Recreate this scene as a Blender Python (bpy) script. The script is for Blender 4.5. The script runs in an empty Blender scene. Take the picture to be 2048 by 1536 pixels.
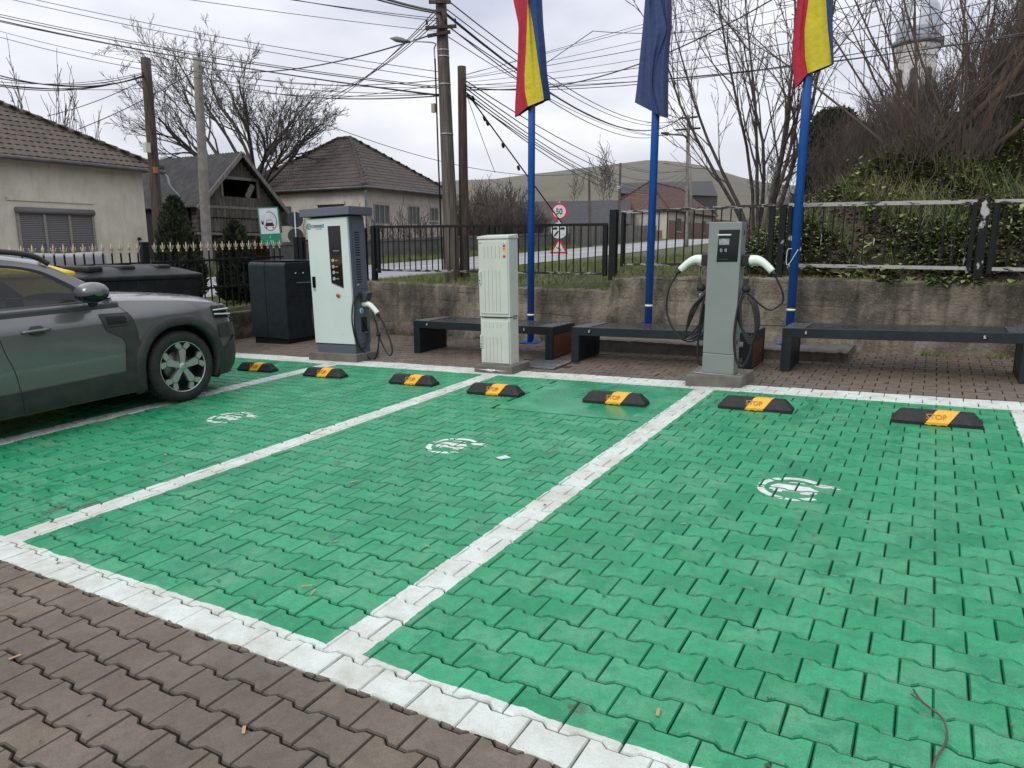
import bpy, bmesh, math, random
import numpy as np
from mathutils import Vector, Matrix, Euler
R_ = math.radians
rng = np.random.default_rng(7)
random.seed(7)
SC = bpy.context.scene
COL = SC.collection
# ---------------------------------------------------------------- camera
CAM_H = 1.4968
FPX = 1431.0
PITCH = R_(10.9)
RIGHT = np.array([0.8646857, 0.5023214, 0.0]); RIGHT /= np.linalg.norm(RIGHT)
FWDH = np.array([-RIGHT[1], RIGHT[0], 0.0])
FWD = FWDH * math.cos(PITCH) + np.array([0, 0, -math.sin(PITCH)])
CUP = FWDH * math.sin(PITCH) + np.array([0, 0, math.cos(PITCH)])
cam_d = bpy.data.cameras.new('camera'); cam = bpy.data.objects.new('camera', cam_d); COL.objects.link(cam)
cam.matrix_world = Matrix(((RIGHT[0], CUP[0], -FWD[0], 0), (RIGHT[1], CUP[1], -FWD[1], 0), (RIGHT[2], CUP[2], -FWD[2], CAM_H), (0, 0, 0, 1)))
cam_d.sensor_width = 36; cam_d.lens = 36 * FPX / 2048; cam_d.clip_start = .05; cam_d.clip_end = 4000
SC.camera = cam
# ---------------------------------------------------------------- world, sun, exposure
SUN_EL, SUN_AZ = R_(40), R_(190)
w = bpy.data.worlds.new('World'); SC.world = w; w.use_nodes = True
nt = w.node_tree; nt.nodes.clear()
wo = nt.nodes.new('ShaderNodeOutputWorld'); bg = nt.nodes.new('ShaderNodeBackground'); bg.inputs['Strength'].default_value = 0.10
sky = nt.nodes.new('ShaderNodeTexSky'); sky.sky_type = 'NISHITA'; sky.sun_disc = False; sky.sun_elevation = SUN_EL; sky.sun_rotation = SUN_AZ
sky.dust_density = 4; sky.air_density = 1
tc = nt.nodes.new('ShaderNodeTexCoord'); mp = nt.nodes.new('ShaderNodeMapping'); mp.inputs['Scale'].default_value = (1.0, 1.0, 2.6)
mp.inputs['Rotation'].default_value = (.1, .2, .6)
nz = nt.nodes.new('ShaderNodeTexNoise'); nz.inputs['Scale'].default_value = 2.1; nz.inputs['Detail'].default_value = 5; nz.inputs['Roughness'].default_value = .5
rp = nt.nodes.new('ShaderNodeValToRGB'); rp.color_ramp.elements[0].position = .34; rp.color_ramp.elements[0].color = (5.0, 5.2, 6.3, 1)
rp.color_ramp.elements[1].position = .64; rp.color_ramp.elements[1].color = (8.9, 9.0, 9.3, 1)
sp = nt.nodes.new('ShaderNodeSeparateXYZ'); rp2 = nt.nodes.new('ShaderNodeMapRange'); rp2.inputs[1].default_value = 0; rp2.inputs[2].default_value = .9
rp2.inputs[3].default_value = .90; rp2.inputs[4].default_value = 1.6
ml = nt.nodes.new('ShaderNodeVectorMath'); ml.operation = 'SCALE'
mx = nt.nodes.new('ShaderNodeMixRGB'); mx.inputs[0].default_value = .93
L = nt.links.new
L(tc.outputs['Generated'], mp.inputs[0]); L(mp.outputs[0], nz.inputs['Vector']); L(nz.outputs['Fac'], rp.inputs[0])
L(tc.outputs['Generated'], sp.inputs[0]); L(sp.outputs[2], rp2.inputs[0]); L(rp.outputs[0], ml.inputs[0]); L(rp2.outputs[0], ml.inputs['Scale'])
L(sky.outputs[0], mx.inputs[1]); L(ml.outputs[0], mx.inputs[2]); L(mx.outputs[0], bg.inputs[0]); L(bg.outputs[0], wo.inputs[0])
sd = bpy.data.lights.new('sun', 'SUN'); sd.energy = 1.2; sd.angle = R_(25); sd.color = (1, .97, .93)
so = bpy.data.objects.new('sun', sd); COL.objects.link(so)
sdir = Vector((math.sin(SUN_AZ) * math.cos(SUN_EL), math.cos(SUN_AZ) * math.cos(SUN_EL), math.sin(SUN_EL)))
so.rotation_euler = sdir.to_track_quat('Z', 'Y').to_euler()
SC.view_settings.view_transform = 'Standard'; SC.view_settings.look = 'None'; SC.view_settings.gamma = 1; SC.view_settings.exposure = 0.22
SC.cycles.max_bounces = 6; SC.cycles.transparent_max_bounces = 12; SC.cycles.caustics_reflective = False; SC.cycles.caustics_refractive = False
# ---------------------------------------------------------------- geometry helpers
GA, GB = 0.031435, 0.028618           # the car park slopes up to the right and away
def g(x, y): return GA * x + GB * y
def at(px, py, X=None, Y=None):
    """a point on the sight line of a photo position, on the vertical plane X = .. or Y = .."""
    d = RIGHT * (px - 1024) + CUP * (768 - py) + FWD * FPX
    t = X / d[0] if X is not None else Y / d[1]
    return np.array([0, 0, CAM_H]) + d * t

class MB:
    def __init__(s): s.v = []; s.f = []; s.m = []; s.t = []; s.n = 0; s.sm = []
    def add(s, verts, faces, mi=0, tint=0.5, smooth=False):
        o = s.n; s.v.append(np.asarray(verts, float).reshape(-1, 3)); s.n += len(s.v[-1])
        for f in faces: s.f.append([i + o for i in f])
        k = len(faces); s.m += [mi] * k; s.t += [tint] * k if np.isscalar(tint) else list(tint); s.sm += [smooth] * k
        return s
    def box(s, x0, x1, y0, y1, z0, z1, mi=0, tint=.5, M=None):
        v = np.array([(x, y, z) for z in (z0, z1) for y in (y0, y1) for x in (x0, x1)], float)
        if M is not None: v = v @ np.array(M)[:3, :3].T + np.array(M)[:3, 3]
        return s.add(v, [(0, 2, 3, 1), (4, 5, 7, 6), (0, 1, 5, 4), (2, 6, 7, 3), (0, 4, 6, 2), (1, 3, 7, 5)], mi, tint)
    def slab(s, x0, x1, y0, y1, z0, z1, mi=0, tint=.5):
        """a box that follows the slope of the car park; z0, z1 above the paving"""
        v = np.array([(x, y, z + g(x, y)) for z in (z0, z1) for y in (y0, y1) for x in (x0, x1)], float)
        return s.add(v, [(0, 2, 3, 1), (4, 5, 7, 6), (0, 1, 5, 4), (2, 6, 7, 3), (0, 4, 6, 2), (1, 3, 7, 5)], mi, tint)
    def bar(s, a, b, w_, h_, mi=0, tint=.5, up=(0, 0, 1)):
        a = np.asarray(a, float); b = np.asarray(b, float); d = b - a; d /= np.linalg.norm(d)
        u = np.cross(d, up); 
        if np.linalg.norm(u) < 1e-6: u = np.cross(d, (1, 0, 0))
        u /= np.linalg.norm(u); v = np.cross(u, d)
        V = [p + u * i * w_ / 2 + v * j * h_ / 2 for p in (a, b) for (i, j) in ((-1, -1), (1, -1), (1, 1), (-1, 1))]
        return s.add(V, [(0, 1, 2, 3), (7, 6, 5, 4), (0, 4, 5, 1), (1, 5, 6, 2), (2, 6, 7, 3), (3, 7, 4, 0)], mi, tint)
    def tube(s, pts, rad, n=6, mi=0, tint=.5, cap=True, smooth=True):
        P = np.asarray(pts, float); k = len(P); r = np.full(k, rad, float) if np.isscalar(rad) else np.asarray(rad, float)
        T = np.gradient(P, axis=0) if k > 2 else np.array([P[1] - P[0]] * 2)
        T /= np.linalg.norm(T, axis=1)[:, None] + 1e-12
        u = np.cross(T[0], (0, 0, 1)); 
        if np.linalg.norm(u) < .05: u = np.cross(T[0], (1, 0, 0))
        u /= np.linalg.norm(u); a = np.arange(n) * 2 * math.pi / n; ca, sa = np.cos(a)[:, None], np.sin(a)[:, None]
        V = np.empty((k, n, 3))
        for i in range(k):
            u = u - T[i] * (u @ T[i]); u /= np.linalg.norm(u) + 1e-12; w2 = np.cross(T[i], u)
            V[i] = P[i] + r[i] * (ca * u + sa * w2)
        F = [(i * n + j, i * n + (j + 1) % n, (i + 1) * n + (j + 1) % n, (i + 1) * n + j) for i in range(k - 1) for j in range(n)]
        if cap: F += [tuple(range(n))[::-1], tuple((k - 1) * n + j for j in range(n))]
        return s.add(V.reshape(-1, 3), F, mi, tint, smooth)
    def lathe(s, prof, n=24, M=None, mi=0, tint=.5, smooth=True, closed=False):
        """prof: (radius, height) pairs turned about the local z axis"""
        k = len(prof); a = np.arange(n) * 2 * math.pi / n
        V = np.array([(r * math.cos(t), r * math.sin(t), z) for r, z in prof for t in a])
        if M is not None: V = V @ np.array(M)[:3, :3].T + np.array(M)[:3, 3]
        F = [(i * n + j, i * n + (j + 1) % n, (i + 1) * n + (j + 1) % n, (i + 1) * n + j) for i in range(k - 1) for j in range(n)]
        if closed: F += [tuple(range(n))[::-1], tuple((k - 1) * n + j for j in range(n))]
        return s.add(V, F, mi, tint, smooth)
    def prism(s, poly, fn, d0, d1, mi=0, tint=.5):
        """extrude a 2D polygon; fn(u, v, d) -> xyz"""
        k = len(poly); V = [fn(u, v, d0) for u, v in poly] + [fn(u, v, d1) for u, v in poly]
        F = [tuple(range(k))[::-1], tuple(range(k, 2 * k))] + [(i, (i + 1) % k, k + (i + 1) % k, k + i) for i in range(k)]
        return s.add(V, F, mi, tint)
    def grid(s, G_, mi=0, tint=.5, smooth=True, keep=None):
        G_ = np.asarray(G_, float); a, b = G_.shape[:2]
        F = [(i * b + j, i * b + j + 1, (i + 1) * b + j + 1, (i + 1) * b + j) for i in range(a - 1) for j in range(b - 1) if keep is None or keep(i, j)]
        return s.add(G_.reshape(-1, 3), F, mi, tint, smooth)
    def build(s, name, mats, parent=None, bevel=0, solid=0, seg=2, loc=None, recalc=False):
        me = bpy.data.meshes.new(name)
        V = np.concatenate(s.v) if s.v else np.zeros((0, 3))
        if loc is not None: V = V - np.asarray(loc, float)
        me.from_pydata(V.tolist(), [], s.f)
        for m in (mats if isinstance(mats, (list, tuple)) else [mats]): me.materials.append(m)
        me.polygons.foreach_set('material_index', s.m); me.polygons.foreach_set('use_smooth', s.sm)
        at_ = me.attributes.new('tint', 'FLOAT', 'FACE'); at_.data.foreach_set('value', [float(x) for x in s.t])
        me.update()
        if recalc:
            bm = bmesh.new(); bm.from_mesh(me); bmesh.ops.recalc_face_normals(bm, faces=bm.faces); bm.to_mesh(me); bm.free()
        o = bpy.data.objects.new(name, me); COL.objects.link(o)
        if loc is not None and parent is None: o.location = loc
        if parent is not None: o.parent = parent
        if solid:
            md = o.modifiers.new('solid', 'SOLIDIFY'); md.thickness = solid; md.offset = 0
        if bevel:
            md = o.modifiers.new('bevel', 'BEVEL'); md.width = bevel; md.segments = seg; md.limit_method = 'ANGLE'; md.angle_limit = R_(40); md.harden_normals = False
        return o
def tag(o, label=None, cat=None, group=None, kind=None):
    if label: o['label'] = label
    if cat: o['category'] = cat
    if group: o['group'] = group
    if kind: o['kind'] = kind
    return o
def thing(name, label, cat, loc=(0, 0, 0), group=None):
    o = bpy.data.objects.new(name, None); COL.objects.link(o); o.location = loc; o.empty_display_size = .1
    return tag(o, label, cat, group)
def kids(o): return [c for c in bpy.data.objects if c.parent == o]
def copy_tree(o, parent=None):
    c = o.copy(); COL.objects.link(c)
    if parent is not None: c.parent = parent
    for ch in kids(o): copy_tree(ch, c)
    return c
def text(s, size, M, mat, parent, name='lettering', ext=.0015, bold=0, align='LEFT'):
    cu = bpy.data.curves.new('t', 'FONT'); cu.body = s; cu.size = size; cu.extrude = ext; cu.offset = bold; cu.align_x = align; cu.resolution_u = 3
    o = bpy.data.objects.new('t', cu); COL.objects.link(o); dg = bpy.context.evaluated_depsgraph_get()
    me = bpy.data.meshes.new_from_object(o.evaluated_get(dg)); bpy.data.objects.remove(o)
    me.materials.clear(); me.materials.append(mat); me.transform(M)
    r = bpy.data.objects.new(name, me); COL.objects.link(r); r.parent = parent
    return r
FACE_S = lambda x, y, z, rz=0: Matrix.Translation((x, y, z)) @ Matrix.Rotation(rz, 4, 'Z') @ Matrix.Rotation(R_(90), 4, 'X')   # lettering on an upright face, rz = 0 looks to -Y
def facing(d): return Matrix.Identity(4)
# ---------------------------------------------------------------- materials
MATS = {}
class NT:
    def __init__(s, name):
        s.m = bpy.data.materials.new(name); s.m.use_nodes = True; s.t = s.m.node_tree; s.t.nodes.clear()
        s.o = s.t.nodes.new('ShaderNodeOutputMaterial'); s.p = s.t.nodes.new('ShaderNodeBsdfPrincipled'); s.t.links.new(s.p.outputs[0], s.o.inputs[0])
    def N(s, typ, **k):
        n = s.t.nodes.new('ShaderNode' + typ)
        for a, b in k.items():
            if a.startswith('_'): setattr(n, a[1:], b)
            elif a.startswith('i') and a[1:].isdigit(): s.S(n.inputs[int(a[1:])], b)
            else: s.S(n.inputs[a.replace('_', ' ')], b)
        return n
    def S(s, sock, b):
        if isinstance(b, bpy.types.Node): b = b.outputs[0]
        if isinstance(b, bpy.types.NodeSocket): s.t.links.new(b, sock)
        else:
            if isinstance(b, tuple) and len(b) == 3 and sock.type == 'RGBA': b = (*b, 1)
            sock.default_value = b
    def math(s, op, a, b=0.0, c=None):
        n = s.N('Math', _operation=op, i0=a, i1=b)
        if c is not None: s.S(n.inputs[2], c)
        return n
    def mix(s, f, a, b, typ='MIX'): return s.N('MixRGB', _blend_type=typ, i0=f, i1=a, i2=b)
    def ramp(s, f, stops):
        n = s.N('ValToRGB', i0=f); e = n.color_ramp.elements
        while len(e) < len(stops): e.new(.5)
        for x, (p, c) in zip(e, stops): x.position = p; x.color = (*c, 1) if isinstance(c, tuple) else (c, c, c, 1)
        return n
    def pos(s): return s.N('NewGeometry').outputs['Position']
    def obj(s): return s.N('TexCoord').outputs['Object']
    def noise(s, vec, sc, det=4, rough=.55, stretch=None, dist=0):
        if stretch: vec = s.N('Mapping', i0=vec, Scale=stretch).outputs[0]
        return s.N('TexNoise', Vector=vec, Scale=sc, Detail=det, Roughness=rough, Distortion=dist)
    def band(s, v, lo, hi): return s.math('MULTIPLY', s.math('GREATER_THAN', v, lo), s.math('LESS_THAN', v, hi))
    def bump(s, h, st=.3, d=.01): s.S(s.p.inputs['Normal'], s.N('Bump', Strength=st, Distance=d, Height=h))
    def tint(s): return s.N('Attribute', _attribute_name='tint').outputs['Fac']
def pm(name, c, rough=.5, metal=0, c2=None, sc=6, stretch=None, bump=0, bsc=60, coat=0, spec=.5, lo=.4, hi=.65, det=5, rough2=None, tint=0, local=False, bd=.004):
    """plain material: two tones broken by noise, optional bump and per-face tint"""
    n = NT(name); v = n.obj() if local else n.pos()
    col = c
    if c2 is not None:
        f = n.ramp(n.noise(v, sc, det, stretch=stretch), [(lo, 0.0), (hi, 1.0)]); col = n.mix(f, c, c2)
        if rough2 is not None: n.S(n.p.inputs['Roughness'], n.math('MULTIPLY_ADD', f, rough2 - rough, rough))
    if tint:
        k = n.math('MULTIPLY_ADD', n.tint(), 2 * tint, 1 - tint); col = n.mix(1.0, col, n.N('CombineColor', i0=k, i1=k, i2=k), 'MULTIPLY')
    n.S(n.p.inputs['Base Color'], col)
    if rough2 is None or c2 is None: n.p.inputs['Roughness'].default_value = rough
    n.p.inputs['Metallic'].default_value = metal; n.p.inputs['Specular IOR Level'].default_value = spec
    if coat: n.p.inputs['Coat Weight'].default_value = coat; n.p.inputs['Coat Roughness'].default_value = .05
    if bump: n.bump(n.noise(v, bsc, 3), bump, bd)
    MATS[name] = n.m; return n.m
def glass(name, tintc=(.75, .85, .82), refl=.12):
    n = NT(name); tr = n.N('BsdfTransparent', Color=tintc); gl = n.N('BsdfGlossy', Color=(1, 1, 1), Roughness=.02)
    fr = n.N('Fresnel', IOR=1.5); f = n.math('ADD', fr, refl * .3); mx_ = n.N('MixShader', i0=f, i1=tr, i2=gl); n.t.links.new(mx_.outputs[0], n.o.inputs[0]); return n.m

M_STEEL = pm('anthracite_steel', (.010, .016, .020), .45, 0, (.015, .022, .026), 9, bump=.04, bsc=300, spec=.3)
M_BLACKMETAL = pm('black_painted_iron', (.007, .009, .010), .55, 0, (.018, .018, .018), 14, lo=.55, hi=.75, spec=.22)
def peel():
    n = NT('flaking_black_paint'); v = n.pos(); f = n.ramp(n.noise(v, 9, 6, .62, (1, 3, 4)), [(.53, 0.0), (.57, 1.0)])
    n.S(n.p.inputs['Base Color'], n.mix(f, (.008, .010, .011), n.mix(n.noise(v, 40), (.42, .42, .41), (.2, .19, .17)))); n.p.inputs['Roughness'].default_value = .6; n.bump(f, .4, .002); return n.m
M_PEEL = peel()
def peelbars():
    n = NT('flaking_bars'); v = n.pos(); f = n.ramp(n.noise(v, 6, 5, .6, (1, 1, .6)), [(.60, 0.0), (.64, 1.0)])
    n.S(n.p.inputs['Base Color'], n.mix(f, (.008, .010, .011), (.40, .40, .38))); n.p.inputs['Roughness'].default_value = .6; n.p.inputs['Specular IOR Level'].default_value = .2; return n.m
M_BARS = peelbars()
def peel2():
    n = NT('mostly_peeled_paint'); v = n.pos(); f = n.ramp(n.noise(v, 7, 6, .62, (1, 3, 4)), [(.40, 0.0), (.45, 1.0)])
    n.S(n.p.inputs['Base Color'], n.mix(f, (.008, .010, .011), n.mix(n.noise(v, 40), (.45, .45, .43), (.22, .21, .18)))); n.p.inputs['Roughness'].default_value = .6; n.bump(f, .4, .002); return n.m
M_PEEL2 = peel2()
M_GOLD = pm('worn_gold_paint', (.34, .28, .17), .5, .2, (.52, .48, .38), 40)
M_RUBBER = pm('black_rubber', (.010, .011, .012), .6, 0, (.022, .022, .021), 25, bump=.15, bsc=220, local=True, spec=.35)
M_YELLOW = pm('yellow_rubber', (.85, .42, .01), .5, 0, (.74, .36, .015), 30, bump=.1, bsc=200, local=True)
M_YDARK = pm('yellow_emboss_shade', (.40, .19, .015), .55)  # darker yellow paints in the shading of the raised STOP letters
M_CABLE = pm('black_cable', (.012, .012, .012), .33)
M_BLACK = pm('black_gloss', (.004, .006, .008), .08)
M_DARK = pm('dark_void', (.006, .006, .007), .8)
M_WHITEP = pm('white_plastic', (.70, .74, .68), .35)
M_MINT = pm('mint_enamel', (.58, .655, .63), .32, 0, (.55, .625, .60), 3, bump=.02, bsc=400)
M_GREYB = pm('blue_grey_enamel', (.105, .115, .15), .4, 0, (.095, .105, .135), 4)
M_CAB = pm('cabinet_polyester', (.53, .55, .50), .55, 0, (.49, .51, .465), 4, bump=.05, bsc=350)
M_CABL = pm('cabinet_groove', (.25, .30, .27), .6)
M_AC = pm('grey_powder_coat', (.21, .232, .225), .42, 0, (.195, .216, .21), 3, bump=.03, bsc=500)
M_AC2 = pm('grey_side_coat', (.15, .18, .165), .42)
M_BLUE = pm('blue_pole_paint', (.008, .075, .33), .3, 0, (.01, .09, .37), 8)
M_WHITE = pm('white_vinyl', (.75, .76, .74), .45)
M_RED = pm('red_vinyl', (.55, .02, .035), .4)
M_BLK = pm('black_vinyl', (.01, .01, .01), .5)
M_SIGNW = pm('sign_white', (.66, .68, .70), .4, 0, (.55, .57, .58), 9)
M_GREENV = pm('green_vinyl', (.01, .22, .12), .4)
M_NAVYT = pm('navy_lettering', (.01, .07, .22), .4)
M_GREENT = pm('green_lettering', (.01, .22, .12), .4)
M_GALV = pm('galvanised_steel', (.36, .38, .39), .42, .7, (.28, .30, .31), 14)
M_GREYT = pm('grey_print', (.18, .20, .22), .5)
M_SCREENT = pm('screen_print', (.55, .58, .60), .4)
M_CONCB = pm('cast_concrete', (.105, .098, .085), .8, 0, (.15, .14, .125), 7, bump=.5, bsc=70)
M_WOODR = pm('brown_slats', (.135, .045, .018), .5, 0, (.09, .03, .014), 5, stretch=(2, 2, 30), bump=.2, bsc=40)
M_WET = pm('wet_black_glass', (.012, .014, .017), .06, 0, (.03, .033, .037), 45, lo=.45, hi=.6, rough2=.4, bump=.35, bsc=60)
M_OLDWOOD = pm('weathered_planks', (.052, .044, .038), .85, 0, (.115, .10, .09), 3, stretch=(9, 9, .8), bump=.5, bsc=30, tint=.35)
M_OLDWOOD2 = pm('grey_fence_boards', (.12, .112, .10), .85, 0, (.20, .19, .175), 3, stretch=(9, 9, .6), bump=.4, bsc=30, tint=.3)
M_POLE = pm('creosoted_pole', (.035, .026, .02), .85, 0, (.085, .06, .045), 4, stretch=(7, 7, .5), bump=.6, bsc=40)
M_POLE2 = pm('grey_weathered_pole', (.06, .05, .04), .85, 0, (.14, .12, .10), 4, stretch=(9, 9, .4), bump=.6, bsc=40)
M_POLEC = pm('concrete_pole', (.17, .16, .14), .85, 0, (.24, .23, .21), 5, bump=.3, bsc=60)
M_WIRE = pm('black_wire', (.012, .012, .014), .5)
M_WIREG = pm('grey_wire', (.10, .10, .11), .5)
M_BARK = pm('grey_bark', (.04, .034, .029), .9, 0, (.085, .075, .065), 8, bump=.4, bsc=30)
M_BARKR = pm('reddish_bark', (.115, .074, .054), .85, 0, (.07, .054, .045), 5)
M_TWIG = pm('brown_twigs', (.075, .057, .049), .9, 0, (.125, .10, .088), 3)
M_TWIGG = pm('grey_twigs', (.058, .050, .044), .9, 0, (.085, .076, .067), 3); M_CREAM = None
def plaster(name, c, c2, moss):
    n = NT(name); v = n.pos(); a = n.noise(v, 1.3, 6, .6); f = n.ramp(a, [(.42, 0.0), (.62, 1.0)]); sp_ = n.ramp(n.noise(v, 22, 3), [(.66, 0.0), (.72, 1.0)])
    st = n.ramp(n.noise(v, 2.2, 4, .6, (3, 3, .5)), [(.5, 0.0), (.75, 1.0)])
    col = n.mix(n.math('MULTIPLY', sp_, .4), n.mix(f, c, c2), moss); col = n.mix(n.math('MULTIPLY', st, .35), col, moss)
    n.S(n.p.inputs['Base Color'], col); n.p.inputs['Roughness'].default_value = .9; n.bump(n.noise(v, 45, 4), .35, .01); return n.m
M_CREAM = plaster('cream_render', (.70, .65, .535), (.60, .55, .45), (.36, .32, .25))
M_CREAM2 = plaster('pale_render', (.50, .46, .40), (.42, .385, .33), (.25, .225, .19))
M_GREYWALL = plaster('sooty_wall', (.13, .125, .115), (.085, .082, .075), (.02, .022, .024))
M_BRICK = pm('raw_brick', (.19, .10, .075), .9, 0, (.2, .13, .10), 9, bump=.4, bsc=30)
def tiles(name, c, c2, c3):
    n = NT(name); v = n.pos(); t = n.tint(); a = n.ramp(n.noise(v, 1.1, 5, .6), [(.38, 0.0), (.62, 1.0)])
    col = n.mix(a, c, c2); col = n.mix(n.ramp(t, [(.0, 0.0), (1., 1.0)]), col, c3); sp_ = n.ramp(n.noise(v, 17, 4), [(.6, 0.0), (.72, 1.0)])
    col = n.mix(n.math('MULTIPLY', sp_, .5), col, (.22, .21, .17)); n.S(n.p.inputs['Base Color'], col); n.p.inputs['Roughness'].default_value = .85; n.bump(n.noise(v, 60, 3), .3, .008); return n.m
M_TILE = tiles('mossy_clay_tiles', (.076, .059, .047), (.056, .051, .043), (.105, .078, .060))
M_TILE2 = tiles('brown_clay_tiles', (.060, .047, .040), (.046, .040, .036), (.080, .061, .052))
M_TILE3 = tiles('red_clay_tiles', (.085, .044, .036), (.062, .042, .036), (.115, .062, .05))
M_CORR = pm('grey_corrugated_sheet', (.05, .05, .052), .8, 0, (.085, .085, .085), 3, lo=.35, hi=.7, tint=.25)
M_CORR2 = pm('dark_corrugated_sheet', (.028, .028, .030), .8, 0, (.05, .05, .05), 3)
M_SHUT = pm('grey_roller_shutter', (.16, .15, .15), .6)
M_FRAME = pm('old_window_frame', (.30, .28, .25), .7, 0, (.2, .18, .16), 20)
M_PANE = pm('dark_pane', (.03, .04, .04), .08)
M_GREENSH = pm('green_curtain', (.08, .12, .10), .7)
M_BINB = pm('black_bin_plastic', (.008, .009, .010), .45, 0, (.018, .019, .02), 6, bump=.1, bsc=120, spec=.3)
M_BINY = pm('yellow_bin_plastic', (.72, .48, .01), .45)
M_ZINC = pm('church_sheet_metal', (.42, .45, .49), .35, .5, (.33, .36, .40), 1.2)
M_CHURCH = pm('church_plaster', (.58, .57, .55), .85, 0, (.47, .46, .44), .8)
M_THUJA = pm('thuja_foliage', (.014, .026, .012), .8, 0, (.035, .042, .016), 5, tint=.5)
M_THUJAB = pm('browned_thuja', (.12, .055, .02), .8, 0, (.06, .05, .02), 7, tint=.4)
M_GRASSB = pm('grass_blades', (.085, .135, .032), .7, 0, (.17, .165, .065), 1.6, tint=.4)
M_LEAF = pm('ground_ivy', (.085, .130, .040), .55, 0, (.19, .205, .075), 2.0, tint=.55)
M_LEAFY = pm('yellowing_leaves', (.22, .26, .05), .6, 0, (.16, .21, .06), 4, tint=.4)
M_LEAFB = pm('dead_leaves', (.10, .065, .038), .8, 0, (.17, .125, .08), 6, tint=.4)

def paving(name, edge):
    n = NT(name); v = n.pos(); s = n.N('SeparateXYZ', i0=v); wob = n.math('MULTIPLY_ADD', n.noise(v, 14, 3), .03, -.015)
    x = n.math('ADD', s.outputs[0], wob); y = n.math('ADD', s.outputs[1], n.math('MULTIPLY_ADD', n.noise(v, 9, 3), .04, -.02)); t = n.tint()
    big = n.noise(v, .9, 5, .6); mid = n.noise(v, 5, 5, .62); fine = n.noise(v, 90, 3)
    br = n.mix(n.ramp(mid, [(.35, 0.0), (.7, 1.0)]), (.128, .100, .071), (.185, .150, .110))
    br = n.mix(n.math('MULTIPLY', t, .45), br, (.155, .125, .105))
    br = n.mix(n.ramp(n.noise(v, .55, 4), [(.5, 0.0), (.68, .55)]), br, (.045, .040, .033))
    col = br
    inx = n.band(x, -9.2, .83); iny = n.band(y, 1.66, 7.10); inb = n.math('MULTIPLY', inx, iny)
    grn = n.mix(n.ramp(t, [(0, 0.0), (1, 1.0)]), (.008, .240, .098), (.030, .325, .148))
    wear = n.ramp(n.noise(v, 3.1, 6, .66), [(.46, 0.0), (.70, .85)]); grn = n.mix(wear, grn, (.10, .34, .185))
    wet = n.math('MAXIMUM', n.ramp(n.noise(v, 2.1, 5, .6, dist=.6), [(.56, 0.0), (.64, .8)]), n.ramp(n.noise(v, 5.5, 3, .5, (1.0, 1.9, 1.0)), [(.60, 0.0), (.66, .6)])); grn = n.mix(wet, grn, (.006, .215, .10))
    scr = n.ramp(n.noise(v, 60, 4, .6), [(.60, 0.0), (.70, .5)]); grn = n.mix(n.math('MULTIPLY', scr, wear), grn, (.16, .17, .11))
    mud = n.ramp(n.noise(v, 1.9, 5, .7), [(.655, 0.0), (.685, .9)]); mudf = n.math('MULTIPLY', mud, n.ramp(n.noise(v, 40, 3), [(.40, .3), (.6, 1.0)])); grn = n.mix(mudf, grn, (.10, .06, .045))
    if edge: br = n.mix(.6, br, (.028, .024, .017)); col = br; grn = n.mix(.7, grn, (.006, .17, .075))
    col = n.mix(inb, col, grn)
    ln = None
    for lo, hi in ((-9.2, -9.0), (-6.79, -6.57), (-4.32, -4.135), (-1.885, -1.705), (.645, .83)):
        b = n.math('MULTIPLY', n.band(x, lo, hi), iny); ln = b if ln is None else n.math('MAXIMUM', ln, b)
    for lo, hi in ((1.65, 1.82), (6.80, 7.13)):
        b = n.math('MULTIPLY', n.band(y, lo, hi), inx); ln = n.math('MAXIMUM', ln, b)
    wh = n.mix(n.ramp(n.noise(v, 4, 7, .68), [(.42, 0.0), (.70, .75)]), (.61, .67, .62), (.40, .38, .32))
    spk = n.ramp(n.noise(v, 130, 3), [(.64, 0.0), (.72, .65)]); wh = n.mix(spk, wh, (.26, .25, .22))
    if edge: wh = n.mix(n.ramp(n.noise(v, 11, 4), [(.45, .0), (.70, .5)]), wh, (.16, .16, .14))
    gr = n.ramp(n.noise(v, 210, 2, .6), [(.30, .70), (.52, 1.0), (.72, 1.12)]); gr2 = n.ramp(n.noise(v, 26, 5, .7), [(.32, .80), (.6, 1.04)])
    col = n.mix(ln, col, wh); col = n.mix(n.math('SUBTRACT', 1.0, n.math('MULTIPLY', ln, .6)), col, n.mix(1.0, col, n.mix(1.0, gr, gr2, 'MULTIPLY'), 'MULTIPLY')); n.S(n.p.inputs['Base Color'], col)
    rr = n.math('MULTIPLY_ADD', wet, -.22, .50); rr = n.math('MULTIPLY_ADD', n.math('SUBTRACT', 1.0, inb), .12, rr); n.S(n.p.inputs['Roughness'], n.math('ADD', rr, n.math('MULTIPLY', ln, .1)))
    n.p.inputs['Specular IOR Level'].default_value = .45
    n.bump(n.math('ADD', fine, n.math('MULTIPLY', mid, .6)), .30, .006); return n.m
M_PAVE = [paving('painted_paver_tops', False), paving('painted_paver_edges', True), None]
M_BED = pm('paver_joint_sand', (.018, .017, .013), .95, 0, (.03, .032, .018), 20)
M_PAVE[2] = M_BED; M_SLABG = None
def slabmat():
    n = NT('green_painted_slab'); v = n.pos(); s = n.noise(v, 1.6, 6, .6, dist=.5); f = n.ramp(s, [(.42, 0.0), (.62, 1.0)])
    n.S(n.p.inputs['Base Color'], n.mix(f, (.012, .235, .105), (.06, .33, .17))); n.S(n.p.inputs['Roughness'], n.math('MULTIPLY_ADD', f, .3, .25)); n.bump(n.noise(v, 60, 4), .12, .004); return n.m
M_SLABG = slabmat()
M_SYM = pm('white_stencil_paint', (.66, .72, .68), .55, 0, (.5, .52, .47), 14)
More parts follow.
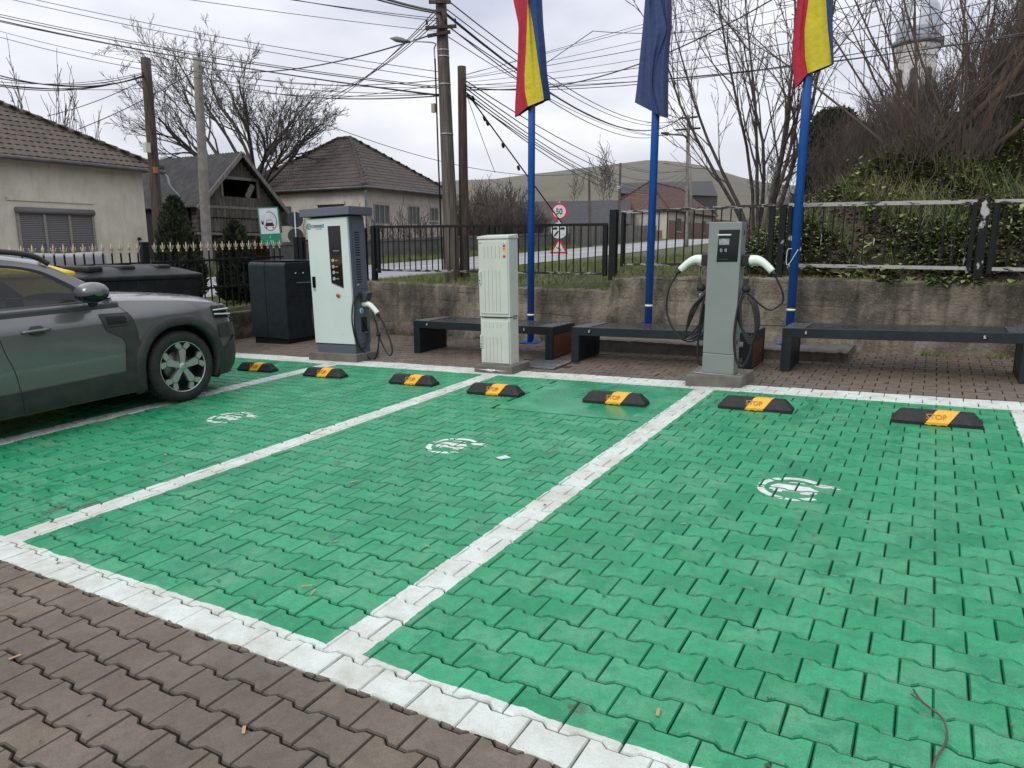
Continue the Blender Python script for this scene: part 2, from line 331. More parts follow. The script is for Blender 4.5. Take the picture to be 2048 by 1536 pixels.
def wallmat():
    n = NT('weathered_retaining_concrete'); v = n.pos(); a = n.noise(v, 1.0, 7, .65); f = n.ramp(a, [(.36, 0.0), (.62, 1.0)])
    col = n.mix(f, (.052, .044, .032), (.27, .235, .18)); st = n.ramp(n.noise(v, 1.7, 6, .65, (2.2, 2.2, .7)), [(.46, 0.0), (.66, 1.0)]); col = n.mix(n.math('MULTIPLY', st, .75), col, (.042, .037, .03))
    peb = n.ramp(n.noise(v, 55, 3), [(.60, 0.0), (.70, .6)]); col = n.mix(peb, col, (.24, .21, .17)); z = n.N('SeparateXYZ', i0=v).outputs[2]
    brd = n.noise(v, 7, 3, .5, (.25, .25, 1.4)); ms = n.ramp(n.noise(v, 3, 5, .6), [(.52, 0.0), (.66, .7)]); col = n.mix(n.math('MULTIPLY', ms, n.ramp(z, [(.75, 0.0), (.95, 1.0)])), col, (.035, .042, .015))
    fm = n.math('FRACT', n.math('ADD', n.math('DIVIDE', z, .27), n.math('MULTIPLY', n.noise(v, 1.2, 2), .25))); ln_ = n.math('MULTIPLY', n.math('LESS_THAN', fm, .05), n.ramp(n.noise(v, 2.4, 3), [(.45, 0.0), (.6, .8)])); col = n.mix(ln_, col, (.03, .026, .02))
    dr = n.math('MULTIPLY', n.ramp(n.noise(v, 3.2, 4, .6, (2.4, 2.4, .12)), [(.50, 0.0), (.68, .8)]), n.ramp(z, [(.15, .25), (.9, 1.0)])); col = n.mix(dr, col, (.028, .026, .02))
    n.S(n.p.inputs['Base Color'], col); n.p.inputs['Roughness'].default_value = .92
    n.bump(n.math('ADD', n.math('MULTIPLY', n.noise(v, 28, 5, .65), 1.0), n.math('MULTIPLY', brd, .5)), .9, .03); return n.m
M_WALL = wallmat()
def asphalt():
    n = NT('damp_asphalt'); v = n.pos(); f = n.noise(v, .6, 5); n.S(n.p.inputs['Base Color'], n.mix(f, (.20, .20, .205), (.30, .30, .305))); n.p.inputs['Roughness'].default_value = .55; n.bump(n.noise(v, 80, 2), .2, .01); return n.m
M_ROAD = asphalt()
def terrain(name, stops, sc=.35, bsc=6, tanf=None):
    n = NT(name); v = n.pos(); a = n.noise(v, sc, 7, .65); b = n.noise(v, sc * 9, 5, .65); col = n.ramp(n.math('MULTIPLY_ADD', b, .45, n.math('MULTIPLY', a, .55)), stops)
    n.S(n.p.inputs['Base Color'], col); n.p.inputs['Roughness'].default_value = .95; n.bump(b, .8, .15); return n.m
M_SOILGRASS = terrain('grassy_ground', [(.36, (.055, .06, .022)), (.5, (.075, .09, .03)), (.62, (.10, .095, .045))], .8)
M_BANKSOIL = terrain('bank_soil', [(.36, (.030, .023, .016)), (.5, (.062, .05, .034)), (.64, (.085, .085, .035))], 1.0)
M_FIELD = terrain('far_field', [(.40, (.105, .092, .065)), (.5, (.10, .098, .066)), (.6, (.135, .115, .088))], .012)
M_FIELD2 = terrain('hill_pasture', [(.40, (.098, .10, .072)), (.5, (.115, .11, .082)), (.6, (.14, .12, .095))], .010)
print('helpers ready')
# ================================================================ THE SETTING
def sstep(x, a, b): t = np.clip((x - a) / (b - a), 0, 1); return t * t * (3 - 2 * t)
def zroad(y): return .30 + .0286 * (np.clip(y, -40, 75) - 8) + .004 * np.clip(y - 75, 0, 200)
def road_x(y):                      # centre line of the village road, bending left far away
    return -16.9 - .00075 * np.clip(y - 12, 0, 200) ** 2 * 1.1
LOTX, LOTY = -10.42, 9.6
def bank_q(x, y): return .966 * (x + 2.3) + .26 * (y - 9.8)
def T(x, y):
    x = np.asarray(x, float); y = np.asarray(y, float)
    zr = zroad(y); dx = x - (road_x(y) + 3.1)
    rise = .03 + .045 * sstep(y, 8, 10.5)
    z = zr + np.where(dx > 0, rise * np.clip(dx, 0, 12), np.where(dx < -6.2, .04 * np.clip(-dx - 6.2, 0, 3), -.05))
    q = bank_q(x, y)
    q2 = np.minimum(q * 1.05 + .1, (y - 9.68) * 1.0 + .10 * np.sin(x * 2.1)); bank = .53 * np.clip(q2, 0, 5.6) + .20 * np.clip(q2 - 5.6, 0, 30)
    z = z + bank + (.10 * np.sin(x * 1.3 + y * .7) * np.sin(y * 1.1 - x * .5)) * sstep(q2, .3, 2)
    inlot = (x > LOTX) & (y < LOTY) & (y > -30)
    return np.where(inlot, g(x, y) - .3, z)
xs = np.unique(np.concatenate([np.linspace(-900, -60, 15), np.linspace(-60, -24, 19), np.linspace(-24, -10.5, 28), [-10.44, -10.40], np.linspace(-10.2, -3, 22), np.linspace(-3, 9, 49), np.linspace(9, 60, 20), np.linspace(60, 900, 12)]))
ys = np.unique(np.concatenate([np.linspace(-300, -30, 8), np.linspace(-30, 9, 26), [9.58, 9.62], np.linspace(9.8, 26, 66), np.linspace(26, 80, 55), np.linspace(80, 260, 30), np.linspace(260, 1500, 12)]))
XX, YY = np.meshgrid(xs, ys, indexing='ij'); ZZ = T(XX, YY); GG = np.stack([XX, YY, ZZ], -1)
cx = (XX[:-1, :-1] + XX[1:, 1:]) / 2; cy = (YY[:-1, :-1] + YY[1:, 1:]) / 2; isb = (bank_q(cx, cy) > .15) & (cy > 9.6) & (cy < 60) & (cx < 60)
tag(MB().grid(GG, keep=lambda i, j: not isb[i, j]).build('ground', M_SOILGRASS), kind='structure')
tag(MB().grid(GG, keep=lambda i, j: isb[i, j]).build('hillside', M_BANKSOIL), kind='structure')
# road, kerbless, with a worn white centre line
yr = np.concatenate([np.linspace(-60, 60, 61), np.linspace(64, 260, 30)])
cxr = road_x(yr); tg = np.gradient(cxr, yr); nl = np.sqrt(1 + tg ** 2)
def strip(o0, o1, dz): return np.stack([np.stack([cxr + o / nl, yr - o * tg / nl, zroad(yr) + dz], -1) for o in np.linspace(o0, o1, 3)])
tag(MB().grid(strip(-3.05, 3.1, .02)).build('road', M_ROAD), kind='structure')
ml_ = MB()
ml_.grid(strip(-.06, .06, .026)); tag(ml_.build('road_centre_line', M_WHITE), kind='structure')
# far hills
def hill(name, prof, dist0, dist1, mat, seed):
    r2 = np.random.default_rng(seed); px = np.array([p[0] for p in prof], float); py = np.array([p[1] for p in prof], float)
    u = np.linspace(px[0], px[-1], 90); v = np.interp(u, px, py); G_ = np.zeros((90, 16, 3))
    for i, (a, b) in enumerate(zip(u, v)):
        d = RIGHT * (a - 1024) + FWDH * math.hypot(FPX, 276); d /= np.linalg.norm(d); el = (492 - b) / math.hypot(FPX, a - 1024)
        for j in range(12):
            s = j / 11; dd = dist0 + (dist1 - dist0) * s; zz = (el * dist1 + CAM_H) * (math.sin(s * math.pi / 2) ** 1.15) - 3 * (1 - s)
            G_[i, j] = d * dd; G_[i, j, 2] = zz + (2.2 * math.sin(a * .021 + s * 5) + 1.2 * math.sin(a * .05 - s * 9)) * s * (1 - s)
        for j in range(12, 16):
            s = (j - 11) / 4; G_[i, j] = d * (dist1 + 260 * s); G_[i, j, 2] = (el * dist1 + CAM_H) * (1 - s) ** 1.3 - 3 * s
    tag(MB().grid(G_).build(name, mat), kind='structure')
hill('hill_slope', [(-900, 430), (0, 425), (600, 400), (900, 376), (1000, 372), (1100, 362), (1180, 353), (1230, 346), (1285, 341), (1345, 343), (1400, 352), (1455, 366), (1530, 380), (1800, 400), (2400, 420)], 260, 760, M_FIELD2, 1)
hill('hill_field', [(-900, 440), (600, 425), (900, 398), (1010, 384), (1100, 376), (1200, 366), (1290, 362), (1360, 366), (1440, 378), (1530, 392), (2000, 410), (2400, 430)], 170, 420, M_FIELD, 2)
# ---------------------------------------------------------------- paving: one mesh of interlocking pavers
PX, PY = .2, .145
def paver_outline(inset, ye=0):
    hx = PX / 2 - inset; F_ = .0825 - inset - ye; W_ = .0625 - inset - ye; a, b = .062, .038
    return [(-hx, -F_), (-a, -F_), (-b, -W_), (b, -W_), (a, -F_), (hx, -F_), (hx, F_), (a, F_), (b, W_), (-b, W_), (-a, F_), (-hx, F_)]
RINGS = [(paver_outline(.0062, .0028), 0.0), (paver_outline(.0021, .0018), -.0060), (paver_outline(.0020, .0018), -.026)]
def pave(name, x0, x1, y0, y1, mat, skip):
    k0 = int(math.floor((y0 - 2.584) / PY)); k1 = int(math.ceil((y1 - 2.584) / PY)); V = []; F = []; tn = []; n = 0
    base = np.array([[(px, py, z) for px, py in o] for o, z in RINGS])
    fb = [tuple(range(12))] + [(12 * r + j, 12 * r + 12 + j, 12 * r + 12 + (j + 1) % 12, 12 * r + (j + 1) % 12) for r in (0, 1) for j in range(12)]
    fb = [tuple(range(12))] + [(12 * r + (j + 1) % 12, 12 * r + j, 12 * r + 12 + j, 12 * r + 12 + (j + 1) % 12) for r in (0, 1) for j in range(12)]
    tops = []
    for k in range(k0, k1 + 1):
        cy_ = 2.584 + k * PY; off = -.068 + (.1 if k % 2 else 0)
        for i in range(int(math.floor((x0 - off) / PX)), int(math.ceil((x1 - off) / PX)) + 1):
            cx_ = off + i * PX
            if not (x0 < cx_ < x1 and y0 < cy_ < y1) or skip(cx_, cy_): continue
            dz = rng.normal(0, .0012); t1, t2 = rng.normal(0, .006, 2); rz = rng.normal(0, .006)
            b = base.copy().reshape(-1, 3); bx = b[:, 0] - rz * b[:, 1]; by = b[:, 1] + rz * b[:, 0]
            P = np.stack([bx + cx_ + rng.normal(0, .0008), by + cy_ + rng.normal(0, .0008), b[:, 2] + dz + t1 * b[:, 0] + t2 * b[:, 1]], 1); P[:, 2] += GA * P[:, 0] + GB * P[:, 1]
            V.append(P); F += [[q + n for q in f] for f in fb]; n += 36; tn += [rng.random()] * 25
            if P[:12, 0].min() > -8.4 and 3.95 < cy_ < 4.6: tops.append((P[:12], cx_, cy_))
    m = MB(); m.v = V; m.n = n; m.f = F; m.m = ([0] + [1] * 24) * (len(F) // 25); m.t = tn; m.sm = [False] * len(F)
    return m.build(name, mat), tops
inslab = lambda x, y: -3.33 < x < -1.98 and 5.42 < y < 6.78
indrain = lambda x, y: -4.28 < x < -3.62 and 7.34 < y < 7.92
inbay = lambda x, y: -9.25 < x < .9 and 1.6 < y < 7.15
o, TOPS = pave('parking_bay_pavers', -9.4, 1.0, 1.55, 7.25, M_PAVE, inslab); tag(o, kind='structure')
BX = (-9.4, 1.0, 1.55, 7.25)
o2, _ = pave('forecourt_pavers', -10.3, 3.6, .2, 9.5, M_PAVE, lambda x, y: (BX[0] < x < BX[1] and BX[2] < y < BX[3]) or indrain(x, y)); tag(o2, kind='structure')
m = MB(); m.add([(x, y, g(x, y) - .017) for x, y in ((-10.4, -6), (5, -6), (5, 9.55), (-10.4, 9.55))], [(0, 1, 2, 3)]); tag(m.build('paver_bed', M_BED), kind='structure')
m = MB(); m.slab(-3.345, -1.965, 5.45, 6.785, -.02, -.001); tag(m.build('painted_slab', M_SLABG, bevel=.004), kind='structure')
# white stencilled symbols, cut by the joints because they are painted on the paver tops
def clip(sub, cl):
    out = [tuple(p) for p in sub]
    for i in range(len(cl)):
        a, b = cl[i], cl[(i + 1) % len(cl)]; inp = out; out = []
        ins = lambda p: (b[0] - a[0]) * (p[1] - a[1]) - (b[1] - a[1]) * (p[0] - a[0]) >= -1e-9
        for j in range(len(inp)):
            p, q = inp[j - 1], inp[j]
            if ins(q) != ins(p):
                d1 = (b[0] - a[0]) * (p[1] - a[1]) - (b[1] - a[1]) * (p[0] - a[0]); d2 = (b[0] - a[0]) * (q[1] - a[1]) - (b[1] - a[1]) * (q[0] - a[0]); t = d1 / (d1 - d2)
                out.append((p[0] + (q[0] - p[0]) * t, p[1] + (q[1] - p[1]) * t))
            if ins(q): out.append(q)
        if not out: return []
    return out
def symbol_pieces():
    P = []; R, r = .20, .158
    def arc(a0, a1, k=14, R=.20, r=.158):
        for i in range(k):
            a, b = R_(a0 + (a1 - a0) * i / k), R_(a0 + (a1 - a0) * (i + 1) / k)
            P.append([(r * math.cos(a), r * math.sin(a)), (R * math.cos(a), R * math.sin(a)), (R * math.cos(b), R * math.sin(b)), (r * math.cos(b), r * math.sin(b))])
    arc(52, 118, 8); arc(122, 176, 7); arc(184, 262, 9); arc(266, 318, 7)
    P += [[(.10, .095), (.135, .14), (.20, .135), (.20, .085), (.15, .07)], [(.19, .125), (.235, .135), (.235, .12), (.2, .11)], [(.19, .10), (.245, .095), (.245, .08), (.2, .082)]]  # plug
    P += [[(-.125, -.05), (.135, -.05), (.135, .02), (-.125, .02)], [(-.125, .02), (.12, .02), (.085, .062), (-.095, .062)], [(-.10, -.075), (-.05, -.075), (-.05, -.04), (-.10, -.04)], [(.05, -.075), (.10, -.075), (.10, -.04), (.05, -.04)]]
    for i in range(6):
        a, b = R_(60 + i * 12), R_(72 + i * 12); P.append([(.10 * math.cos(a) , .075 + .03 * math.sin(a)), (.10 * math.cos(a), .085 + .035 * math.sin(a)), (.10 * math.cos(b), .085 + .035 * math.sin(b)), (.10 * math.cos(b), .075 + .03 * math.sin(b))])
    out = []
    for p in P:
        ar = sum(p[i - 1][0] * p[i][1] - p[i][0] * p[i - 1][1] for i in range(len(p))); out.append(p if ar > 0 else p[::-1])
    return out
SYM = symbol_pieces()
for (sx, sy, rz_, lab) in ((-.585, 4.275, 0, 'white stencilled car-and-plug symbol on the green bay in front of the grey slim charger'), (-2.99, 4.255, 0, 'white stencilled car-and-plug symbol on the green bay in line with the pale cabinet'), (-5.46, 4.235, 0, 'white stencilled car-and-plug symbol on the bay beside the grey car'), (-7.92, 4.2, 0, 'white stencilled symbol on the bay under the parked grey car')):
    m = MB()
    for top, cx_, cy_ in TOPS:
        if abs(cx_ - sx) > .4 or abs(cy_ - sy) > .35: continue
        c0 = top.mean(0); A = np.linalg.lstsq(np.c_[top[:, :2], np.ones(12)], top[:, 2], rcond=None)[0]
        for p in SYM:
            q = clip([(a, b) for a, b, _ in top], [(sx + u, sy + v) for u, v in p])
            if len(q) >= 3: m.add([(a, b, A[0] * a + A[1] * b + A[2] + .0012) for a, b in q], [tuple(range(len(q)))])
    if m.n: tag(m.build('painted_symbol', M_SYM), lab, 'painted symbol', 'electric car symbols painted on the bays')
# ---------------------------------------------------------------- retaining walls
m = MB(); Yf, Yb = 9.42, 9.70
WPROF = [(-10.42, .56), (-8.36, .58), (-8.36, .915), (-7.5, .90), (-6.1, .885), (-3.90, .885), (-3.90, 1.065), (-2.6, 1.105), (-1.0, 1.115), (.4, 1.10), (4.5, 1.14)]
nseg = 260; xsw = np.linspace(WPROF[0][0], WPROF[-1][0], nseg)
def wtop(x):
    for (a, za), (b, zb) in zip(WPROF, WPROF[1:]):
        if a <= x <= b and b > a: return za + (zb - za) * (x - a) / (b - a)
    return WPROF[-1][1]
r2 = np.random.default_rng(3); G_ = []
for x in xsw:
    zt = wtop(x) + r2.normal(0, .006); zb_ = g(x, Yf) - .15; col = []
    for k in range(9):
        s = k / 8; col.append((x, Yf + r2.normal(0, .006) + (.012 if k in (3, 6) else 0), zb_ + (zt - .02 - zb_) * s))
    col += [(x, Yf + .025, zt + r2.normal(0, .004)), (x, Yf + .15, zt + .004), (x, Yb, zt), (x, Yb, zb_)]; G_.append(col)
m.grid(G_, smooth=False); m.add([(4.5, Yf, -.2), (4.5, Yb, -.2), (4.5, Yb, 1.14), (4.5, Yf, 1.14)], [(0, 1, 2, 3)])
tag(m.build('retaining_wall', M_WALL), 'long weathered concrete retaining wall stepping up behind the benches', 'wall')
m = MB(); G_ = []
for y in np.linspace(-6, 9.40, 120):
    zt = .32 + .0115 * (y - 4) + .02 + r2.normal(0, .004); zb_ = g(-10.3, y) - .12
    G_.append([(-10.26 + r2.normal(0, .005), y, zb_ + (zt - .015 - zb_) * k / 5) for k in range(6)] + [(-10.28, y, zt), (-10.40, y, zt), (-10.46, y, zt - .01), (-10.46, y, zb_)])
m.grid(G_, smooth=False); tag(m.build('kerb_wall', M_WALL), 'low dark concrete wall under the gold-tipped fence', 'wall')
m = MB(); G_ = []
for x in np.linspace(-4.35, -.72, 90):
    zt = .30 + .011 * (x + 4) + r2.normal(0, .005); zb_ = g(x, 8.65) - .1; j = r2.normal(0, .008)
    G_.append([(x, 8.67 + j, zb_), (x, 8.66 + j, zt - .05), (x, 8.65 + j, zt - .01), (x, 8.68 + j, zt), (x, 9.0, zt + r2.normal(0, .004)), (x, 9.415, zt - .005)])
m.grid(G_, smooth=False); zt = .30 + .011 * 3.28; m.add([(-.72, 8.67, .1), (-.72, 9.41, .1), (-.72, 9.41, zt), (-.72, 8.68, zt)], [(0, 1, 2, 3)])
m.add([(-4.35, 8.67, 0), (-4.35, 9.41, 0), (-4.35, 9.41, .295), (-4.35, 8.68, .295)], [(3, 2, 1, 0)])
tag(m.build('concrete_plinth', M_CONCB), 'rough concrete plinth along the wall foot carrying the flagpoles', 'plinth')
def drain(name, x0, x1, y0, y1, mat, lab, nb, tilt):
    t = thing(name, lab, 'drain grate', ((x0 + x1) / 2, (y0 + y1) / 2, g((x0 + x1) / 2, (y0 + y1) / 2)), 'drain grates in the paving')
    L_ = np.array(t.location); f = MB()
    for a, b, c, d in ((x0, x1, y0, y0 + .03), (x0, x1, y1 - .03, y1), (x0, x0 + .03, y0 + .03, y1 - .03), (x1 - .03, x1, y0 + .03, y1 - .03), (x0 + .03, x1 - .03, (y0 + y1) / 2 - .01, (y0 + y1) / 2 + .01)): f.slab(a, b, c, d, -.012, .003)
    f.build('frame', mat, t, loc=L_); b_ = MB()
    for i in range(nb):
        x = x0 + .03 + (x1 - x0 - .06) * (i + .5) / nb; b_.slab(x - .011, x + .011, y0 + .03, y1 - .03, -.013, .002)
    b_.build('grille', mat, t, loc=L_); k = MB(); k.slab(x0, x1, y0, y1, -.0155, -.0145); k.build('pit', M_DARK, t, loc=L_)
drain('drain_grate', -4.22, -3.72, 7.38, 7.86, M_GALV, 'bare metal drain grate beside the pale cabinet', 12, 0)
drain('drain_grate', -2.86, -2.28, 6.06, 6.52, M_SLABG, 'green painted drain grate behind a wheel stop', 14, 0)
# ================================================================ CHARGING EQUIPMENT
def spl(pts, n=40):
    """smooth curve through points (Catmull-Rom)"""
    P = [np.asarray(p, float) for p in pts]; P = [2 * P[0] - P[1]] + P + [2 * P[-1] - P[-2]]; out = []
    k = max(2, n // (len(P) - 3))
    for i in range(1, len(P) - 2):
        for j in range(k):
            t = j / k; out.append(.5 * (2 * P[i] + (P[i + 1] - P[i - 1]) * t + (2 * P[i - 1] - 5 * P[i] + 4 * P[i + 1] - P[i + 2]) * t * t + (3 * P[i] - P[i - 1] - 3 * P[i + 1] + P[i + 2]) * t ** 3))
    out.append(P[-2]); return out
def Bx(name, mat, par, a, b, c, d, e, f, bevel=.004, loc=None, seg=2):
    return MB().box(a, b, c, d, e, f).build(name, mat, par, bevel=bevel, loc=loc, seg=seg)
# ---- tall rapid charger
cl = np.array([-6.80, 6.98, g(-6.8, 7.2)]); RC = thing('rapid_charger', 'tall mint green rapid charger with blue-grey hood and black screen', 'charger', cl)
LEAN = .031; RC.rotation_euler = (0, -LEAN, 0)
zb = .085
m = MB(); m.box(-7.28, -6.41, 6.985, 7.44, cl[2] - .04, cl[2] + .098); m.build('plinth', M_CONCB, RC, bevel=.008, loc=cl)
cx0, cx1, cy0, cy1 = -7.19, -6.488, 7.06, 7.36
Bx('base_skirt', M_GREYB, RC, cx0 + .01, cx1 - .005, cy0 + .012, cy1, zb - .04, .20, .004, cl)
Bx('body', M_GREYB, RC, cx0, cx1, cy0 + .035, cy1 + .02, .205, 1.875, .006, cl)
Bx('front_door', M_MINT, RC, cx0 - .012, cx1 - .002, cy0 - .005, cy0 + .032, .212, 1.86, .009, cl, 3)
hd = Bx('hood', M_GREYB, RC, cx0 - .085, cx1 + .085, cy0 - .055, cy1 + .10, 1.885, 1.99, .006, cl)
Bx('hood_gap', M_DARK, RC, cx0 + .03, cx1 - .02, cy0 + .05, cy1 - .01, 1.87, 1.888, 0, cl)
yf = cy0 - .0055
def front(px, py, Y=yf): p = at(px, py, Y=Y); return (p[0] + LEAN * (p[2] - cl[2]), p[2])
def fpoly(name, pts, mat, par, loc, Y=yf, d=.003, lab=None):
    m = MB(); q = [front(*p, Y=Y) for p in pts]; m.prism(q, lambda u, v, dd: (u, Y - dd, v), 0, d); o = m.build(name, mat, par, loc=loc, recalc=True); return o
scr = fpoly('screen', [(655.2, 452), (680.2, 452), (687.6, 575.5), (663.2, 564)], M_BLACK, RC, cl)
fpoly('blue_trim', [(663.2, 564.3), (687.6, 575.8), (687.7, 577.8), (663.3, 566.3)], pm('blue_trim', (.02, .09, .30), .4), RC, cl)
for i, (px, py) in enumerate(((666, 521), (667, 533.5), (668, 545), (668.8, 557.5))):
    u, v = front(px, py); m = MB(); m.lathe([(.013, 0), (.021, 0), (.021, .002), (.013, .002), (.013, 0)], 20, Matrix.Translation((u, yf - .003, v)) @ Matrix.Rotation(R_(90), 4, 'X')); m.box(u - .004, u + .012, yf - .0045, yf - .003, v - .003, v + .006); m.build('screen_icon', M_SCREENT, RC, loc=cl)
    m = MB(); m.box(u + .032, u + .085, yf - .0042, yf - .003, v - .008, v + .008); m.build('screen_caption', M_GREYT, RC, loc=cl)
u, v = front(672, 502); m = MB(); [m.box(u - .045 + i * .02, u - .03 + i * .02, yf - .0042, yf - .003, v - .008, v + .008) for i in range(5)]; m.build('screen_caption', M_GREYT, RC, loc=cl)
fpoly('door_handle', [(625.2, 551.5), (630.6, 551.5), (631.8, 573.5), (626.6, 573.5)], M_BLACK, RC, cl, d=.012)
u, v = front(629.2, 577.5); m = MB(); m.lathe([(.012, 0), (.02, 0), (.02, .004), (.012, .004), (.012, 0)], 16, Matrix.Translation((u, yf, v)) @ Matrix.Rotation(R_(90), 4, 'X')); m.build('key_lock', M_GALV, RC, loc=cl)
u, v = front(677, 591); Mx = Matrix.Translation((u, yf, v)) @ Matrix.Rotation(R_(90), 4, 'X')
m = MB(); m.lathe([(.0, .0), (.036, 0), (.036, .003), (0, .003)], 24, Mx); eb = m.build('emergency_stop', pm('stop_plate', (.38, .40, .30), .5), RC, loc=cl)
m = MB(); m.lathe([(.0, .028), (.018, .028), (.023, .022), (.023, .015), (.012, .014), (.012, .003)], 20, Mx); b = m.build('button', M_RED, eb); b.location = -cl + np.array(cl) - 0 * cl; b.data.transform(Matrix.Translation(Vector(-cl)))
u, v = front(686, 669.5); MB().lathe([(0, .003), (.005, .003), (.005, 0)], 10, Matrix.Translation((u, yf, v)) @ Matrix.Rotation(R_(90), 4, 'X')).build('rivet', M_GREYB, RC, loc=cl)
# wordmark on the door
u, v = front(613.8, 455.5); s_ = .082
m = MB(); Mx = Matrix.Translation((u + .038, yf, v + .026)) @ Matrix.Rotation(R_(90), 4, 'X')
N_ = 26; arc_ = [(R_(40 + 285 * i / N_)) for i in range(N_ + 1)]
for a, b in zip(arc_, arc_[1:]): m.prism([(.032 * math.cos(a), .032 * math.sin(a)), (.043 * math.cos(a), .043 * math.sin(a)), (.043 * math.cos(b), .043 * math.sin(b)), (.032 * math.cos(b), .032 * math.sin(b))], lambda p, q, d: (u + .038 + p, yf - d, v + .026 + q), 0, .0015)
lg = m.build('emblem', M_GREENT, RC, loc=cl, recalc=True)
Lm = lambda x, z, Y=yf: Matrix.Translation((x, Y - .0015, z)) @ Matrix.Rotation(R_(90), 4, 'X')
def txt(s, size, x, z, mat, par, loc, Y=yf, bold=0, align='LEFT', name='lettering', sx=1):
    return text(s, size, Matrix.Translation(-Vector(loc)) @ Lm(x, z, Y) @ Matrix.Diagonal((sx, 1, 1, 1)), mat, par, name, .0008, bold, align)
txt('EV', .068, u + .012, v + .002, M_GREENT, RC, cl, bold=.0022, sx=.92); txt('connect', .082, u + .084, v + .004, M_NAVYT, RC, cl, bold=.0014, sx=.86); txt('NETWORKS', .020, u + .165, v - .020, M_GREYT, RC, cl, sx=1.0)
# right flank: louvres, lock, holster, socket bay, sticker
XR = cx1 + .0005
m = MB()
for grp in ((1.665, 10), (1.318, 10)):
    for i in range(grp[1]): z = grp[0] - i * .0325; m.box(XR - .002, XR + .0015, cy0 + .115, cy0 + .205, z - .0075, z + .0075)
m.build('louvre_slots', M_DARK, RC, loc=cl)
m = MB(); m.box(XR - .002, XR + .001, cy0 + .075, cy1 + .005, .932, .935); m.box(XR - .002, XR + .001, cy0 + .075, cy0 + .078, .935, 1.80); m.build('panel_seam', M_DARK, RC, loc=cl)
m = MB(); m.lathe([(0, .01), (.014, .01), (.018, 0)], 16, Matrix.Translation((XR, cy0 + .13, .985)) @ Matrix.Rotation(R_(90), 4, 'Y')); m.build('key_lock', M_GALV, RC, loc=cl)
m = MB(); yh = cy0 + .21
m.add([(XR, yh - .06, .90), (XR, yh + .06, .90), (XR, yh + .06, .755), (XR, yh - .06, .755), (XR + .13, yh - .05, .885), (XR + .13, yh + .05, .885), (XR + .075, yh + .05, .765), (XR + .075, yh - .05, .765)], [(0, 1, 2, 3), (7, 6, 5, 4), (0, 4, 5, 1), (1, 5, 6, 2), (2, 6, 7, 3), (3, 7, 4, 0)])
m.build('plug_holster', pm('dark_grey_plastic', (.045, .05, .06), .5), RC, bevel=.008, loc=cl)
m = MB(); m.lathe([(0, .003), (.038, .003), (.038, 0)], 24, Matrix.Translation((XR, yh - .045, .645)) @ Matrix.Rotation(R_(90), 4, 'Y')); st = m.build('connector_sticker', pm('pale_blue_sticker', (.45, .62, .68), .4), RC, loc=cl)
text('B', .05, Matrix.Translation(-Vector(cl)) @ Matrix.Translation((XR + .004, yh - .061, .626)) @ Matrix.Rotation(R_(90), 4, 'Z') @ Matrix.Rotation(R_(90), 4, 'X'), M_NAVYT, st, 'lettering', .0006)
m = MB(); m.box(XR - .002, XR + .002, yh - .065, yh + .045, .36, .56); m.build('socket_bay', M_DARK, RC, loc=cl)
m = MB(); m.box(XR, XR + .03, yh - .02, yh + .05, .345, .365); m.build('socket_lip', M_GREYB, RC, bevel=.004, loc=cl)
pgx = XR + .055
pts = spl([(XR + .0, yh + .0, .735), (pgx, yh, .735), (pgx + .06, yh, .72), (pgx + .13, yh + .01, .655), (pgx + .165, yh + .015, .61)], 20)
MB().tube(pts, [.044, .045, .045, .044, .043, .041, .039, .037, .036, .035, .034, .034, .033, .033, .033, .033, .033, .034, .034, .034, .034][:len(pts)], 14).build('charging_plug', M_WHITEP, RC, loc=cl)
e = np.array((pgx + .165, yh + .015, .61))
m = MB(); m.tube([e, e + (.012, 0, -.02), e + (.022, 0, -.05)], [.030, .022, .014], 10)
m.tube(spl([e + (.02, 0, -.04), e + (.06, .03, -.12), e + (.155, .04, -.36), e + (.19, .03, -.5), e + (.14, .02, -.555), e + (.05, .02, -.44), e + (.005, .0, -.30), e + (-.02, -.01, -.14), e + (-.06, -.03, -.02), (XR + .03, yh + .04, .80), (XR + .015, yh + .03, .88)], 90), .0105, 8)
m.tube(spl([e + (.01, 0, -.27), e + (-.02, -.02, -.5), e + (-.09, -.04, -.62), (XR + .05, yh - .1, .04 + .06), (XR + .03, yh - .2, .22), (XR + .03, yh - .27, .5), (XR + .03, yh - .23, .76), (XR + .02, yh - .08, .89)], 80), .0105, 8)
m.tube(spl([(XR + .02, yh - .06, .88), (XR + .035, yh - .19, .72), (XR + .035, yh - .235, .45), (XR + .03, yh - .16, .18), (XR + .03, yh - .05, .16), (XR + .025, yh + .03, .32), (XR + .012, yh - .0, .46), (XR, yh - .03, .54)], 80), .0105, 8)
m.build('cable', M_CABLE, RC, loc=cl)
MB().tube([e + (.0, -.005, -.245), e + (0, -.005, -.30)], [.026, .03], 12).build('cable_clamp', M_RUBBER, RC, loc=cl)
XL = cx0 - .004
m = MB(); m.tube(spl([(XL - .02, cy0 + .2, 1.86), (XL - .04, cy0 + .15, 1.5), (XL - .035, cy0 + .12, 1.0), (XL - .05, cy0 + .08, .55), (XL - .03, cy0 + .05, .28), (XL + .005, cy0 + .03, .205), (XL - .01, cy0 + .06, .26), (XL - .09, cy0 + .08, .42), (XL - .12, cy0 + .1, .62), (XL - .08, cy0 + .14, .80), (XL - .01, cy0 + .17, .86)], 90), .019, 8); m.build('cable', M_CABLE, RC, loc=cl)
m = MB(); m.box(XL - .05, XL + .01, cy0 + .1, cy0 + .2, .80, .90); m.build('plug_holster', M_BLACKMETAL, RC, bevel=.006, loc=cl)
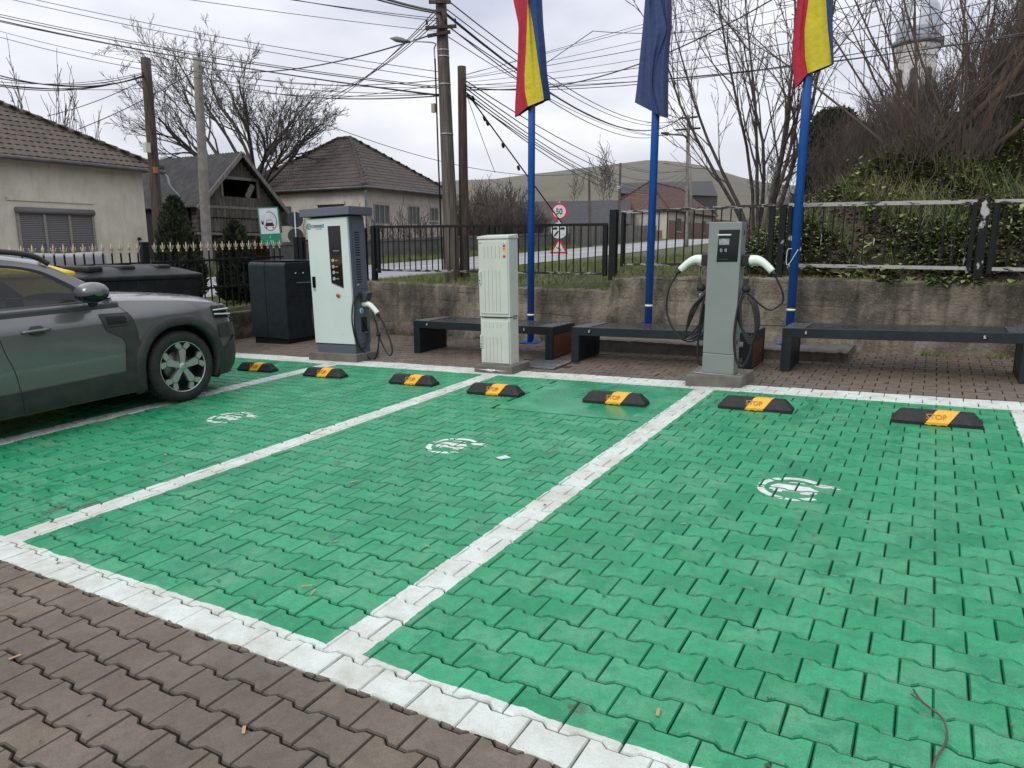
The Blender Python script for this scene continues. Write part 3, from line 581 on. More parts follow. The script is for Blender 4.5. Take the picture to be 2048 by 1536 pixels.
# ---- distribution cabinet
cl = np.array([-4.33, 7.05, g(-4.33, 7.05)]); CB = thing('distribution_cabinet', 'pale grey-green ribbed utility cabinet with two doors on a concrete block', 'cabinet', cl)
m = MB(); m.slab(-4.51, -4.0, 6.885, 7.33, -.03, .085); m.build('plinth', M_CONCB, CB, bevel=.01, loc=cl)
m = MB()
for p, q, r3, z0, z1 in ((.18, .012, 0, .005, .004), (.30, .008, 0, .004, .003)):
    m.add([(-4.3 + math.cos(a) * p * (.5 + .35 * math.sin(5 * a)), 6.8832, .10 + .012 * math.sin(a) * (1 + .6 * math.sin(7 * a + p))) for a in np.linspace(0, 2 * math.pi, 18)[:-1]], [tuple(range(17))])
m.v = [v_ + np.array((.02 * i, -.0005 * i, -.004)) for i, v_ in enumerate(m.v)]; m.build('paint_splash', M_WHITE, CB, loc=cl)
a, b, c, d = -4.478, -4.072, 6.98, 7.185
CB.rotation_euler = (0, -.02, 0)
Bx('lower_housing', M_CAB, CB, a + .006, b - .004, c + .012, d, .145, .688, .006, cl); Bx('upper_housing', M_CAB, CB, a, b, c + .006, d + .004, .70, 1.575, .006, cl)
m = MB(); m.add([(a - .008, c - .008, 1.578), (b + .008, c - .008, 1.578), (b + .008, d + .01, 1.578), (a - .008, d + .01, 1.578), (a - .004, c - .004, 1.607), (b + .004, c - .004, 1.607), (b + .002, d + .006, 1.628), (a - .002, d + .006, 1.628)], [(3, 2, 1, 0), (4, 5, 6, 7), (0, 1, 5, 4), (1, 2, 6, 5), (2, 3, 7, 6), (3, 0, 4, 7)]); m.build('lid', M_CAB, CB, bevel=.004, loc=cl)
for nm, z0, z1, groups in (('upper_door', .735, 1.555, ((1.36, 1.50), (.76, 1.23))), ('lower_door', .165, .655, ((.575, .63), (.185, .47)))):
    dr = Bx(nm, M_CAB, CB, a + .018, b - .016, c - .006, c + .012, z0, z1, .005, cl)
    m = MB()
    for (s0, s1) in groups:
        for i in range(5): x = a + .085 + i * .05; m.box(x - .0035, x + .0035, c - .0085, c - .005, s0, s1)
    rb = m.build('door_rib', M_CAB, dr, bevel=.0015); rb.data.transform(Matrix.Translation(-Vector(cl)))
    m = MB()
    for (s0, s1) in groups:
        for i in range(5): x = a + .085 + i * .05; m.box(x + .004, x + .007, c - .0066, c - .0058, s0, s1)
    rb = m.build('rib_groove', M_CABL, dr); rb.data.transform(Matrix.Translation(-Vector(cl)))
    zc = (z0 * .42 + z1 * .58) if nm == 'upper_door' else (z0 * .45 + z1 * .55); zc = 1.135 if nm == 'upper_door' else .405
    m = MB(); m.box(a + .012, a + .045, c - .02, c - .004, zc - .07, zc + .085); m.box(a + .018, a + .038, c - .03, c - .018, zc + .02, zc + .075); hh = m.build('door_handle', M_CAB, dr, bevel=.006); hh.data.transform(Matrix.Translation(-Vector(cl)))
    m = MB(); m.box(a + .022, a + .034, c - .0215, c - .0195, zc - .03, zc - .012); m.box(a + .02, a + .036, c - .0215, c - .0195, zc - .055, zc - .045); k_ = m.build('key_slot', M_DARK, dr); k_.data.transform(Matrix.Translation(-Vector(cl)))
m = MB(); m.box(b - .002, b + .0015, c + .09, c + .17, .705, .713); m.box(b - .002, b + .0015, c + .09, c + .17, .675, .683); m.box(a + .03, b - .03, c - .001, c + .006, .690, .698); m.build('vent_slot', M_DARK, CB, loc=cl)
for i, (zz, mt) in enumerate(((1.527, M_WHITE), (1.497, M_RED), (1.464, M_YELLOW), (1.437, M_YELLOW), (1.407, M_WHITE), (1.381, M_RED))):
    Bx('warning_sticker', mt, CB, b - .068, b - .038, c - .0105, c - .0055, zz - .013, zz + .013, 0, cl)
m = MB(); [m.box(b - .060, b - .046, c - .0115, c - .0100, zz - .006, zz + .006) for zz in (1.527, 1.464, 1.407)]; m.build('sticker_print', M_BLK, CB, loc=cl)
Bx('maker_plate', M_GREYT, CB, a + .02, a + .055, c - .008, c - .0055, 1.532, 1.54, 0, cl)
# ---- slim AC charger with two tethered plugs
cl = np.array([-1.745, 7.0, g(-1.745, 7.0)]); AC = thing('pedestal_charger', 'slim grey charging pedestal with two white plugs on coiled black cables', 'charger', cl)
m = MB(); m.add([(x, y, z + g(x, y)) for z in (-.03, .115) for x, y in ((-2.02, 6.90), (-1.49, 6.965), (-1.455, 7.36), (-2.03, 7.40))], [(3, 2, 1, 0), (4, 5, 6, 7), (0, 1, 5, 4), (1, 2, 6, 5), (2, 3, 7, 6), (3, 0, 4, 7)]); m.build('plinth', M_CONCB, AC, bevel=.014, loc=cl)
Bx('foot_plate', M_GALV, AC, -1.955, -1.505, 6.985, 7.24, .256, .266, .002, cl)
m = MB()
for x, y in ((-1.935, 7.0), (-1.935, 7.22), (-1.525, 7.0), (-1.525, 7.22)): m.lathe([(.012, .0), (.012, .012), (.006, .012), (.006, .03), (0, .03)], 6, Matrix.Translation((x, y, .266)), smooth=False)
m.build('anchor_bolt', M_GALV, AC, loc=cl)
a, b, c, d = -1.888, -1.580, 7.0, 7.19
Bx('lower_housing', M_AC, AC, a, b, c, d, .266, .461, .006, cl); Bx('upper_housing', M_AC, AC, a, b, c, d, .464, 1.722, .006, cl)
yA = c - .0005
def fA(px, py): p = at(px, py, Y=yA); return p[0], p[2]
sc_ = fpoly('display_panel', [(1428.6, 460), (1470.2, 459.2), (1466.6, 523.2), (1425.2, 523.6)], M_BLACK, AC, cl, Y=yA, d=.004)
u0, z0 = fA(1449, 469.5); m = MB(); m.box(u0 - .064, u0 + .064, yA - .0055, yA - .004, z0 - .0055, z0 + .0055); m.build('status_bar', M_WHITE, AC, loc=cl)
u0, z0 = fA(1448.5, 483.5); m = MB(); m.box(u0 - .047, u0 + .047, yA - .0055, yA - .004, z0 - .028, z0 + .028); m.build('screen', pm('lit_grey_screen', (.34, .36, .36), .25, 0, (.2, .22, .22), 60, lo=.5, hi=.55), AC, loc=cl)
u0, z0 = fA(1447, 500.5); m = MB()
for sgn in (-1, 1):
    for r0 in (.012, .02, .028):
        aa = [R_(-38 + 76 * i / 8) for i in range(9)]
        for p, q in zip(aa, aa[1:]): m.add([(u0 + sgn * (r0 * math.cos(p)), yA - .0048, z0 + r0 * math.sin(p)), (u0 + sgn * ((r0 + .0028) * math.cos(p)), yA - .0048, z0 + (r0 + .0028) * math.sin(p)), (u0 + sgn * ((r0 + .0028) * math.cos(q)), yA - .0048, z0 + (r0 + .0028) * math.sin(q)), (u0 + sgn * (r0 * math.cos(q)), yA - .0048, z0 + r0 * math.sin(q))], [(0, 1, 2, 3)])
m.build('contactless_symbol', M_SCREENT, AC, loc=cl)
u0, z0 = fA(1446, 518.5); m = MB(); m.box(u0 - .05, u0 + .05, yA - .0050, yA - .004, z0 - .003, z0 + .003); m.build('status_light', pm('dim_green', (.005, .07, .03), .3), AC, loc=cl)
for ya, za, h_ in ((c + .09, 1.60, .045), (c + .05, .56, .04)): m = MB(); m.box(b - .002, b + .0015, ya, ya + .04, za, za + h_); m.build('side_vent', M_DARK, AC, loc=cl)
for sgn, xs_, ym in ((1, b, c + .09), (-1, a, c + .09)):
    zc = 1.365
    m = MB(); m.box(min(xs_, xs_ + sgn * .075), max(xs_, xs_ + sgn * .075), ym - .045, ym + .045, zc - .055, zc + .055); m.build('plug_holster', M_RUBBER, AC, bevel=.012, loc=cl)
    p0 = np.array((xs_ + sgn * .07, ym, zc)); pts = spl([p0, p0 + (sgn * .07, 0, .003), p0 + (sgn * .14, -.01, -.03), p0 + (sgn * .215, -.015, -.10)], 18)
    MB().tube(pts, np.interp(np.linspace(0, 1, len(pts)), [0, .3, .7, 1], [.049, .044, .034, .033]), 16).build('charging_plug', M_WHITEP, AC, loc=cl)
    e = p0 + (sgn * .215, -.015, -.10); m = MB(); m.tube([e, e + (sgn * .015, 0, -.02), e + (sgn * .04, 0, -.055)], [.024, .019, .011], 10)
    hk = np.array((xs_ + sgn * .05, ym - .02, 1.04))
    if sgn > 0:
        m.tube(spl([e + (.035, 0, -.05), e + (.10, .02, -.19), e + (.10, .03, -.29), e + (-.0, .02, -.36), e + (-.1, -.02, -.30), hk + (.06, -.02, .0), hk + (.02, -.03, .01)], 60), .0095, 8)
        for k in range(4):
            w_ = .085 + .012 * k; h_ = .40 + .02 * k; t0 = .01 * k
            m.tube(spl([hk + (.0, -.03 - t0, 0), hk + (-.055 + .012 * k, -.04 - t0, -.10), hk + (-.02 + .01 * k, -.05 - t0, -h_ * .7), hk + (.09, -.05 - t0, -h_), hk + (.155 - .008 * k, -.04 - t0, -h_ * .72), hk + (.125 - .01 * k, -.03 - t0, -h_ * .25), hk + (.03, -.03 - t0, .0)], 60), .0095, 8)
        m.tube(spl([hk + (.10, -.05, -.37), hk + (.09, -.06, -.55), hk + (.03, -.06, -.68), hk + (-.03, -.07, -.62), hk + (-.06, -.08, -.40), hk + (-.045, -.06, -.1), hk + (-.02, -.03, .02)], 60), .0115, 8)
    else:
        m.tube(spl([e + (-.035, 0, -.05), e + (-.11, .0, -.20), e + (-.12, 0, -.42), e + (-.03, .0, -.62), e + (.06, .02, -.70), e + (.16, .03, -.705), (xs_ + .01, ym, .665)], 60), .0095, 8)
        for k in range(3):
            m.tube(spl([hk + (.035, -.02 - .012 * k, .0), hk + (-.05 - .02 * k, -.03 - .012 * k, -.16), hk + (-.155 + .012 * k, -.04 - .012 * k, -.42), hk + (-.16 + .02 * k, -.04 - .01 * k, -.455), hk + (-.05 + .03 * k, -.03, -.36), hk + (.03, -.02, -.22 + .06 * k)], 60), .0095, 8)
        m.tube(spl([hk + (.03, -.03, 0), hk + (.01, -.05, -.2), hk + (-.005, -.05, -.45), hk + (.0, -.05, -.66), hk + (.04, -.03, -.71)], 40), .0115, 8)
    m.build('cable', M_CABLE, AC, loc=cl)
    m = MB(); m.lathe([(0, -.04), (.03, -.035), (.045, -.01), (.035, .02), (.01, .04), (0, .042)], 14, Matrix.Translation(hk + np.array((sgn * .01, -.02, .06)))); m.tube([hk + (sgn * .01, -.02, .09), hk + (sgn * .03, -.01, .16), hk + (sgn * .03, 0, .26)], .003, 5); m.build('plug_cap', M_RUBBER, AC, loc=cl)
    m = MB(); m.tube([(xs_, ym, 1.05), hk + (0, 0, .01), hk + (sgn * .02, -.02, -.01), hk + (sgn * .02, -.02, -.05)], .008, 6); m.build('cable_hook', M_GALV, AC, loc=cl)
# ---- parcel-locker-like dark machine
cl = np.array([-9.15, 8.4, g(-9.15, 8.4)]); LK = thing('deposit_machine', 'dark anthracite return machine with rounded top beside the mint charger', 'machine', cl)
lx0, lx1, ly0, ly1, lz0, lz1 = -9.62, -8.79, 8.02, 9.25, -.06, 1.245
Bx('plinth', M_BLACKMETAL, LK, lx0 + .03, lx1 - .02, ly0 + .03, ly1 - .03, lz0 - .02, .03, .004, cl)
def rbox(name, x0, x1): 
    m = MB(); pr = [(ly0, .03), (ly0, lz1 - .05), (ly0 + .012, lz1 - .02), (ly0 + .04, lz1), (ly1 - .04, lz1 + .02), (ly1, lz1 - .03), (ly1, .03)]
    m.prism(pr, lambda u, v, d: (d, u, v), x0, x1); return m.build(name, M_STEEL, LK, bevel=.012, loc=cl, recalc=True, seg=3)
rbox('rear_cabinet', lx0, lx0 + .37); rbox('front_cabinet', lx0 + .378, lx1)
m = MB(); X_ = lx1
m.box(X_, X_ + .006, ly0 + .10, ly1 - .06, 1.14, 1.152); m.box(X_, X_ + .006, ly0 + .12, ly1 - .06, .98, .985); m.box(X_, X_ + .006, ly0 + .12, ly1 - .06, .76, .765); m.box(X_, X_ + .006, ly0 + .12, ly1 - .06, .72, .725); m.box(X_, X_ + .005, ly0 + .06, ly0 + .066, .06, .72); m.box(X_, X_ + .005, ly0 + .06, ly1 - .06, .712, .718); m.build('panel_seam', M_DARK, LK, loc=cl)
m = MB(); m.box(X_, X_ + .012, ly0 + .24, ly1 - .2, .915, .928); m.build('slot_lip', M_GALV, LK, bevel=.003, loc=cl)
m = MB(); [m.lathe([(0, .004), (.012, .004), (.012, 0)], 12, Matrix.Translation((X_, ly0 + y_, 1.075)) @ Matrix.Rotation(R_(90), 4, 'Y')) for y_ in (.23, .39)]; m.build('indicator_light', M_WHITE, LK, loc=cl)
m = MB(); m.box(X_, X_ + .003, ly0 + .25, ly0 + .47, .60, .64); m.build('nameplate', M_DARK, LK, loc=cl)
m = MB(); m.box(lx0 + .01, lx1 - .01, ly0 + .06, ly1 - .06, lz1 + .0225, lz1 + .0265); m.build('wet_top', M_WET, LK, loc=cl)
# ================================================================ WHEEL STOPS
def stop_mesh():
    L_, W_, H_ = .30, .075, .10; t = thing('wheel_stop', None, 'wheel stop', (0, 0, 0))
    def sec(x, k): # cross-section at x: base wide, chamfered top
        s = 1 - k; return [(x, -W_, 0), (x, -W_, .022), (x, -W_ + .004, .028), (x, -.032 - .02 * s, H_ * (1 - .0 * s)), (x, .032 + .02 * s, H_), (x, W_ - .004, .028), (x, W_, .022), (x, W_, 0)]
    def stripe(m, xa, xb, sh): pass
    xsn = [-.30, -.295, -.235, -.10, -.0, .10, .235, .295, .30]
    m = MB(); G_ = []
    for x in (-.235, -.075, .075, .235): G_.append([(x, -W_, 0), (x, -W_, .024), (x, -W_ + .006, .03), (x, -.034, H_ - .006), (x, -.026, H_), (x, .026, H_), (x, .034, H_ - .006), (x, W_ - .006, .03), (x, W_, .024), (x, W_, 0)])
    Z = (0, 0, .024, .024, .030, .030)
    for x, s in ((-.30, -1), (.30, 1)):
        e = [(x, -W_ + .012, 0), (x, -W_ + .012, .024), (x - s * .004, -W_ + .02, .03), (x - s * .055, -.034, H_ - .010), (x - s * .062, -.026, H_ - .004), (x - s * .062, .026, H_ - .004), (x - s * .055, .034, H_ - .010), (x - s * .004, W_ - .02, .03), (x, W_ - .012, .024), (x, W_ - .012, 0)]
        G_ = [e] + G_ if s < 0 else G_ + [e]
    m.grid(G_[::-1], smooth=False)
    k = len(G_); m.add(G_[0], [tuple(range(10))[::-1]]); m.add(G_[-1], [tuple(range(10))])
    m.build('body', M_RUBBER, t, bevel=.003)
    m = MB(); sh = .045
    P = lambda y, z, x: (x, y, z)
    sh = .06
    rowsP = [(-W_ - .0015, .004), (-W_ - .0015, .025), (-W_ + .0045, .032), (-.0345, H_ - .0045), (-.0262, H_ + .0015), (.0262, H_ + .0015), (.0345, H_ - .0045), (W_ + .0, .030)]
    G_ = []
    for y, z in rowsP: f = (z / H_) * sh + (y + W_) * .25; G_.append([(-.078 + f * sgn0, y, z) for sgn0 in (1,)] + [(.068 + f, y, z)])
    m.grid(G_, smooth=False); m.build('yellow_band', M_YELLOW, t, recalc=False)
    ang = math.atan2(H_ - .036, W_ - .040); Mt = Matrix.Translation((-.028, -W_ + .004, .034)) @ Matrix.Rotation(ang, 4, 'X') @ Matrix.Translation((.0, .022, .0035))
    text('STOP', .056, Mt @ Matrix.Translation((-.040, -.008, 0)), M_YDARK, t, 'embossed_lettering', .001, .0006)
    m = MB()
    for sx_ in (-.16, .16): m.lathe([(0, .002), (.014, .002), (.014, -.002)], 12, Matrix.Translation((sx_, .0, H_)), closed=False)
    m.build('bolt_hole', M_DARK, t)
    m = MB(); [m.box(-.27 + i * .06, -.235 + i * .06, -W_ - .002, -W_ + .01, -.002, .008) for i in range(10)]; m.build('base_lug', M_RUBBER, t)
    return t
STOPS = [(-7.29, 6.12, .03, 'wheel stop ahead of the grey car, leftmost of the row'), (-6.10, 6.10, .02, 'wheel stop on the white line by the mint charger'), (-4.77, 6.08, .0, 'wheel stop between the mint charger and the pale cabinet'), (-3.635, 5.93, .01, 'wheel stop left of the painted slab, near the pale cabinet'), (-2.38, 5.97, .01, 'wheel stop standing on the smooth painted slab'), (-1.19, 6.16, .005, 'wheel stop in front of the slim grey charger'), (.13, 6.15, 0, 'wheel stop at the far right, last of the row')]
PRO = stop_mesh()
NRM = Vector((-GA, -GB, 1)).normalized()
def slope_M(x, y, rz=0, dz=0):
    q = Vector((0, 0, 1)).rotation_difference(NRM).to_matrix().to_4x4(); return Matrix.Translation((x, y, g(x, y) + dz)) @ q @ Matrix.Rotation(rz, 4, 'Z')
for i, (x, y, rz_, lab) in enumerate(STOPS):
    o = PRO if i == 0 else copy_tree(PRO)
    o.matrix_world = slope_M(x, y, rz_, .0015); o['label'] = 'black rubber ' + lab.replace('wheel stop', 'wheel stop with yellow band', 1); o['group'] = 'rubber wheel stops along the bays'
# ================================================================ BENCHES
def bench(x0, x1, y0, y1, zt0, zt1, lab):
    xm = (x0 + x1) / 2; ym = (y0 + y1) / 2; zt = (zt0 + zt1) / 2; sl = (zt1 - zt0) / (x1 - x0); B = thing('bench', lab, 'bench', (xm, ym, g(xm, ym)), 'dark steel benches by the wall'); l_ = np.array(B.location)
    Z = lambda x: zt + sl * (x - xm)
    def hb(mb, xa, xb, ya, yb, za, zb_): # box hanging from the sloping top, za/zb below top
        v = np.array([(x, y, Z(x) + z) for z in (za, zb_) for y in (ya, yb) for x in (xa, xb)]); return mb.add(v, [(0, 2, 3, 1), (4, 5, 7, 6), (0, 1, 5, 4), (2, 6, 7, 3), (0, 4, 6, 2), (1, 3, 7, 5)])
    m = MB(); hb(m, x0, x1, y0, y0 + .05, -.10, 0); hb(m, x0, x1, y1 - .05, y1, -.10, 0); hb(m, x0, x0 + .10, y0 + .05, y1 - .05, -.10, 0); hb(m, x1 - .10, x1, y0 + .05, y1 - .05, -.10, 0); m.build('top_frame', M_STEEL, B, bevel=.004, loc=l_)
    m = MB(); hb(m, x0 + .10, x1 - .10, y0 + .05, y1 - .05, -.05, -.004); m.build('seat_panel', M_WET, B, loc=l_)
    for xa, xb in ((x0 + .004, x0 + .22), (x1 - .22, x1 - .004)):
        m = MB(); hb(m, xa, xb, y0 + .004, y1 - .004, .0003, .0022); m.build('end_plate', pm('wet_steel', (.05, .06, .066), .22, 0, (.09, .10, .11), 60, rough2=.4, bump=.3, bsc=90) if 'wet_steel' not in MATS else MATS['wet_steel'], B, loc=l_)
    for xa, xb, out in ((x0, x0 + .10, -1), (x1 - .10, x1, 1)):
        m = MB()
        for ya, yb in ((y0, y0 + .05), (y1 - .05, y1)):
            v = np.array([(x, y, (g(x, y) + .001) if k == 0 else Z(x) - .10) for k in (0, 1) for y in (ya, yb) for x in (xa, xb)]); m.add(v, [(0, 2, 3, 1), (4, 5, 7, 6), (0, 1, 5, 4), (2, 6, 7, 3), (0, 4, 6, 2), (1, 3, 7, 5)])
        xi = (xb - .012, xb - .004) if out < 0 else (xa + .004, xa + .012)
        v = np.array([(x, y, (g(x, y) + .002) if k == 0 else Z(x) - .10) for k in (0, 1) for y in (y0 + .05, y1 - .05) for x in xi]); m.add(v, [(0, 2, 3, 1), (4, 5, 7, 6), (0, 1, 5, 4), (2, 6, 7, 3), (0, 4, 6, 2), (1, 3, 7, 5)])
        lg_ = m.build('leg', M_STEEL, B, bevel=.003, loc=l_)
        m = MB(); xo = (xa + .006, xa + .03) if out < 0 else (xb - .03, xb - .006); h0 = g((xa + xb) / 2, ym); h1 = Z((xa + xb) / 2) - .10; n_ = 9
        for i in range(n_): m.box(xo[0], xo[1], y0 + .052, y1 - .052, h0 + .012 + (h1 - h0 - .014) * i / n_ + .002, h0 + .012 + (h1 - h0 - .014) * (i + 1) / n_ - .002)
        sl_ = m.build('side_slats', M_WOODR, lg_, bevel=.002); sl_.data.transform(Matrix.Translation(-Vector(l_)))
    for xx in (x0 + .235, x1 - .40):
        m = MB(); zc = Z(xx) - .047; m.lathe([(0, .006), (.024, .006), (.027, 0)], 20, Matrix.Translation((xx, y0, zc)) @ Matrix.Rotation(R_(90), 4, 'X')); bd = m.build('charging_badge', M_BLACK, B, loc=l_)
        m = MB(); m.box(xx - .010, xx + .002, y0 - .0075, y0 - .0062, zc - .002, zc + .011); m.bar((xx - .012, y0 - .007, zc - .012), (xx + .012, y0 - .007, zc - .008), .002, .004); m.bar((xx + .0, y0 - .007, zc + .002), (xx + .012, y0 - .007, zc - .01), .002, .004); q = m.build('badge_mark', M_SCREENT, bd); q.data.transform(Matrix.Translation(-Vector(l_)))
bench(-6.16, -4.0, 7.88, 8.53, .487, .512, 'dark steel bench behind the pale cabinet, by the first flagpole')
bench(-3.73, -1.59, 7.86, 8.51, .532, .588, 'dark steel bench behind the slim grey charger, between the other two benches')
bench(-1.31, .88, 7.93, 8.55, .650, .725, 'dark steel bench at the right end of the wall')
# ================================================================ FLAGPOLES AND FLAGS
M_CF = [pm('flag_red', (.40, .012, .035), .75, bump=.6, bsc=11, bd=.02), pm('flag_yellow', (.58, .49, .015), .75, 0, (.50, .42, .02), 9, bump=.6, bsc=11, bd=.02), pm('flag_blue', (.012, .045, .17), .75, bump=.6, bsc=11, bd=.02), pm('flag_navy', (.03, .05, .145), .75, bump=.6, bsc=11, bd=.02)]
def flagpole(px_, zt, lab, zb_):
    P_ = thing('flagpole', lab, 'flagpole', (px_, 9.15, zb_), 'blue flagpoles behind the benches'); l_ = np.array(P_.location)
    MB().tube([(px_, 9.15, zb_ + .01), (px_, 9.15, zt)], .05, 20).build('pole', M_BLUE, P_, loc=l_)
    m = MB(); zc = zb_ + .42; m.tube([(px_, 9.15, zc - .022), (px_, 9.15, zc + .004)], .0512, 20); m.build('white_band', M_WHITE, P_, loc=l_)
    m = MB(); m.tube([(px_, 9.15, zc + .0045), (px_, 9.15, zc + .022)], .0516, 20); m.build('black_band', M_BLK, P_, loc=l_)
    m = MB(); m.box(px_ - .13, px_ + .13, 9.02, 9.28, zb_, zb_ + .012); m.build('base_plate', M_BLUE, P_, bevel=.002, loc=l_)
    m = MB(); [m.lathe([(.014, 0), (.014, .02), (.007, .02), (.007, .05), (0, .05)], 6, Matrix.Translation((px_ + a_, 9.15 + b_, zb_ + .012)), smooth=False) for a_ in (-.1, .1) for b_ in (-.1, .1)]; m.build('base_bolt', M_GALV, P_, loc=l_)
    m = MB(); m.lathe([(0, .09), (.03, .085), (.055, .06), (.06, .03), (.05, .0)], 16, Matrix.Translation((px_, 9.15, zt))); m.build('finial', M_GALV, P_, loc=l_); return P_
flagpole(-5.0, 6.2, 'blue flagpole between the mint charger and the pale cabinet', .107)
flagpole(-3.215, 6.2, 'blue flagpole carrying the dark blue flag', .314)
P3 = flagpole(-1.43, 6.2, 'blue flagpole at the right, behind the right-hand bench', .336)
m = MB(); u = np.array((-1.43, 9.09, 1.38)); m.tube(spl([u + (-.03, 0, .09), u + (-.075, -.01, .07), u + (-.08, -.01, -.08), u + (-.05, -.01, -.09), u + (.0, -.01, .0), u + (.04, -.0, .08)], 30), .004, 5); m.build('tie_wire', M_WHITEP, P3, loc=np.array(P3.location))
def flag(name, lab, rows, bottoms, px_, seed, colors):
    """rows: photo row, then columns left to right at the front of the cloth; bottoms: last row per column"""
    ncol = len(rows[0]) - 1; yy = np.array([r[0] for r in rows], float); V = np.linspace(0, 1, 40); r3 = np.random.default_rng(seed); mb = MB(); sub = 9
    ztop = at(0, 0, Y=9.05)[2]
    def colpt(c, v): y = yy[0] + (bottoms[c] - yy[0]) * v; return np.interp(y, yy, [r[c + 1] for r in rows]), y
    F_ = []; ph = r3.uniform(0, 6, 8)
    for v in V:
        row = []
        for c in range(ncol - 1):
            x0_, y0_ = colpt(c, v); x1_, y1_ = colpt(c + 1, v)
            for k in range(sub):
                s = k / sub; tt = (c + s) / (ncol - 1); e_ = math.sin(math.pi * min(1, max(0, tt)))
                dep = 9.15 - .055 - .06 * e_ - .022 * math.sin(tt * 15 + ph[0] + v * 2.2) - .012 * math.sin(tt * 31 + ph[1] - v * 3) * e_
                row.append(at(x0_ + (x1_ - x0_) * s, y0_ + (y1_ - y0_) * s, Y=dep))
        x0_, y0_ = colpt(ncol - 1, v); row.append(at(x0_, y0_, Y=9.15 - .03)); F_.append(row)
    F_ = np.array(F_); nb = F_.shape[1]
    for c in range(ncol - 1): mb.grid(F_[:, c * sub:(c + 1) * sub + 1], mi=colors[c])
    Bk = F_.copy(); Bk[:, :, 1] = 9.15 + .055 + .03 * np.sin(np.linspace(0, math.pi, nb))[None, :]; Bk[:, 0] = F_[:, 0]; Bk[:, -1] = F_[:, -1]; Bk[:, 1:-1, 2] += .03
    mb.grid(Bk[:, ::-1], mi=colors[-1]); o = mb.build(name, M_CF); tag(o, lab, 'flag', 'flags hanging on the blue poles'); return o
F1 = [(-200, 1018, 1047, 1049, 1076), (0, 1026.5, 1055.5, 1056.5, 1079), (50, 1037, 1054, 1066, 1081), (100, 1036, 1052, 1073, 1085), (150, 1033.5, 1049, 1080, 1086.5), (185, 1031.5, 1050, 1086, 1087), (210, 1030, 1055.5, 1088.5, 1089), (240, 1029.5, 1058, 1089, 1089.5)]
flag('national_flag', 'limp red, yellow and blue flag on the pole nearest the lamp post', F1, [235, 213, 200, 200], -5.0, 3, [0, 1, 2, 2])
F3 = [(-200, 1596, 1622, 1640, 1668), (0, 1594, 1617, 1652, 1662), (60, 1589, 1609, 1656, 1663), (115, 1584.5, 1610, 1662.5, 1664), (150, 1587, 1616, 1664, 1665), (180, 1591, 1618, 1665, 1666)]
flag('national_flag', 'limp red and yellow flag at the right, over the bank', F3, [176, 147, 128, 127], -1.43, 5, [0, 1, 2, 2])
F2 = [(-200, 1300, 1310, 1330, 1345), (0, 1290, 1302, 1322, 1338), (60, 1285, 1302, 1334, 1335), (120, 1279, 1301, 1312, 1333), (170, 1274, 1300, 1306, 1333), (205, 1269.5, 1303, 1314, 1332), (240, 1266, 1312, 1325, 1331)]
flag('blue_flag', 'limp plain dark blue flag on the middle pole', F2, [205, 225, 232, 236], -3.215, 9, [3, 3, 3, 3])
# ================================================================ FENCES
def bar_fence(name, lab, pts0, pts1, rails, zt, zb_, n_, posts, mats, bw=.014, group=None, fin=None, depth_rail=.035):
    """pts0/pts1: ends of the run; rails: heights (at start, at end); posts: (fraction, zb, zt, w)"""
    a = np.array(pts0, float); b = np.array(pts1, float); t = thing(name, lab, 'fence', (a[0], a[1], 0), group); l_ = np.array(t.location); d = (b - a) / np.linalg.norm(b - a)
    for k, (z0, z1, hh) in enumerate(rails):
        m = MB(); m.bar((a[0], a[1], z0), (b[0], b[1], z1), depth_rail, hh); m.build('rail', mats[1] if k == 0 else mats[2], t, bevel=.002, loc=l_)
    proto = None; m = MB(); m.box(-bw / 2, bw / 2, -bw / 2, bw / 2, 0, 1); bm_ = m.build('bar', mats[0], t)
    if fin: fo = fin(); fo.parent = bm_
    for i in range(n_):
        s = (i + .5) / n_; o = bm_ if i == 0 else copy_tree(bm_, t); z0 = zb_[0] + (zb_[1] - zb_[0]) * s; z1 = zt[0] + (zt[1] - zt[0]) * s
        p = a + (b - a) * s; o.location = (p[0] - a[0], p[1] - a[1], z0); o.scale = (1, 1, z1 - z0)
        if fin:
            c = [c for c in kids(o)][0]; c.location = (0, 0, 1); c.scale = (1, 1, 1 / (z1 - z0)); c.rotation_euler = (0, 0, (0, .5, 1.3)[i % 3] + rng.normal(0, .2))
    for (s, z0, z1, w_) in posts:
        p = a + (b - a) * s; m = MB(); m.box(p[0] - w_ / 2, p[0] + w_ / 2, p[1] - w_ / 2, p[1] + w_ / 2, z0, z1); m.build('post', mats[0], t, bevel=.004, loc=l_)
    return t
GF = 'black iron fence panels on the back wall'
YF = 9.52
MK = (M_BLACKMETAL, M_BLACKMETAL, M_BLACKMETAL)
bar_fence('iron_fence', 'low black fence panel behind the mint charger', (-10.05, YF), (-8.40, YF), [(1.595, 1.605, .035), (.945, .955, .03)], (1.6, 1.6), (.95, .95), 14, [(0.0, .5, 1.66, .10), (.07, .5, 1.66, .09), (.985, .55, 1.80, .05)], MK, group=GF)
bar_fence('iron_fence', 'long black fence panel left of the middle flagpole, above the grass', (-8.22, YF), (-3.99, YF), [(1.815, 1.795, .04), (1.10, 1.115, .035)], (1.80, 1.78), (1.11, 1.12), 37, [(-.005, .88, 1.835, .08), (.018, 1.05, 1.81, .05), (.535, .86, 1.79, .05), (.56, .86, 1.79, .05), (.996, 1.08, 1.80, .05)], (M_BLACKMETAL, M_BLACKMETAL, M_PEEL), group=GF)
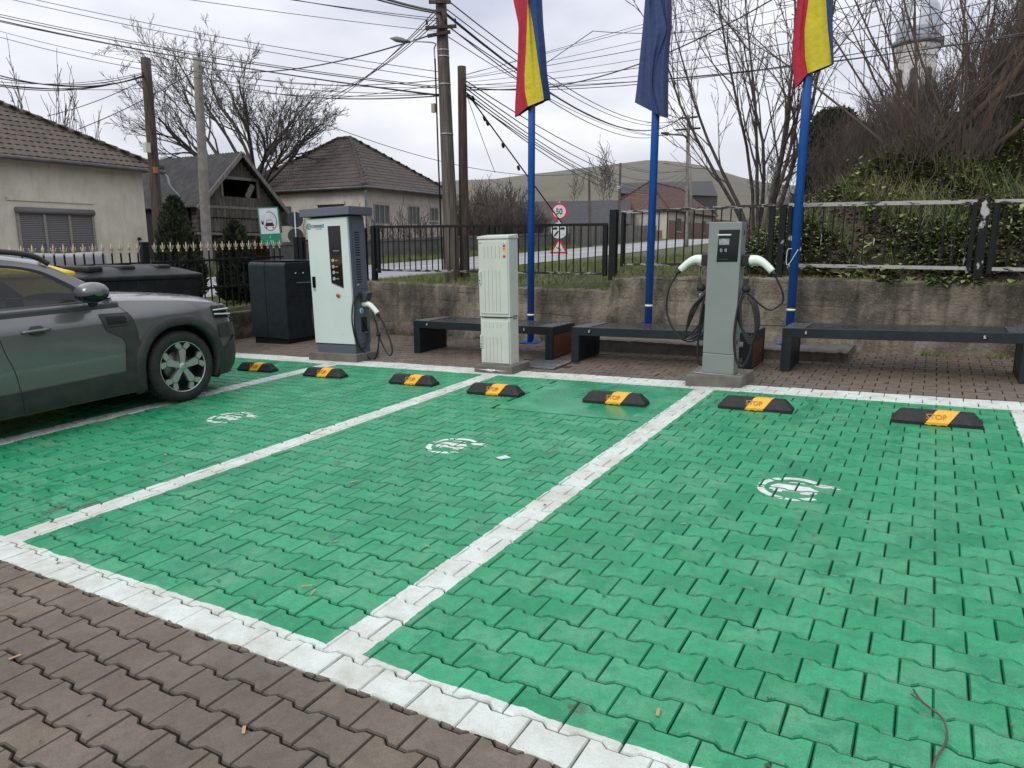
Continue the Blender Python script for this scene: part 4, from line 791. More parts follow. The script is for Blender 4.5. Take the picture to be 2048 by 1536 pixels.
bar_fence('iron_fence', 'black fence panel behind the slim charger with paint flaking along the top rail', (-3.78, YF), (-1.76, YF), [(1.955, 1.995, .04), (1.245, 1.275, .035)], (1.94, 1.98), (1.25, 1.28), 17, [(-.055, 1.03, 1.995, .10), (.012, 1.22, 1.95, .045), (.99, 1.12, 1.99, .05)], (M_BLACKMETAL, M_PEEL, M_PEEL), group=GF)
bar_fence('iron_fence', 'black fence panel right of the third flagpole with mostly peeled top rail', (-1.60, YF), (.35, YF), [(1.99, 1.975, .045), (1.265, 1.255, .04)], (1.975, 1.96), (1.27, 1.26), 17, [(-.03, 1.07, 2.0, .075), (.012, 1.20, 1.985, .045), (.995, 1.2, 1.97, .05)], (M_BARS, M_PEEL2, M_PEEL2), group=GF)
bar_fence('iron_fence', 'black fence panel cut off by the right edge of the photo', (.51, YF), (2.46, YF), [(1.97, 1.96, .045), (1.25, 1.25, .04)], (1.955, 1.95), (1.26, 1.26), 17, [(-.04, 1.06, 1.99, .085), (.012, 1.2, 1.96, .05), (.995, 1.2, 1.96, .05)], (M_BARS, M_PEEL2, M_PEEL2), group=GF)
def finial():
    m = MB(); m.lathe([(0, .0), (.016, .004), (.017, .02), (.009, .03), (.012, .045), (.02, .062), (.012, .095), (.003, .15), (0, .155)], 8)
    for s in (-1, 1): m.tube(spl([(0, 0, .04), (s * .026, 0, .05), (s * .036, 0, .085), (s * .04, 0, .105)], 8), [.009, .008, .007, .006, .005, .004, .003, .002, .001][:9] if False else .006, 5)
    return m.build('spear_tip', M_GOLD)
XF = -10.33
bar_fence('spear_fence', 'gold-tipped black fence on the low side wall, right of its dark pillar', (XF, 6.82), (XF, 9.42), [(1.245, 1.31, .035), (.80, .84, .03)], (1.40, 1.46), (.46, .50), 19, [(-.04, .36, 1.56, .10)], MK, .018, 'gold-tipped fence panels', finial)
bar_fence('spear_fence', 'gold-tipped black fence on the low side wall, left of its dark pillar', (XF, 3.6), (XF, 6.68), [(1.17, 1.245, .035), (.72, .80, .03)], (1.33, 1.40), (.42, .46), 23, [], MK, .018, 'gold-tipped fence panels', finial)
m = MB(); G_ = [[(-10.46 + .012 * math.sin(i * .7) + .01 * math.sin(j * 1.3 + i * .3), 4.6 + i * .1, (1.05 + .01 * i / 10 if j == 0 else 1.05 + (.36) * j / 5 + .012 * math.sin(i * .5) * (j == 5))) for j in range(6)] for i in range(17)]
m.grid(G_); bn = m.build('banner', pm('dull_white_banner', (.50, .51, .54), .6, 0, (.42, .43, .47), 3, lo=.45, hi=.6), solid=.004); tag(bn, 'pale banner tied behind the gold-tipped fence', 'banner')
# ================================================================ BINS
def container(name, lab, x0, x1, y0, y1, zt, mat, group=None):
    xm, ym = (x0 + x1) / 2, (y0 + y1) / 2; zg = g(xm, ym); t = thing(name, lab, 'bin', (xm, ym, zg)); l_ = np.array(t.location); zb_ = zg + .16; zr = zt - .20
    m = MB(); ix, iy = .09, .06
    m.add([(x0 + ix, y0 + iy, zb_), (x1 - ix, y0 + iy, zb_), (x1 - ix, y1 - iy, zb_), (x0 + ix, y1 - iy, zb_), (x0, y0, zr), (x1, y0, zr), (x1, y1, zr), (x0, y1, zr)], [(3, 2, 1, 0), (0, 1, 5, 4), (1, 2, 6, 5), (2, 3, 7, 6), (3, 0, 4, 7), (4, 5, 6, 7)])
    for i in range(6):
        y = y0 + .15 + (y1 - y0 - .3) * i / 5; m.add([(x1 - .06, y - .02, zr - .5), (x1 - .06, y + .02, zr - .5), (x1 + .012, y + .02, zr - .02), (x1 + .012, y - .02, zr - .02), (x1 - .09, y - .02, zr - .5), (x1 - .09, y + .02, zr - .5), (x1 - .03, y + .02, zr - .02), (x1 - .03, y - .02, zr - .02)], [(0, 1, 2, 3), (4, 7, 6, 5), (0, 3, 7, 4), (1, 5, 6, 2), (3, 2, 6, 7), (0, 4, 5, 1)])
    m.build('body', mat, t, bevel=.02, loc=l_)
    m = MB(); m.box(x0 - .03, x1 + .035, y0 - .03, y1 + .03, zr - .005, zr + .055); m.build('rim', mat, t, bevel=.02, loc=l_, seg=3)
    m = MB(); nY = 14; nX = 9; G_ = []
    for i in range(nX + 1):
        u = i / nX; row = []
        for j in range(nY + 1):
            v = j / nY; e = min(1, 4.2 * min(v, 1 - v)) ** .5 * min(1, 3.6 * min(u, 1 - u)) ** .5; row.append((x0 - .02 + (x1 - x0 + .045) * u, y0 - .02 + (y1 - y0 + .04) * v, zr + .055 + e * (.10 + .035 * (1 - v) * 0 + .03 * v)))
        G_.append(row)
    m.grid(G_); m.build('lid', mat, t, loc=l_)
    for v in (.13, .40, .72):
        m = MB(); y = y0 + (y1 - y0) * v; m.box(x0 + .3, x1 - .12, y - .10, y + .10, zr + .10, zr + .185); m.build('lid_rib', mat, t, bevel=.03, loc=l_, seg=3)
    for yy in (y0 - .05, y1 + .05): m = MB(); m.tube([(xm + .2, yy - .03, zr - .10), (xm + .2, yy + .03, zr - .10)], .03, 10); m.build('trunnion', mat, t, loc=l_)
    m = MB(); m.box(x1 + .01, x1 + .03, y0 + .02, y0 + .14, zr - .10, zr - .02); m.build('latch', M_BLACKMETAL, t, bevel=.006, loc=l_)
    for sx_ in (x0 + .2, x1 - .2):
        for sy_ in (y0 + .2, y1 - .2):
            m = MB(); m.tube([(sx_ - .025, sy_, zg + .085), (sx_ + .025, sy_, zg + .085)], .083, 14); m.box(sx_ - .04, sx_ + .04, sy_ - .03, sy_ + .03, zg + .10, zg + .175); m.build('wheel', M_RUBBER, t, loc=l_)
    return t
container('waste_container', 'large black lidded waste container behind the grey car', -10.08, -9.0, 5.05, 6.66, 1.265, M_BINB)
container('waste_container', 'yellow lidded recycling container seen above and through the grey car', -10.12, -9.05, 3.55, 4.92, 1.34, M_BINY)
# ================================================================ SIGNS
def post_sign(name, lab, x, y, z0, z1, r_=.03, mat=None):
    t = thing(name, lab, 'sign', (x, y, z0)); MB().tube([(x, y, z0 - .1), (x, y, z1)], r_, 10).build('post', mat or M_GALV, t, loc=np.array(t.location)); return t
# EV parking sign, turned towards the car park
ex, ey = -10.72, 9.5; t = post_sign('parking_sign', 'green and white electric-car parking sign above the dark return machine', ex, ey, .6, 1.62, .032, M_STEEL); l_ = np.array(t.location); ea = math.atan2(-.74, .68) 
EM = Matrix.Translation((ex, ey, 1.86)) @ Matrix.Rotation(R_(48), 4, 'Z') @ Matrix.Rotation(R_(90), 4, 'X') @ Matrix.Rotation(R_(3), 4, 'Z')
EL = Matrix.Translation(-Vector(l_)) @ EM
def ep(name, poly, mat, d0, d1, par=None):
    m = MB(); m.prism(poly, lambda u, v, d: tuple(EM @ Vector((u, v, d))), d0, d1); return m.build(name, mat, par or t, loc=l_, recalc=True)
W2, H2 = .185, .345
ep('backing_plate', [(-W2 + .05, -H2), (W2, -H2), (W2, H2), (-W2, H2), (-W2, -H2 + .06)], M_GREENV, .03, .036)
ep('white_panel', [(-W2 + .022, -.135), (W2 - .022, -.135), (W2 - .022, H2 - .022), (-W2 + .022, H2 - .022)], M_SIGNW, .036, .038)
m = MB(); q = lambda u, v, d=.0388: tuple(EM @ Vector((u, v, d)))
aa = [R_(205 + 265 * i / 30) for i in range(31)]; cxs, cys, rx, ry = .01, .09, .125, .175
for p_, p2 in zip(aa, aa[1:]): m.add([q(cxs + rx * math.cos(p_), cys + ry * math.sin(p_)), q(cxs + (rx - .011) * math.cos(p_), cys + (ry - .011) * math.sin(p_)), q(cxs + (rx - .011) * math.cos(p2), cys + (ry - .011) * math.sin(p2)), q(cxs + rx * math.cos(p2), cys + ry * math.sin(p2))], [(3, 2, 1, 0)])
def qp(pts): m.add([q(*p_) for p_ in pts], [tuple(range(len(pts)))])
qp([(-.128, .03), (-.105, .03), (-.098, .06), (-.098, .09), (-.14, .09), (-.14, .06)]); qp([(-.135, .09), (-.128, .09), (-.128, .115), (-.135, .115)]); qp([(-.108, .09), (-.101, .09), (-.101, .115), (-.108, .115)])
m.build('plug_loop', M_BLK, t, loc=l_)
m = MB(); qp([(-.075, .03), (.075, .03), (.075, .0), (-.075, .0)]); qp([(-.055, .065), (.055, .065), (.075, .03), (-.075, .03)]); 
for a_, b_ in (((-.062, .065), (-.045, .115)), ((.062, .065), (.045, .115))): qp([a_, (a_[0] * .86, a_[1]), (b_[0] * .84, b_[1]), b_])
qp([(-.046, .118), (.046, .118), (.046, .109), (-.046, .109)]); qp([(-.07, -.015), (-.045, -.015), (-.045, -.04), (-.07, -.04)]); qp([(.045, -.015), (.07, -.015), (.07, -.04), (.045, -.04)]); m.build('car_pictogram', M_BLK, t, loc=l_)
for s_, zz in (('I', -.215), ('E', -.305)): text(s_, .07, EL @ Matrix.Translation((-.022, zz, .0368)), M_SIGNW, t, 'lettering', .0006)
# speed limit post beside the road
sx, sy = -12.0, 24.1; t = post_sign('traffic_signs', 'roadside post with a 50 limit sign, a white round sign and a red triangle', sx, sy, float(T(sx, sy)), 3.1, .03); l_ = np.array(t.location)
SA = Matrix.Rotation(math.atan2(12.0, 24.1) , 4, 'Z') @ Matrix.Rotation(R_(90), 4, 'X')
def SM(z, d=.04): return Matrix.Translation((sx, sy, z)) @ SA @ Matrix.Translation((0, 0, d))
def disc(name, r_, M, mat, d=.004, par=None):
    m = MB(); m.lathe([(0, 0), (r_, 0), (r_, d), (0, d)], 32, M, smooth=False); return m.build(name, mat, par or t, loc=l_)
z5 = at(1118, 423, Y=sy)[2]; zw = at(1120, 461, Y=sy)[2]; z3 = at(1120, 495, Y=sy)[2]
s5 = disc('speed_limit_disc', .30, SM(z5), M_RED); disc('white_face', .235, SM(z5, .0445), M_SIGNW)
text('50', .30, Matrix.Translation(-Vector(l_)) @ SM(z5, .050) @ Matrix.Translation((-.005, -.105, 0)) @ Matrix.Diagonal((.82, 1, 1, 1)), M_BLK, t, 'lettering', .001, .006, 'CENTER')
disc('end_of_overtaking_disc', .295, SM(zw), M_SIGNW)
m = MB(); q = lambda u, v, d=.006: tuple(SM(zw, .04) @ Vector((u, v, d)))
qp([(-.21, -.20), (-.14, -.21), (.0, -.03), (-.07, -.02)]); qp([(-.22, .03), (-.06, .03), (-.06, .10), (-.10, .12), (-.18, .12), (-.22, .08)]); qp([(.04, .03), (.20, .03), (.20, .10), (.16, .12), (.09, .12), (.04, .08)]); m.build('pictogram', M_BLK, t, loc=l_)
m = MB(); m.prism([(-.40, -.26), (.40, -.26), (0, .42)], lambda u, v, d: tuple(SM(z3, .04) @ Vector((u * .85, v * .85, d))), 0, .004); m.build('warning_triangle', M_RED, t, loc=l_, recalc=True)
m = MB(); m.prism([(-.275, -.185), (.275, -.185), (0, .275)], lambda u, v, d: tuple(SM(z3, .045) @ Vector((u * .85, v * .85, d))), 0, .002); m.build('white_face', M_SIGNW, t, loc=l_, recalc=True)
m = MB(); q = lambda u, v, d=.006: tuple(SM(z3, .044) @ Vector((u, v, d)))
qp([(-.10, -.02), (.02, -.07), (.03, -.05), (-.09, .01)]); qp([(.0, -.06), (.07, -.12), (.09, -.10), (.03, -.03)]); qp([(-.03, -.01), (.0, .07), (.02, .06), (.0, -.02)]); m.build('pictogram', M_BLK, t, loc=l_)
bx, by = -20.75, 19.6; t = post_sign('traffic_signs', 'grey post with the dark backs of two round signs, left of the mint charger', bx, by, float(T(bx, by)), 2.85, .03); l_ = np.array(t.location); SA = Matrix.Rotation(math.atan2(20.75, 19.6), 4, 'Z') @ Matrix.Rotation(R_(90), 4, 'X')
sx, sy = bx, by
for zz in (2.47, 1.87): disc('sign_back', .29, SM(zz, -.045), pm('dark_sign_back', (.02, .028, .03), .5) if 'dark_sign_back' not in MATS else MATS['dark_sign_back'])
# litter and small things on the paving
def flat(name, lab, cat, pts, mat, dz=.006, group=None):
    m = MB(); m.add([(x, y, g(x, y) + dz + .002 * (i % 2)) for i, (x, y) in enumerate(pts)], [tuple(range(len(pts)))]); o = m.build(name, mat, solid=.002); tag(o, lab, cat, group); return o
flat('paper_scrap', 'small white square of paper lying on the green bay', 'paper', [(-2.52, 4.11), (-2.46, 4.08), (-2.42, 4.15), (-2.48, 4.18)], M_SIGNW)
m = MB(); m.tube(spl([np.array((x, y, g(x, y) + .008 + dz)) for x, y, dz in ((.075, 2.47, 0), (.10, 2.40, .008), (.155, 2.33, .012), (.165, 2.24, .004), (.135, 2.12, .006), (.13, 2.02, 0))], 30), .0035, 6); m.tube([(.10, 2.40, g(.1, 2.4) + .016), (.068, 2.44, g(.07, 2.44) + .008)], .002, 5); tag(m.build('twig', M_BARKR), 'bent brown twig lying on the bottom right green pavers', 'twig')
chips = [(-2.30, 2.12), (-2.23, 2.09), (-2.54, 2.54), (-2.06, 2.7), (-1.36, .98), (-.62, 1.99), (-3.1, 3.3), (-1.0, 3.5), (-4.9, 3.2), (-2.9, 1.2), (-1.75, 1.32), (-3.4, 2.6)]
for i, (x, y) in enumerate(chips):
    a_ = rng.uniform(0, 3); c_, s_ = math.cos(a_), math.sin(a_); L2 = rng.uniform(.012, .026); w_ = rng.uniform(.003, .006)
    o = flat('wood_chip', 'small pale wood chip lying on the pavers', 'wood chip', [(x + c_ * u - s_ * v, y + s_ * u + c_ * v) for u, v in ((-L2, -w_), (L2, -w_), (L2 * 1.1, 0), (L2, w_), (-L2, w_))], pm('pale_wood_chip', (.40, .25, .12), .7) if 'pale_wood_chip' not in MATS else MATS['pale_wood_chip'], .008, 'wood chips scattered on the pavers')
# ================================================================ THE PARKED CAR
def carpaint():
    n = NT('grey_metallic_paint'); v = n.obj(); fl = n.noise(v, 900, 2); z = n.N('SeparateXYZ', i0=v).outputs[2]
    c = n.mix(n.math('MULTIPLY', fl, .25), (.125, .124, .124), (.185, .184, .184)); dirt = n.math('MULTIPLY', n.ramp(n.noise(v, 6, 5), [(.35, 0.0), (.75, 1.0)]), n.ramp(z, [(.30, .55), (.62, .0)]))
    n.S(n.p.inputs['Base Color'], n.mix(dirt, c, (.11, .10, .085))); n.p.inputs['Metallic'].default_value = .35; n.S(n.p.inputs['Roughness'], n.math('MULTIPLY_ADD', dirt, .3, .27))
    n.p.inputs['Coat Weight'].default_value = .8; n.p.inputs['Coat Roughness'].default_value = .06
    dr = n.N('TexVoronoi', Vector=v, Scale=75.0); dr.feature = 'F1'; d2 = n.ramp(dr.outputs['Distance'], [(.0, 1.0), (.30, 0.0)]); msk = n.ramp(n.noise(v, 34, 2), [(.50, 0.0), (.6, 1.0)]); n.bump(n.math('MULTIPLY', d2, msk), .16, .003); return n.m
M_PAINT = carpaint()
M_CLAD = pm('grey_plastic_cladding', (.022, .025, .025), .6, 0, (.042, .040, .036), 7, bump=.12, bsc=300, local=True)
M_GLASS = glass('car_glass', (.34, .39, .38), .0); M_TYRE = pm('tyre_rubber', (.013, .013, .013), .75, 0, (.026, .025, .022), 9, bump=.2, bsc=160, local=True)
M_ALLOY = pm('machined_alloy', (.50, .50, .48), .30, .75); M_RIMD = pm('dark_alloy', (.022, .023, .024), .4, .2); M_SEAT = pm('dark_upholstery', (.03, .032, .034), .85); M_TRIM = pm('interior_trim', (.05, .053, .055), .7); M_LAMP = pm('lamp_lens', (.008, .009, .010), .08); M_DRL = pm('lamp_white', (.75, .76, .78), .15)
CXW, CYW = -7.40, 4.56
CAR = thing('parked_car', 'grey metallic compact SUV with alloy wheels and black cladding, nose towards the wall', 'car'); 
def cr(P, n):
    P = np.array(spl(P, n)); return P
PLAN = cr([(0, -3.49), (.55, -3.47), (.80, -3.36), (.885, -3.05), (.900, -2.6), (.905, -1.5), (.905, -.4), (.905, .10), (.897, .36), (.872, .56), (.80, .71), (.64, .80), (.36, .855), (0, .875)], 330)
def prof(z): return np.interp(z, [.15, .22, .32, .46, .62, .80, .92, 1.0, 1.09], [.90, .945, .975, .99, 1.0, 1.0, .996, .950, .888])
def yfr(z): return np.interp(z, [.15, .25, .40, .55, .75, .88, .98, 1.09], [-.07, -.03, .0, .0, -.015, -.05, -.11, -.2])
def ztop(y): return np.interp(y, [-3.5, -3.3, -.62, -.30, .10, .45, .65, .80, .9], [1.02, 1.09, 1.09, 1.065, 1.03, .985, .955, .935, .925])
def shell(px, py, z, s=1, off=0):
    k = np.clip((py - .1) / .7, 0, 1); kr = np.clip((-3.0 - py) / .4, 0, 1)
    x = px * prof(z); y = py + yfr(z) * k + .05 * kr * (z - .6)
    return (s * (x + off * (1 if px > .6 else .3)), y + (off if py > .6 else 0), z)
def side_x(y, z): # outer surface at a length position
    i = np.abs(PLAN[60:-60, 1] - y).argmin() + 60; return PLAN[i, 0] * prof(z)
def car_build(m, name, mats, par=None, **k): return m.build(name, mats, par or CAR, **k)
def inpoly(polyY, polyZ, z): # y-range of a polygon at height z
    xs_ = []
    for i in range(len(polyY)):
        a, b = (polyY[i - 1], polyZ[i - 1]), (polyY[i], polyZ[i])
        if (a[1] - z) * (b[1] - z) <= 0 and a[1] != b[1]: xs_.append(a[0] + (b[0] - a[0]) * (z - a[1]) / (b[1] - a[1]))
    return (min(xs_), max(xs_)) if xs_ else None
def drape(m, poly, s, off, nz_=14, ny_=8, surf=None, mi=0):
    Y_ = [p[0] for p in poly]; Z_ = [p[1] for p in poly]; zs_ = sorted(set(list(np.linspace(min(Z_) + 1e-4, max(Z_) - 1e-4, nz_)) + [z for z in Z_ if min(Z_) < z < max(Z_)])); G_ = []
    for z in zs_:
        r = inpoly(Y_, Z_, z); row = []
        for t in np.linspace(0, 1, ny_):
            y = r[0] + (r[1] - r[0]) * t; row.append((s * (side_x(y, z) + off), y, z) if surf is None else surf(y, z, s, off))
        G_.append(row)
    m.grid(G_, mi=mi)
AX = (0.0, -2.657); WR = .364; AR = .46
for s in (1, -1):
    m = MB(); nz_ = 34; G_ = [[shell(px, py, .20 + (ztop(py) - .20) * (k / nz_), s) for k in range(nz_ + 1)] for px, py in PLAN]
    G_ = np.array(G_)
    def keep(i, j):
        c = (G_[i, j] + G_[i + 1, j + 1]) / 2
        return not (abs(c[0]) > .55 and any((c[1] - a) ** 2 + (c[2] - WR) ** 2 < AR ** 2 for a in AX))
    car_build(m.grid(G_, keep=keep), 'body_side', M_PAINT)
    # arch cladding
    for a in AX:
        m = MB(); G_ = []
        for t in np.linspace(R_(-22), R_(202), 46):
            row = []
            for r_, o_ in ((.410, -.05), (.413, .018), (.435, .026), (.488, .022), (.510, .006), (.514, -.01)):
                sq = 1 + .045 * abs(math.sin(2 * t)); y = a + r_ * sq * math.cos(t); z = max(.17, WR + r_ * sq * math.sin(t) * 1.02); pp = PLAN[np.abs(PLAN[60:-50, 1] - y).argmin() + 60]; q_ = shell(pp[0], y, z, s); row.append((q_[0] + s * o_, q_[1] if y < .35 else y + (q_[1] - y) * .6, z))
            G_.append(row)
        car_build(m.grid(G_), 'wheel_arch_cladding', M_CLAD)
        m = MB(); nn = 30; G_ = [[(s * x_, a + .445 * math.cos(t), WR + .445 * math.sin(t)) for x_ in (.60, .80, .88)] for t in np.linspace(R_(-25), R_(205), nn)]; car_build(m.grid(G_), 'wheel_well', M_DARK)
        m = MB(); m.add([(s * .60, a + .445 * math.cos(t), WR + .445 * math.sin(t)) for t in np.linspace(R_(-25), R_(205), nn)], [tuple(range(nn))]); car_build(m, 'wheel_well_back', M_DARK)
    # sill and door cladding
    m = MB(); drape(m, [(-2.25, .21), (-.42, .21), (-.42, .40), (-.46, .425), (-2.22, .40)], s, .014, 6, 24); car_build(m, 'sill_cladding', M_CLAD)
    m = MB(); drape(m, [(-.47, .40), (-.445, .62), (-.455, .80), (-.50, .975), (-.775, .985), (-.755, .86), (-.74, .83), (-.60, .745), (-.575, .70), (-.60, .42)], s, .010, 24, 8); car_build(m, 'side_vent_panel', M_CLAD)
    m = MB(); drape(m, [(-.735, .955), (-.545, .945), (-.54, .875), (-.72, .875)], s, .0125, 5, 5); car_build(m, 'side_vent', M_DARK)
    m = MB(); m.bar((s * .915, -.73, .868), (s * .915, -.535, .868), .012, .012); car_build(m, 'side_vent_lip', M_CLAD, bevel=.003)
    # shut lines
    for nm, pts in (('door_seam', [(-.60, 1.085), (-.53, 1.0), (-.487, .93), (-.455, .80), (-.443, .62), (-.455, .41)]), ('door_seam', [(-1.645, 1.085), (-1.635, .95), (-1.60, .75), (-1.545, .55), (-1.52, .22)]), ('door_seam', [(-2.62, 1.08), (-2.55, .9), (-2.35, .72), (-2.22, .55), (-2.2, .3)])):
        P_ = cr([(p[0], p[1]) for p in pts], 30); m = MB(); m.grid([[(s * (side_x(y, z) + .0115 if z < .42 else s * 0 + s * (side_x(y, z) + .0118 if (nm and abs(y + .46) < .15 and z < .99) else side_x(y, z) + .0022)) if False else s * (side_x(y, z) + (.0158 if z < .425 else .0115 if abs(y + .5) < .1 and z < .985 else .002)), y + d_, z) for d_ in (-.0028, .0028)] for y, z in P_]); car_build(m, nm, M_DARK)
    # handles
    for yy in (-1.33, -2.30):
        m = MB(); m.tube(spl([(s * (side_x(yy - .11, .90) + .004), yy - .115, .902), (s * (side_x(yy, .9) + .034), yy - .07, .906), (s * (side_x(yy, .9) + .034), yy + .06, .908), (s * (side_x(yy, .9) + .004), yy + .105, .906)], 16), .0135, 8); car_build(m, 'door_handle', M_PAINT)
        m = MB(); drape(m, [(yy - .06, .87), (yy + .0, .855), (yy + .06, .87), (yy + .075, .91), (yy + .04, .945), (yy - .04, .945), (yy - .075, .91)], s, .0025, 8, 6); car_build(m, 'handle_recess', M_CLAD)
    # greenhouse
    def S(y, z, s_=s, off=0): return (s_ * (side_x(max(min(y, -.4), -3.0), 1.09) - .012 - (z - 1.09) * .42 - .10 * max(0, -2.7 - y) ** 1.5 + off), y, z)
    outer = [(-.58, 1.115), (-.73, 1.245), (-.91, 1.355), (-1.10, 1.45), (-1.46, 1.515), (-2.0, 1.545), (-2.6, 1.53), (-3.05, 1.46), (-3.28, 1.27), (-3.38, 1.09), (-2.8, 1.085), (-1.6, 1.085), (-.75, 1.085), (-.58, 1.085)]
    inner = [(-.80, 1.125), (-.875, 1.185), (-.99, 1.285), (-1.17, 1.39), (-1.46, 1.445), (-2.0, 1.47), (-2.55, 1.455), (-2.85, 1.40), (-3.0, 1.28), (-2.95, 1.12), (-2.8, 1.118), (-1.6, 1.112), (-.84, 1.107), (-.80, 1.112)]
    def ring(P): P = [(a, b) for a, b in P]; return cr(P[:10], 54).tolist() + P[10:] + [P[0]]
    O_, I_ = ring(outer), ring(inner); M2 = [((a[0] * .35 + b[0] * .65), (a[1] * .35 + b[1] * .65)) for a, b in zip(O_, I_)]
    m = MB(); m.grid([[S(*p_, off=.0), S(*q_, off=.006)] for p_, q_ in zip(O_, M2)]); car_build(m, 'window_pillar', M_PAINT)
    m = MB(); m.grid([[S(*p_, off=.006), S(*q_, off=.0)] for p_, q_ in zip(M2, I_)]); car_build(m, 'window_seal', M_BLACK)
    m = MB(); drape(m, inner, s, -.004, 12, 16, surf=lambda y, z, s_, o_: S(y, z, s_, o_)); car_build(m, 'side_window', M_GLASS)
    m = MB(); drape(m, [(-1.66, 1.105), (-1.545, 1.105), (-1.60, 1.455), (-1.70, 1.46)], s, .001, 4, 3, surf=lambda y, z, s_, o_: S(y, z, s_, o_)); drape(m, [(-2.62, 1.115), (-2.56, 1.115), (-2.54, 1.455), (-2.60, 1.455)], s, .001, 4, 3, surf=lambda y, z, s_, o_: S(y, z, s_, o_)); car_build(m, 'door_pillar', M_BLACK)
    # mirror
    mc = Vector((s * 1.015, -.885, 1.195)); m = MB(); pr = [(0, -.115), (.045, -.105), (.075, -.07), (.088, -.01), (.086, .05), (.07, .085), (.03, .105), (0, .108)]
    Mm = Matrix.Translation(mc) @ Matrix.Rotation(R_(90), 4, 'Y') @ Matrix.Diagonal((1.0, 1.45, 1.25, 1)); m.lathe(pr, 20, Mm); mr = car_build(m, 'door_mirror', M_PAINT)
    m = MB(); Mm2 = Matrix.Translation(mc + Vector((0, -.004, -.006))) @ Matrix.Rotation(R_(90), 4, 'Y') @ Matrix.Diagonal((1.02, 1.47, 1.255, 1)); m.lathe(pr, 20, Mm2); sm_ = m.v[0]; keep_ = [f for f in m.f if np.mean([sm_[i][2] for i in f]) < mc.z - .028]; m.f = keep_; m.m = [0] * len(keep_); m.t = [.5] * len(keep_); m.sm = [True] * len(keep_); car_build(m, 'mirror_underside', M_BLACK, mr)
    m = MB(); m.tube([(s * .86, -.80, 1.10), (s * .95, -.87, 1.14)], [.05, .035], 8); car_build(m, 'mirror_arm', M_BLACK, mr)
    m = MB(); m.box(min(s * .93, s * 1.10), max(s * .93, s * 1.10), -.815, -.803, 1.155, 1.168); car_build(m, 'indicator_strip', M_SCREENT, mr, bevel=.003)
    # roof rail
    m = MB(); m.tube(spl([(s * .655, -1.02, 1.455), (s * .64, -1.14, 1.53), (s * .635, -1.4, 1.575), (s * .635, -2.0, 1.60), (s * .64, -2.7, 1.575), (s * .66, -2.98, 1.51)], 36), [.012] + [.026] * 35 + [.02] * 2 if False else .024, 8); car_build(m, 'roof_rail', M_CLAD)
    # headlight and tail light wrapped on the shell
    for nm, mt, y0_, z0_, z1_, o_ in (('headlight', M_LAMP, 1, .765, .945, .012), ('tail_light', M_RED, -1, .80, .98, .006)):
        P_ = [p for p in PLAN if (p[1] > .44 and p[0] > .42) ] if y0_ > 0 else [p for p in PLAN if p[1] < -3.15 and p[0] > .5]
        m = MB(); n_ = len(P_); G_ = []
        for i, (px, py) in enumerate(P_):
            f = i / (n_ - 1); zl = z0_ + (.05 * (1 - f) if y0_ > 0 else 0); zh = min(z1_ - (.02 * f if y0_ > 0 else 0), ztop(py) - .004); G_.append([shell(px, py, zl + (zh - zl) * k / 6, s, o_) for k in range(7)])
        hl = car_build(m.grid(G_), nm, mt)
        if y0_ > 0:
            m = MB(); G_ = []
            for i, (px, py) in enumerate(P_):
                f = i / (n_ - 1)
                zl = z0_ + .05 * (1 - f) + .055; G_.append([shell(px, py, zl - .02, s, .015), shell(px, py, zl - .006, s, .015)])
            m.grid(G_[::1]); 
            m.grid([[shell(px, py, .893 - .012 * i / n_, s, .015), shell(px, py, .908 - .012 * i / n_, s, .015)] for i, (px, py) in enumerate(P_)]); car_build(m, 'lamp_strip', M_DRL, hl)
    # bumper corner plastics
    P_ = [p for p in PLAN if p[1] > .44]; m = MB(); G_ = [[shell(px, py, z, s, .012 if .25 < z < .6 else .004) for z in np.linspace(.19, .50 + .12 * min(1, max(0, (i / len(P_) - .1) * 4)), 10)] for i, (px, py) in enumerate(P_)]; car_build(m.grid(G_), 'bumper_cladding', M_CLAD)
    P_ = [p for p in PLAN if p[1] > .47 and p[0] > .72]; m = MB(); G_ = [[shell(px, py, z, s, .016) for z in np.linspace(.60, .745, 6)] for (px, py) in P_]; car_build(m.grid(G_), 'bumper_side_panel', M_CLAD)
    P_ = [p for p in PLAN if p[1] < -3.0]; m = MB(); car_build(m.grid([[shell(px, py, z, s, .012) for z in np.linspace(.20, .58, 8)] for px, py in P_]), 'rear_bumper_cladding', M_CLAD)
    # wheels
    for a in AX:
        wl = bpy.data.objects.new('wheel', None); COL.objects.link(wl); wl.parent = CAR; Mw = Matrix.Translation((s * .785, a, WR)) @ Matrix.Rotation(R_(90 * s), 4, 'Y')
        m = MB(); m.lathe([(.232, -.10), (.255, -.112), (.31, -.115), (.347, -.10), (.362, -.078), (.364, 0), (.362, .078), (.347, .10), (.318, .113), (.28, .112), (.257, .098)], 56, Mw)
        for k in range(56):
            t = 2 * math.pi * k / 56
            for z0_ in (-.06, 0, .06): m.box(.359, .3655, -.012, .012, z0_ - .024, z0_ + .024, M=Mw @ Matrix.Rotation(t + z0_ * .4, 4, 'Z'))
        ty = m.build('tyre', M_TYRE, wl)
        Mw = Mw @ Matrix.Diagonal((1.09, 1.09, 1, 1)); m = MB(); m.lathe([(.236, .098), (.240, .104), (.232, .104), (.226, .09), (.21, -.02), (.205, -.08)], 48, Mw); m.lathe([(.205, -.05), (.0, -.05)], 32, Mw); m.build('rim', M_RIMD, wl)
        m = MB(); m.lathe([(.237, .1045), (.230, .1055), (.228, .100)], 48, Mw)
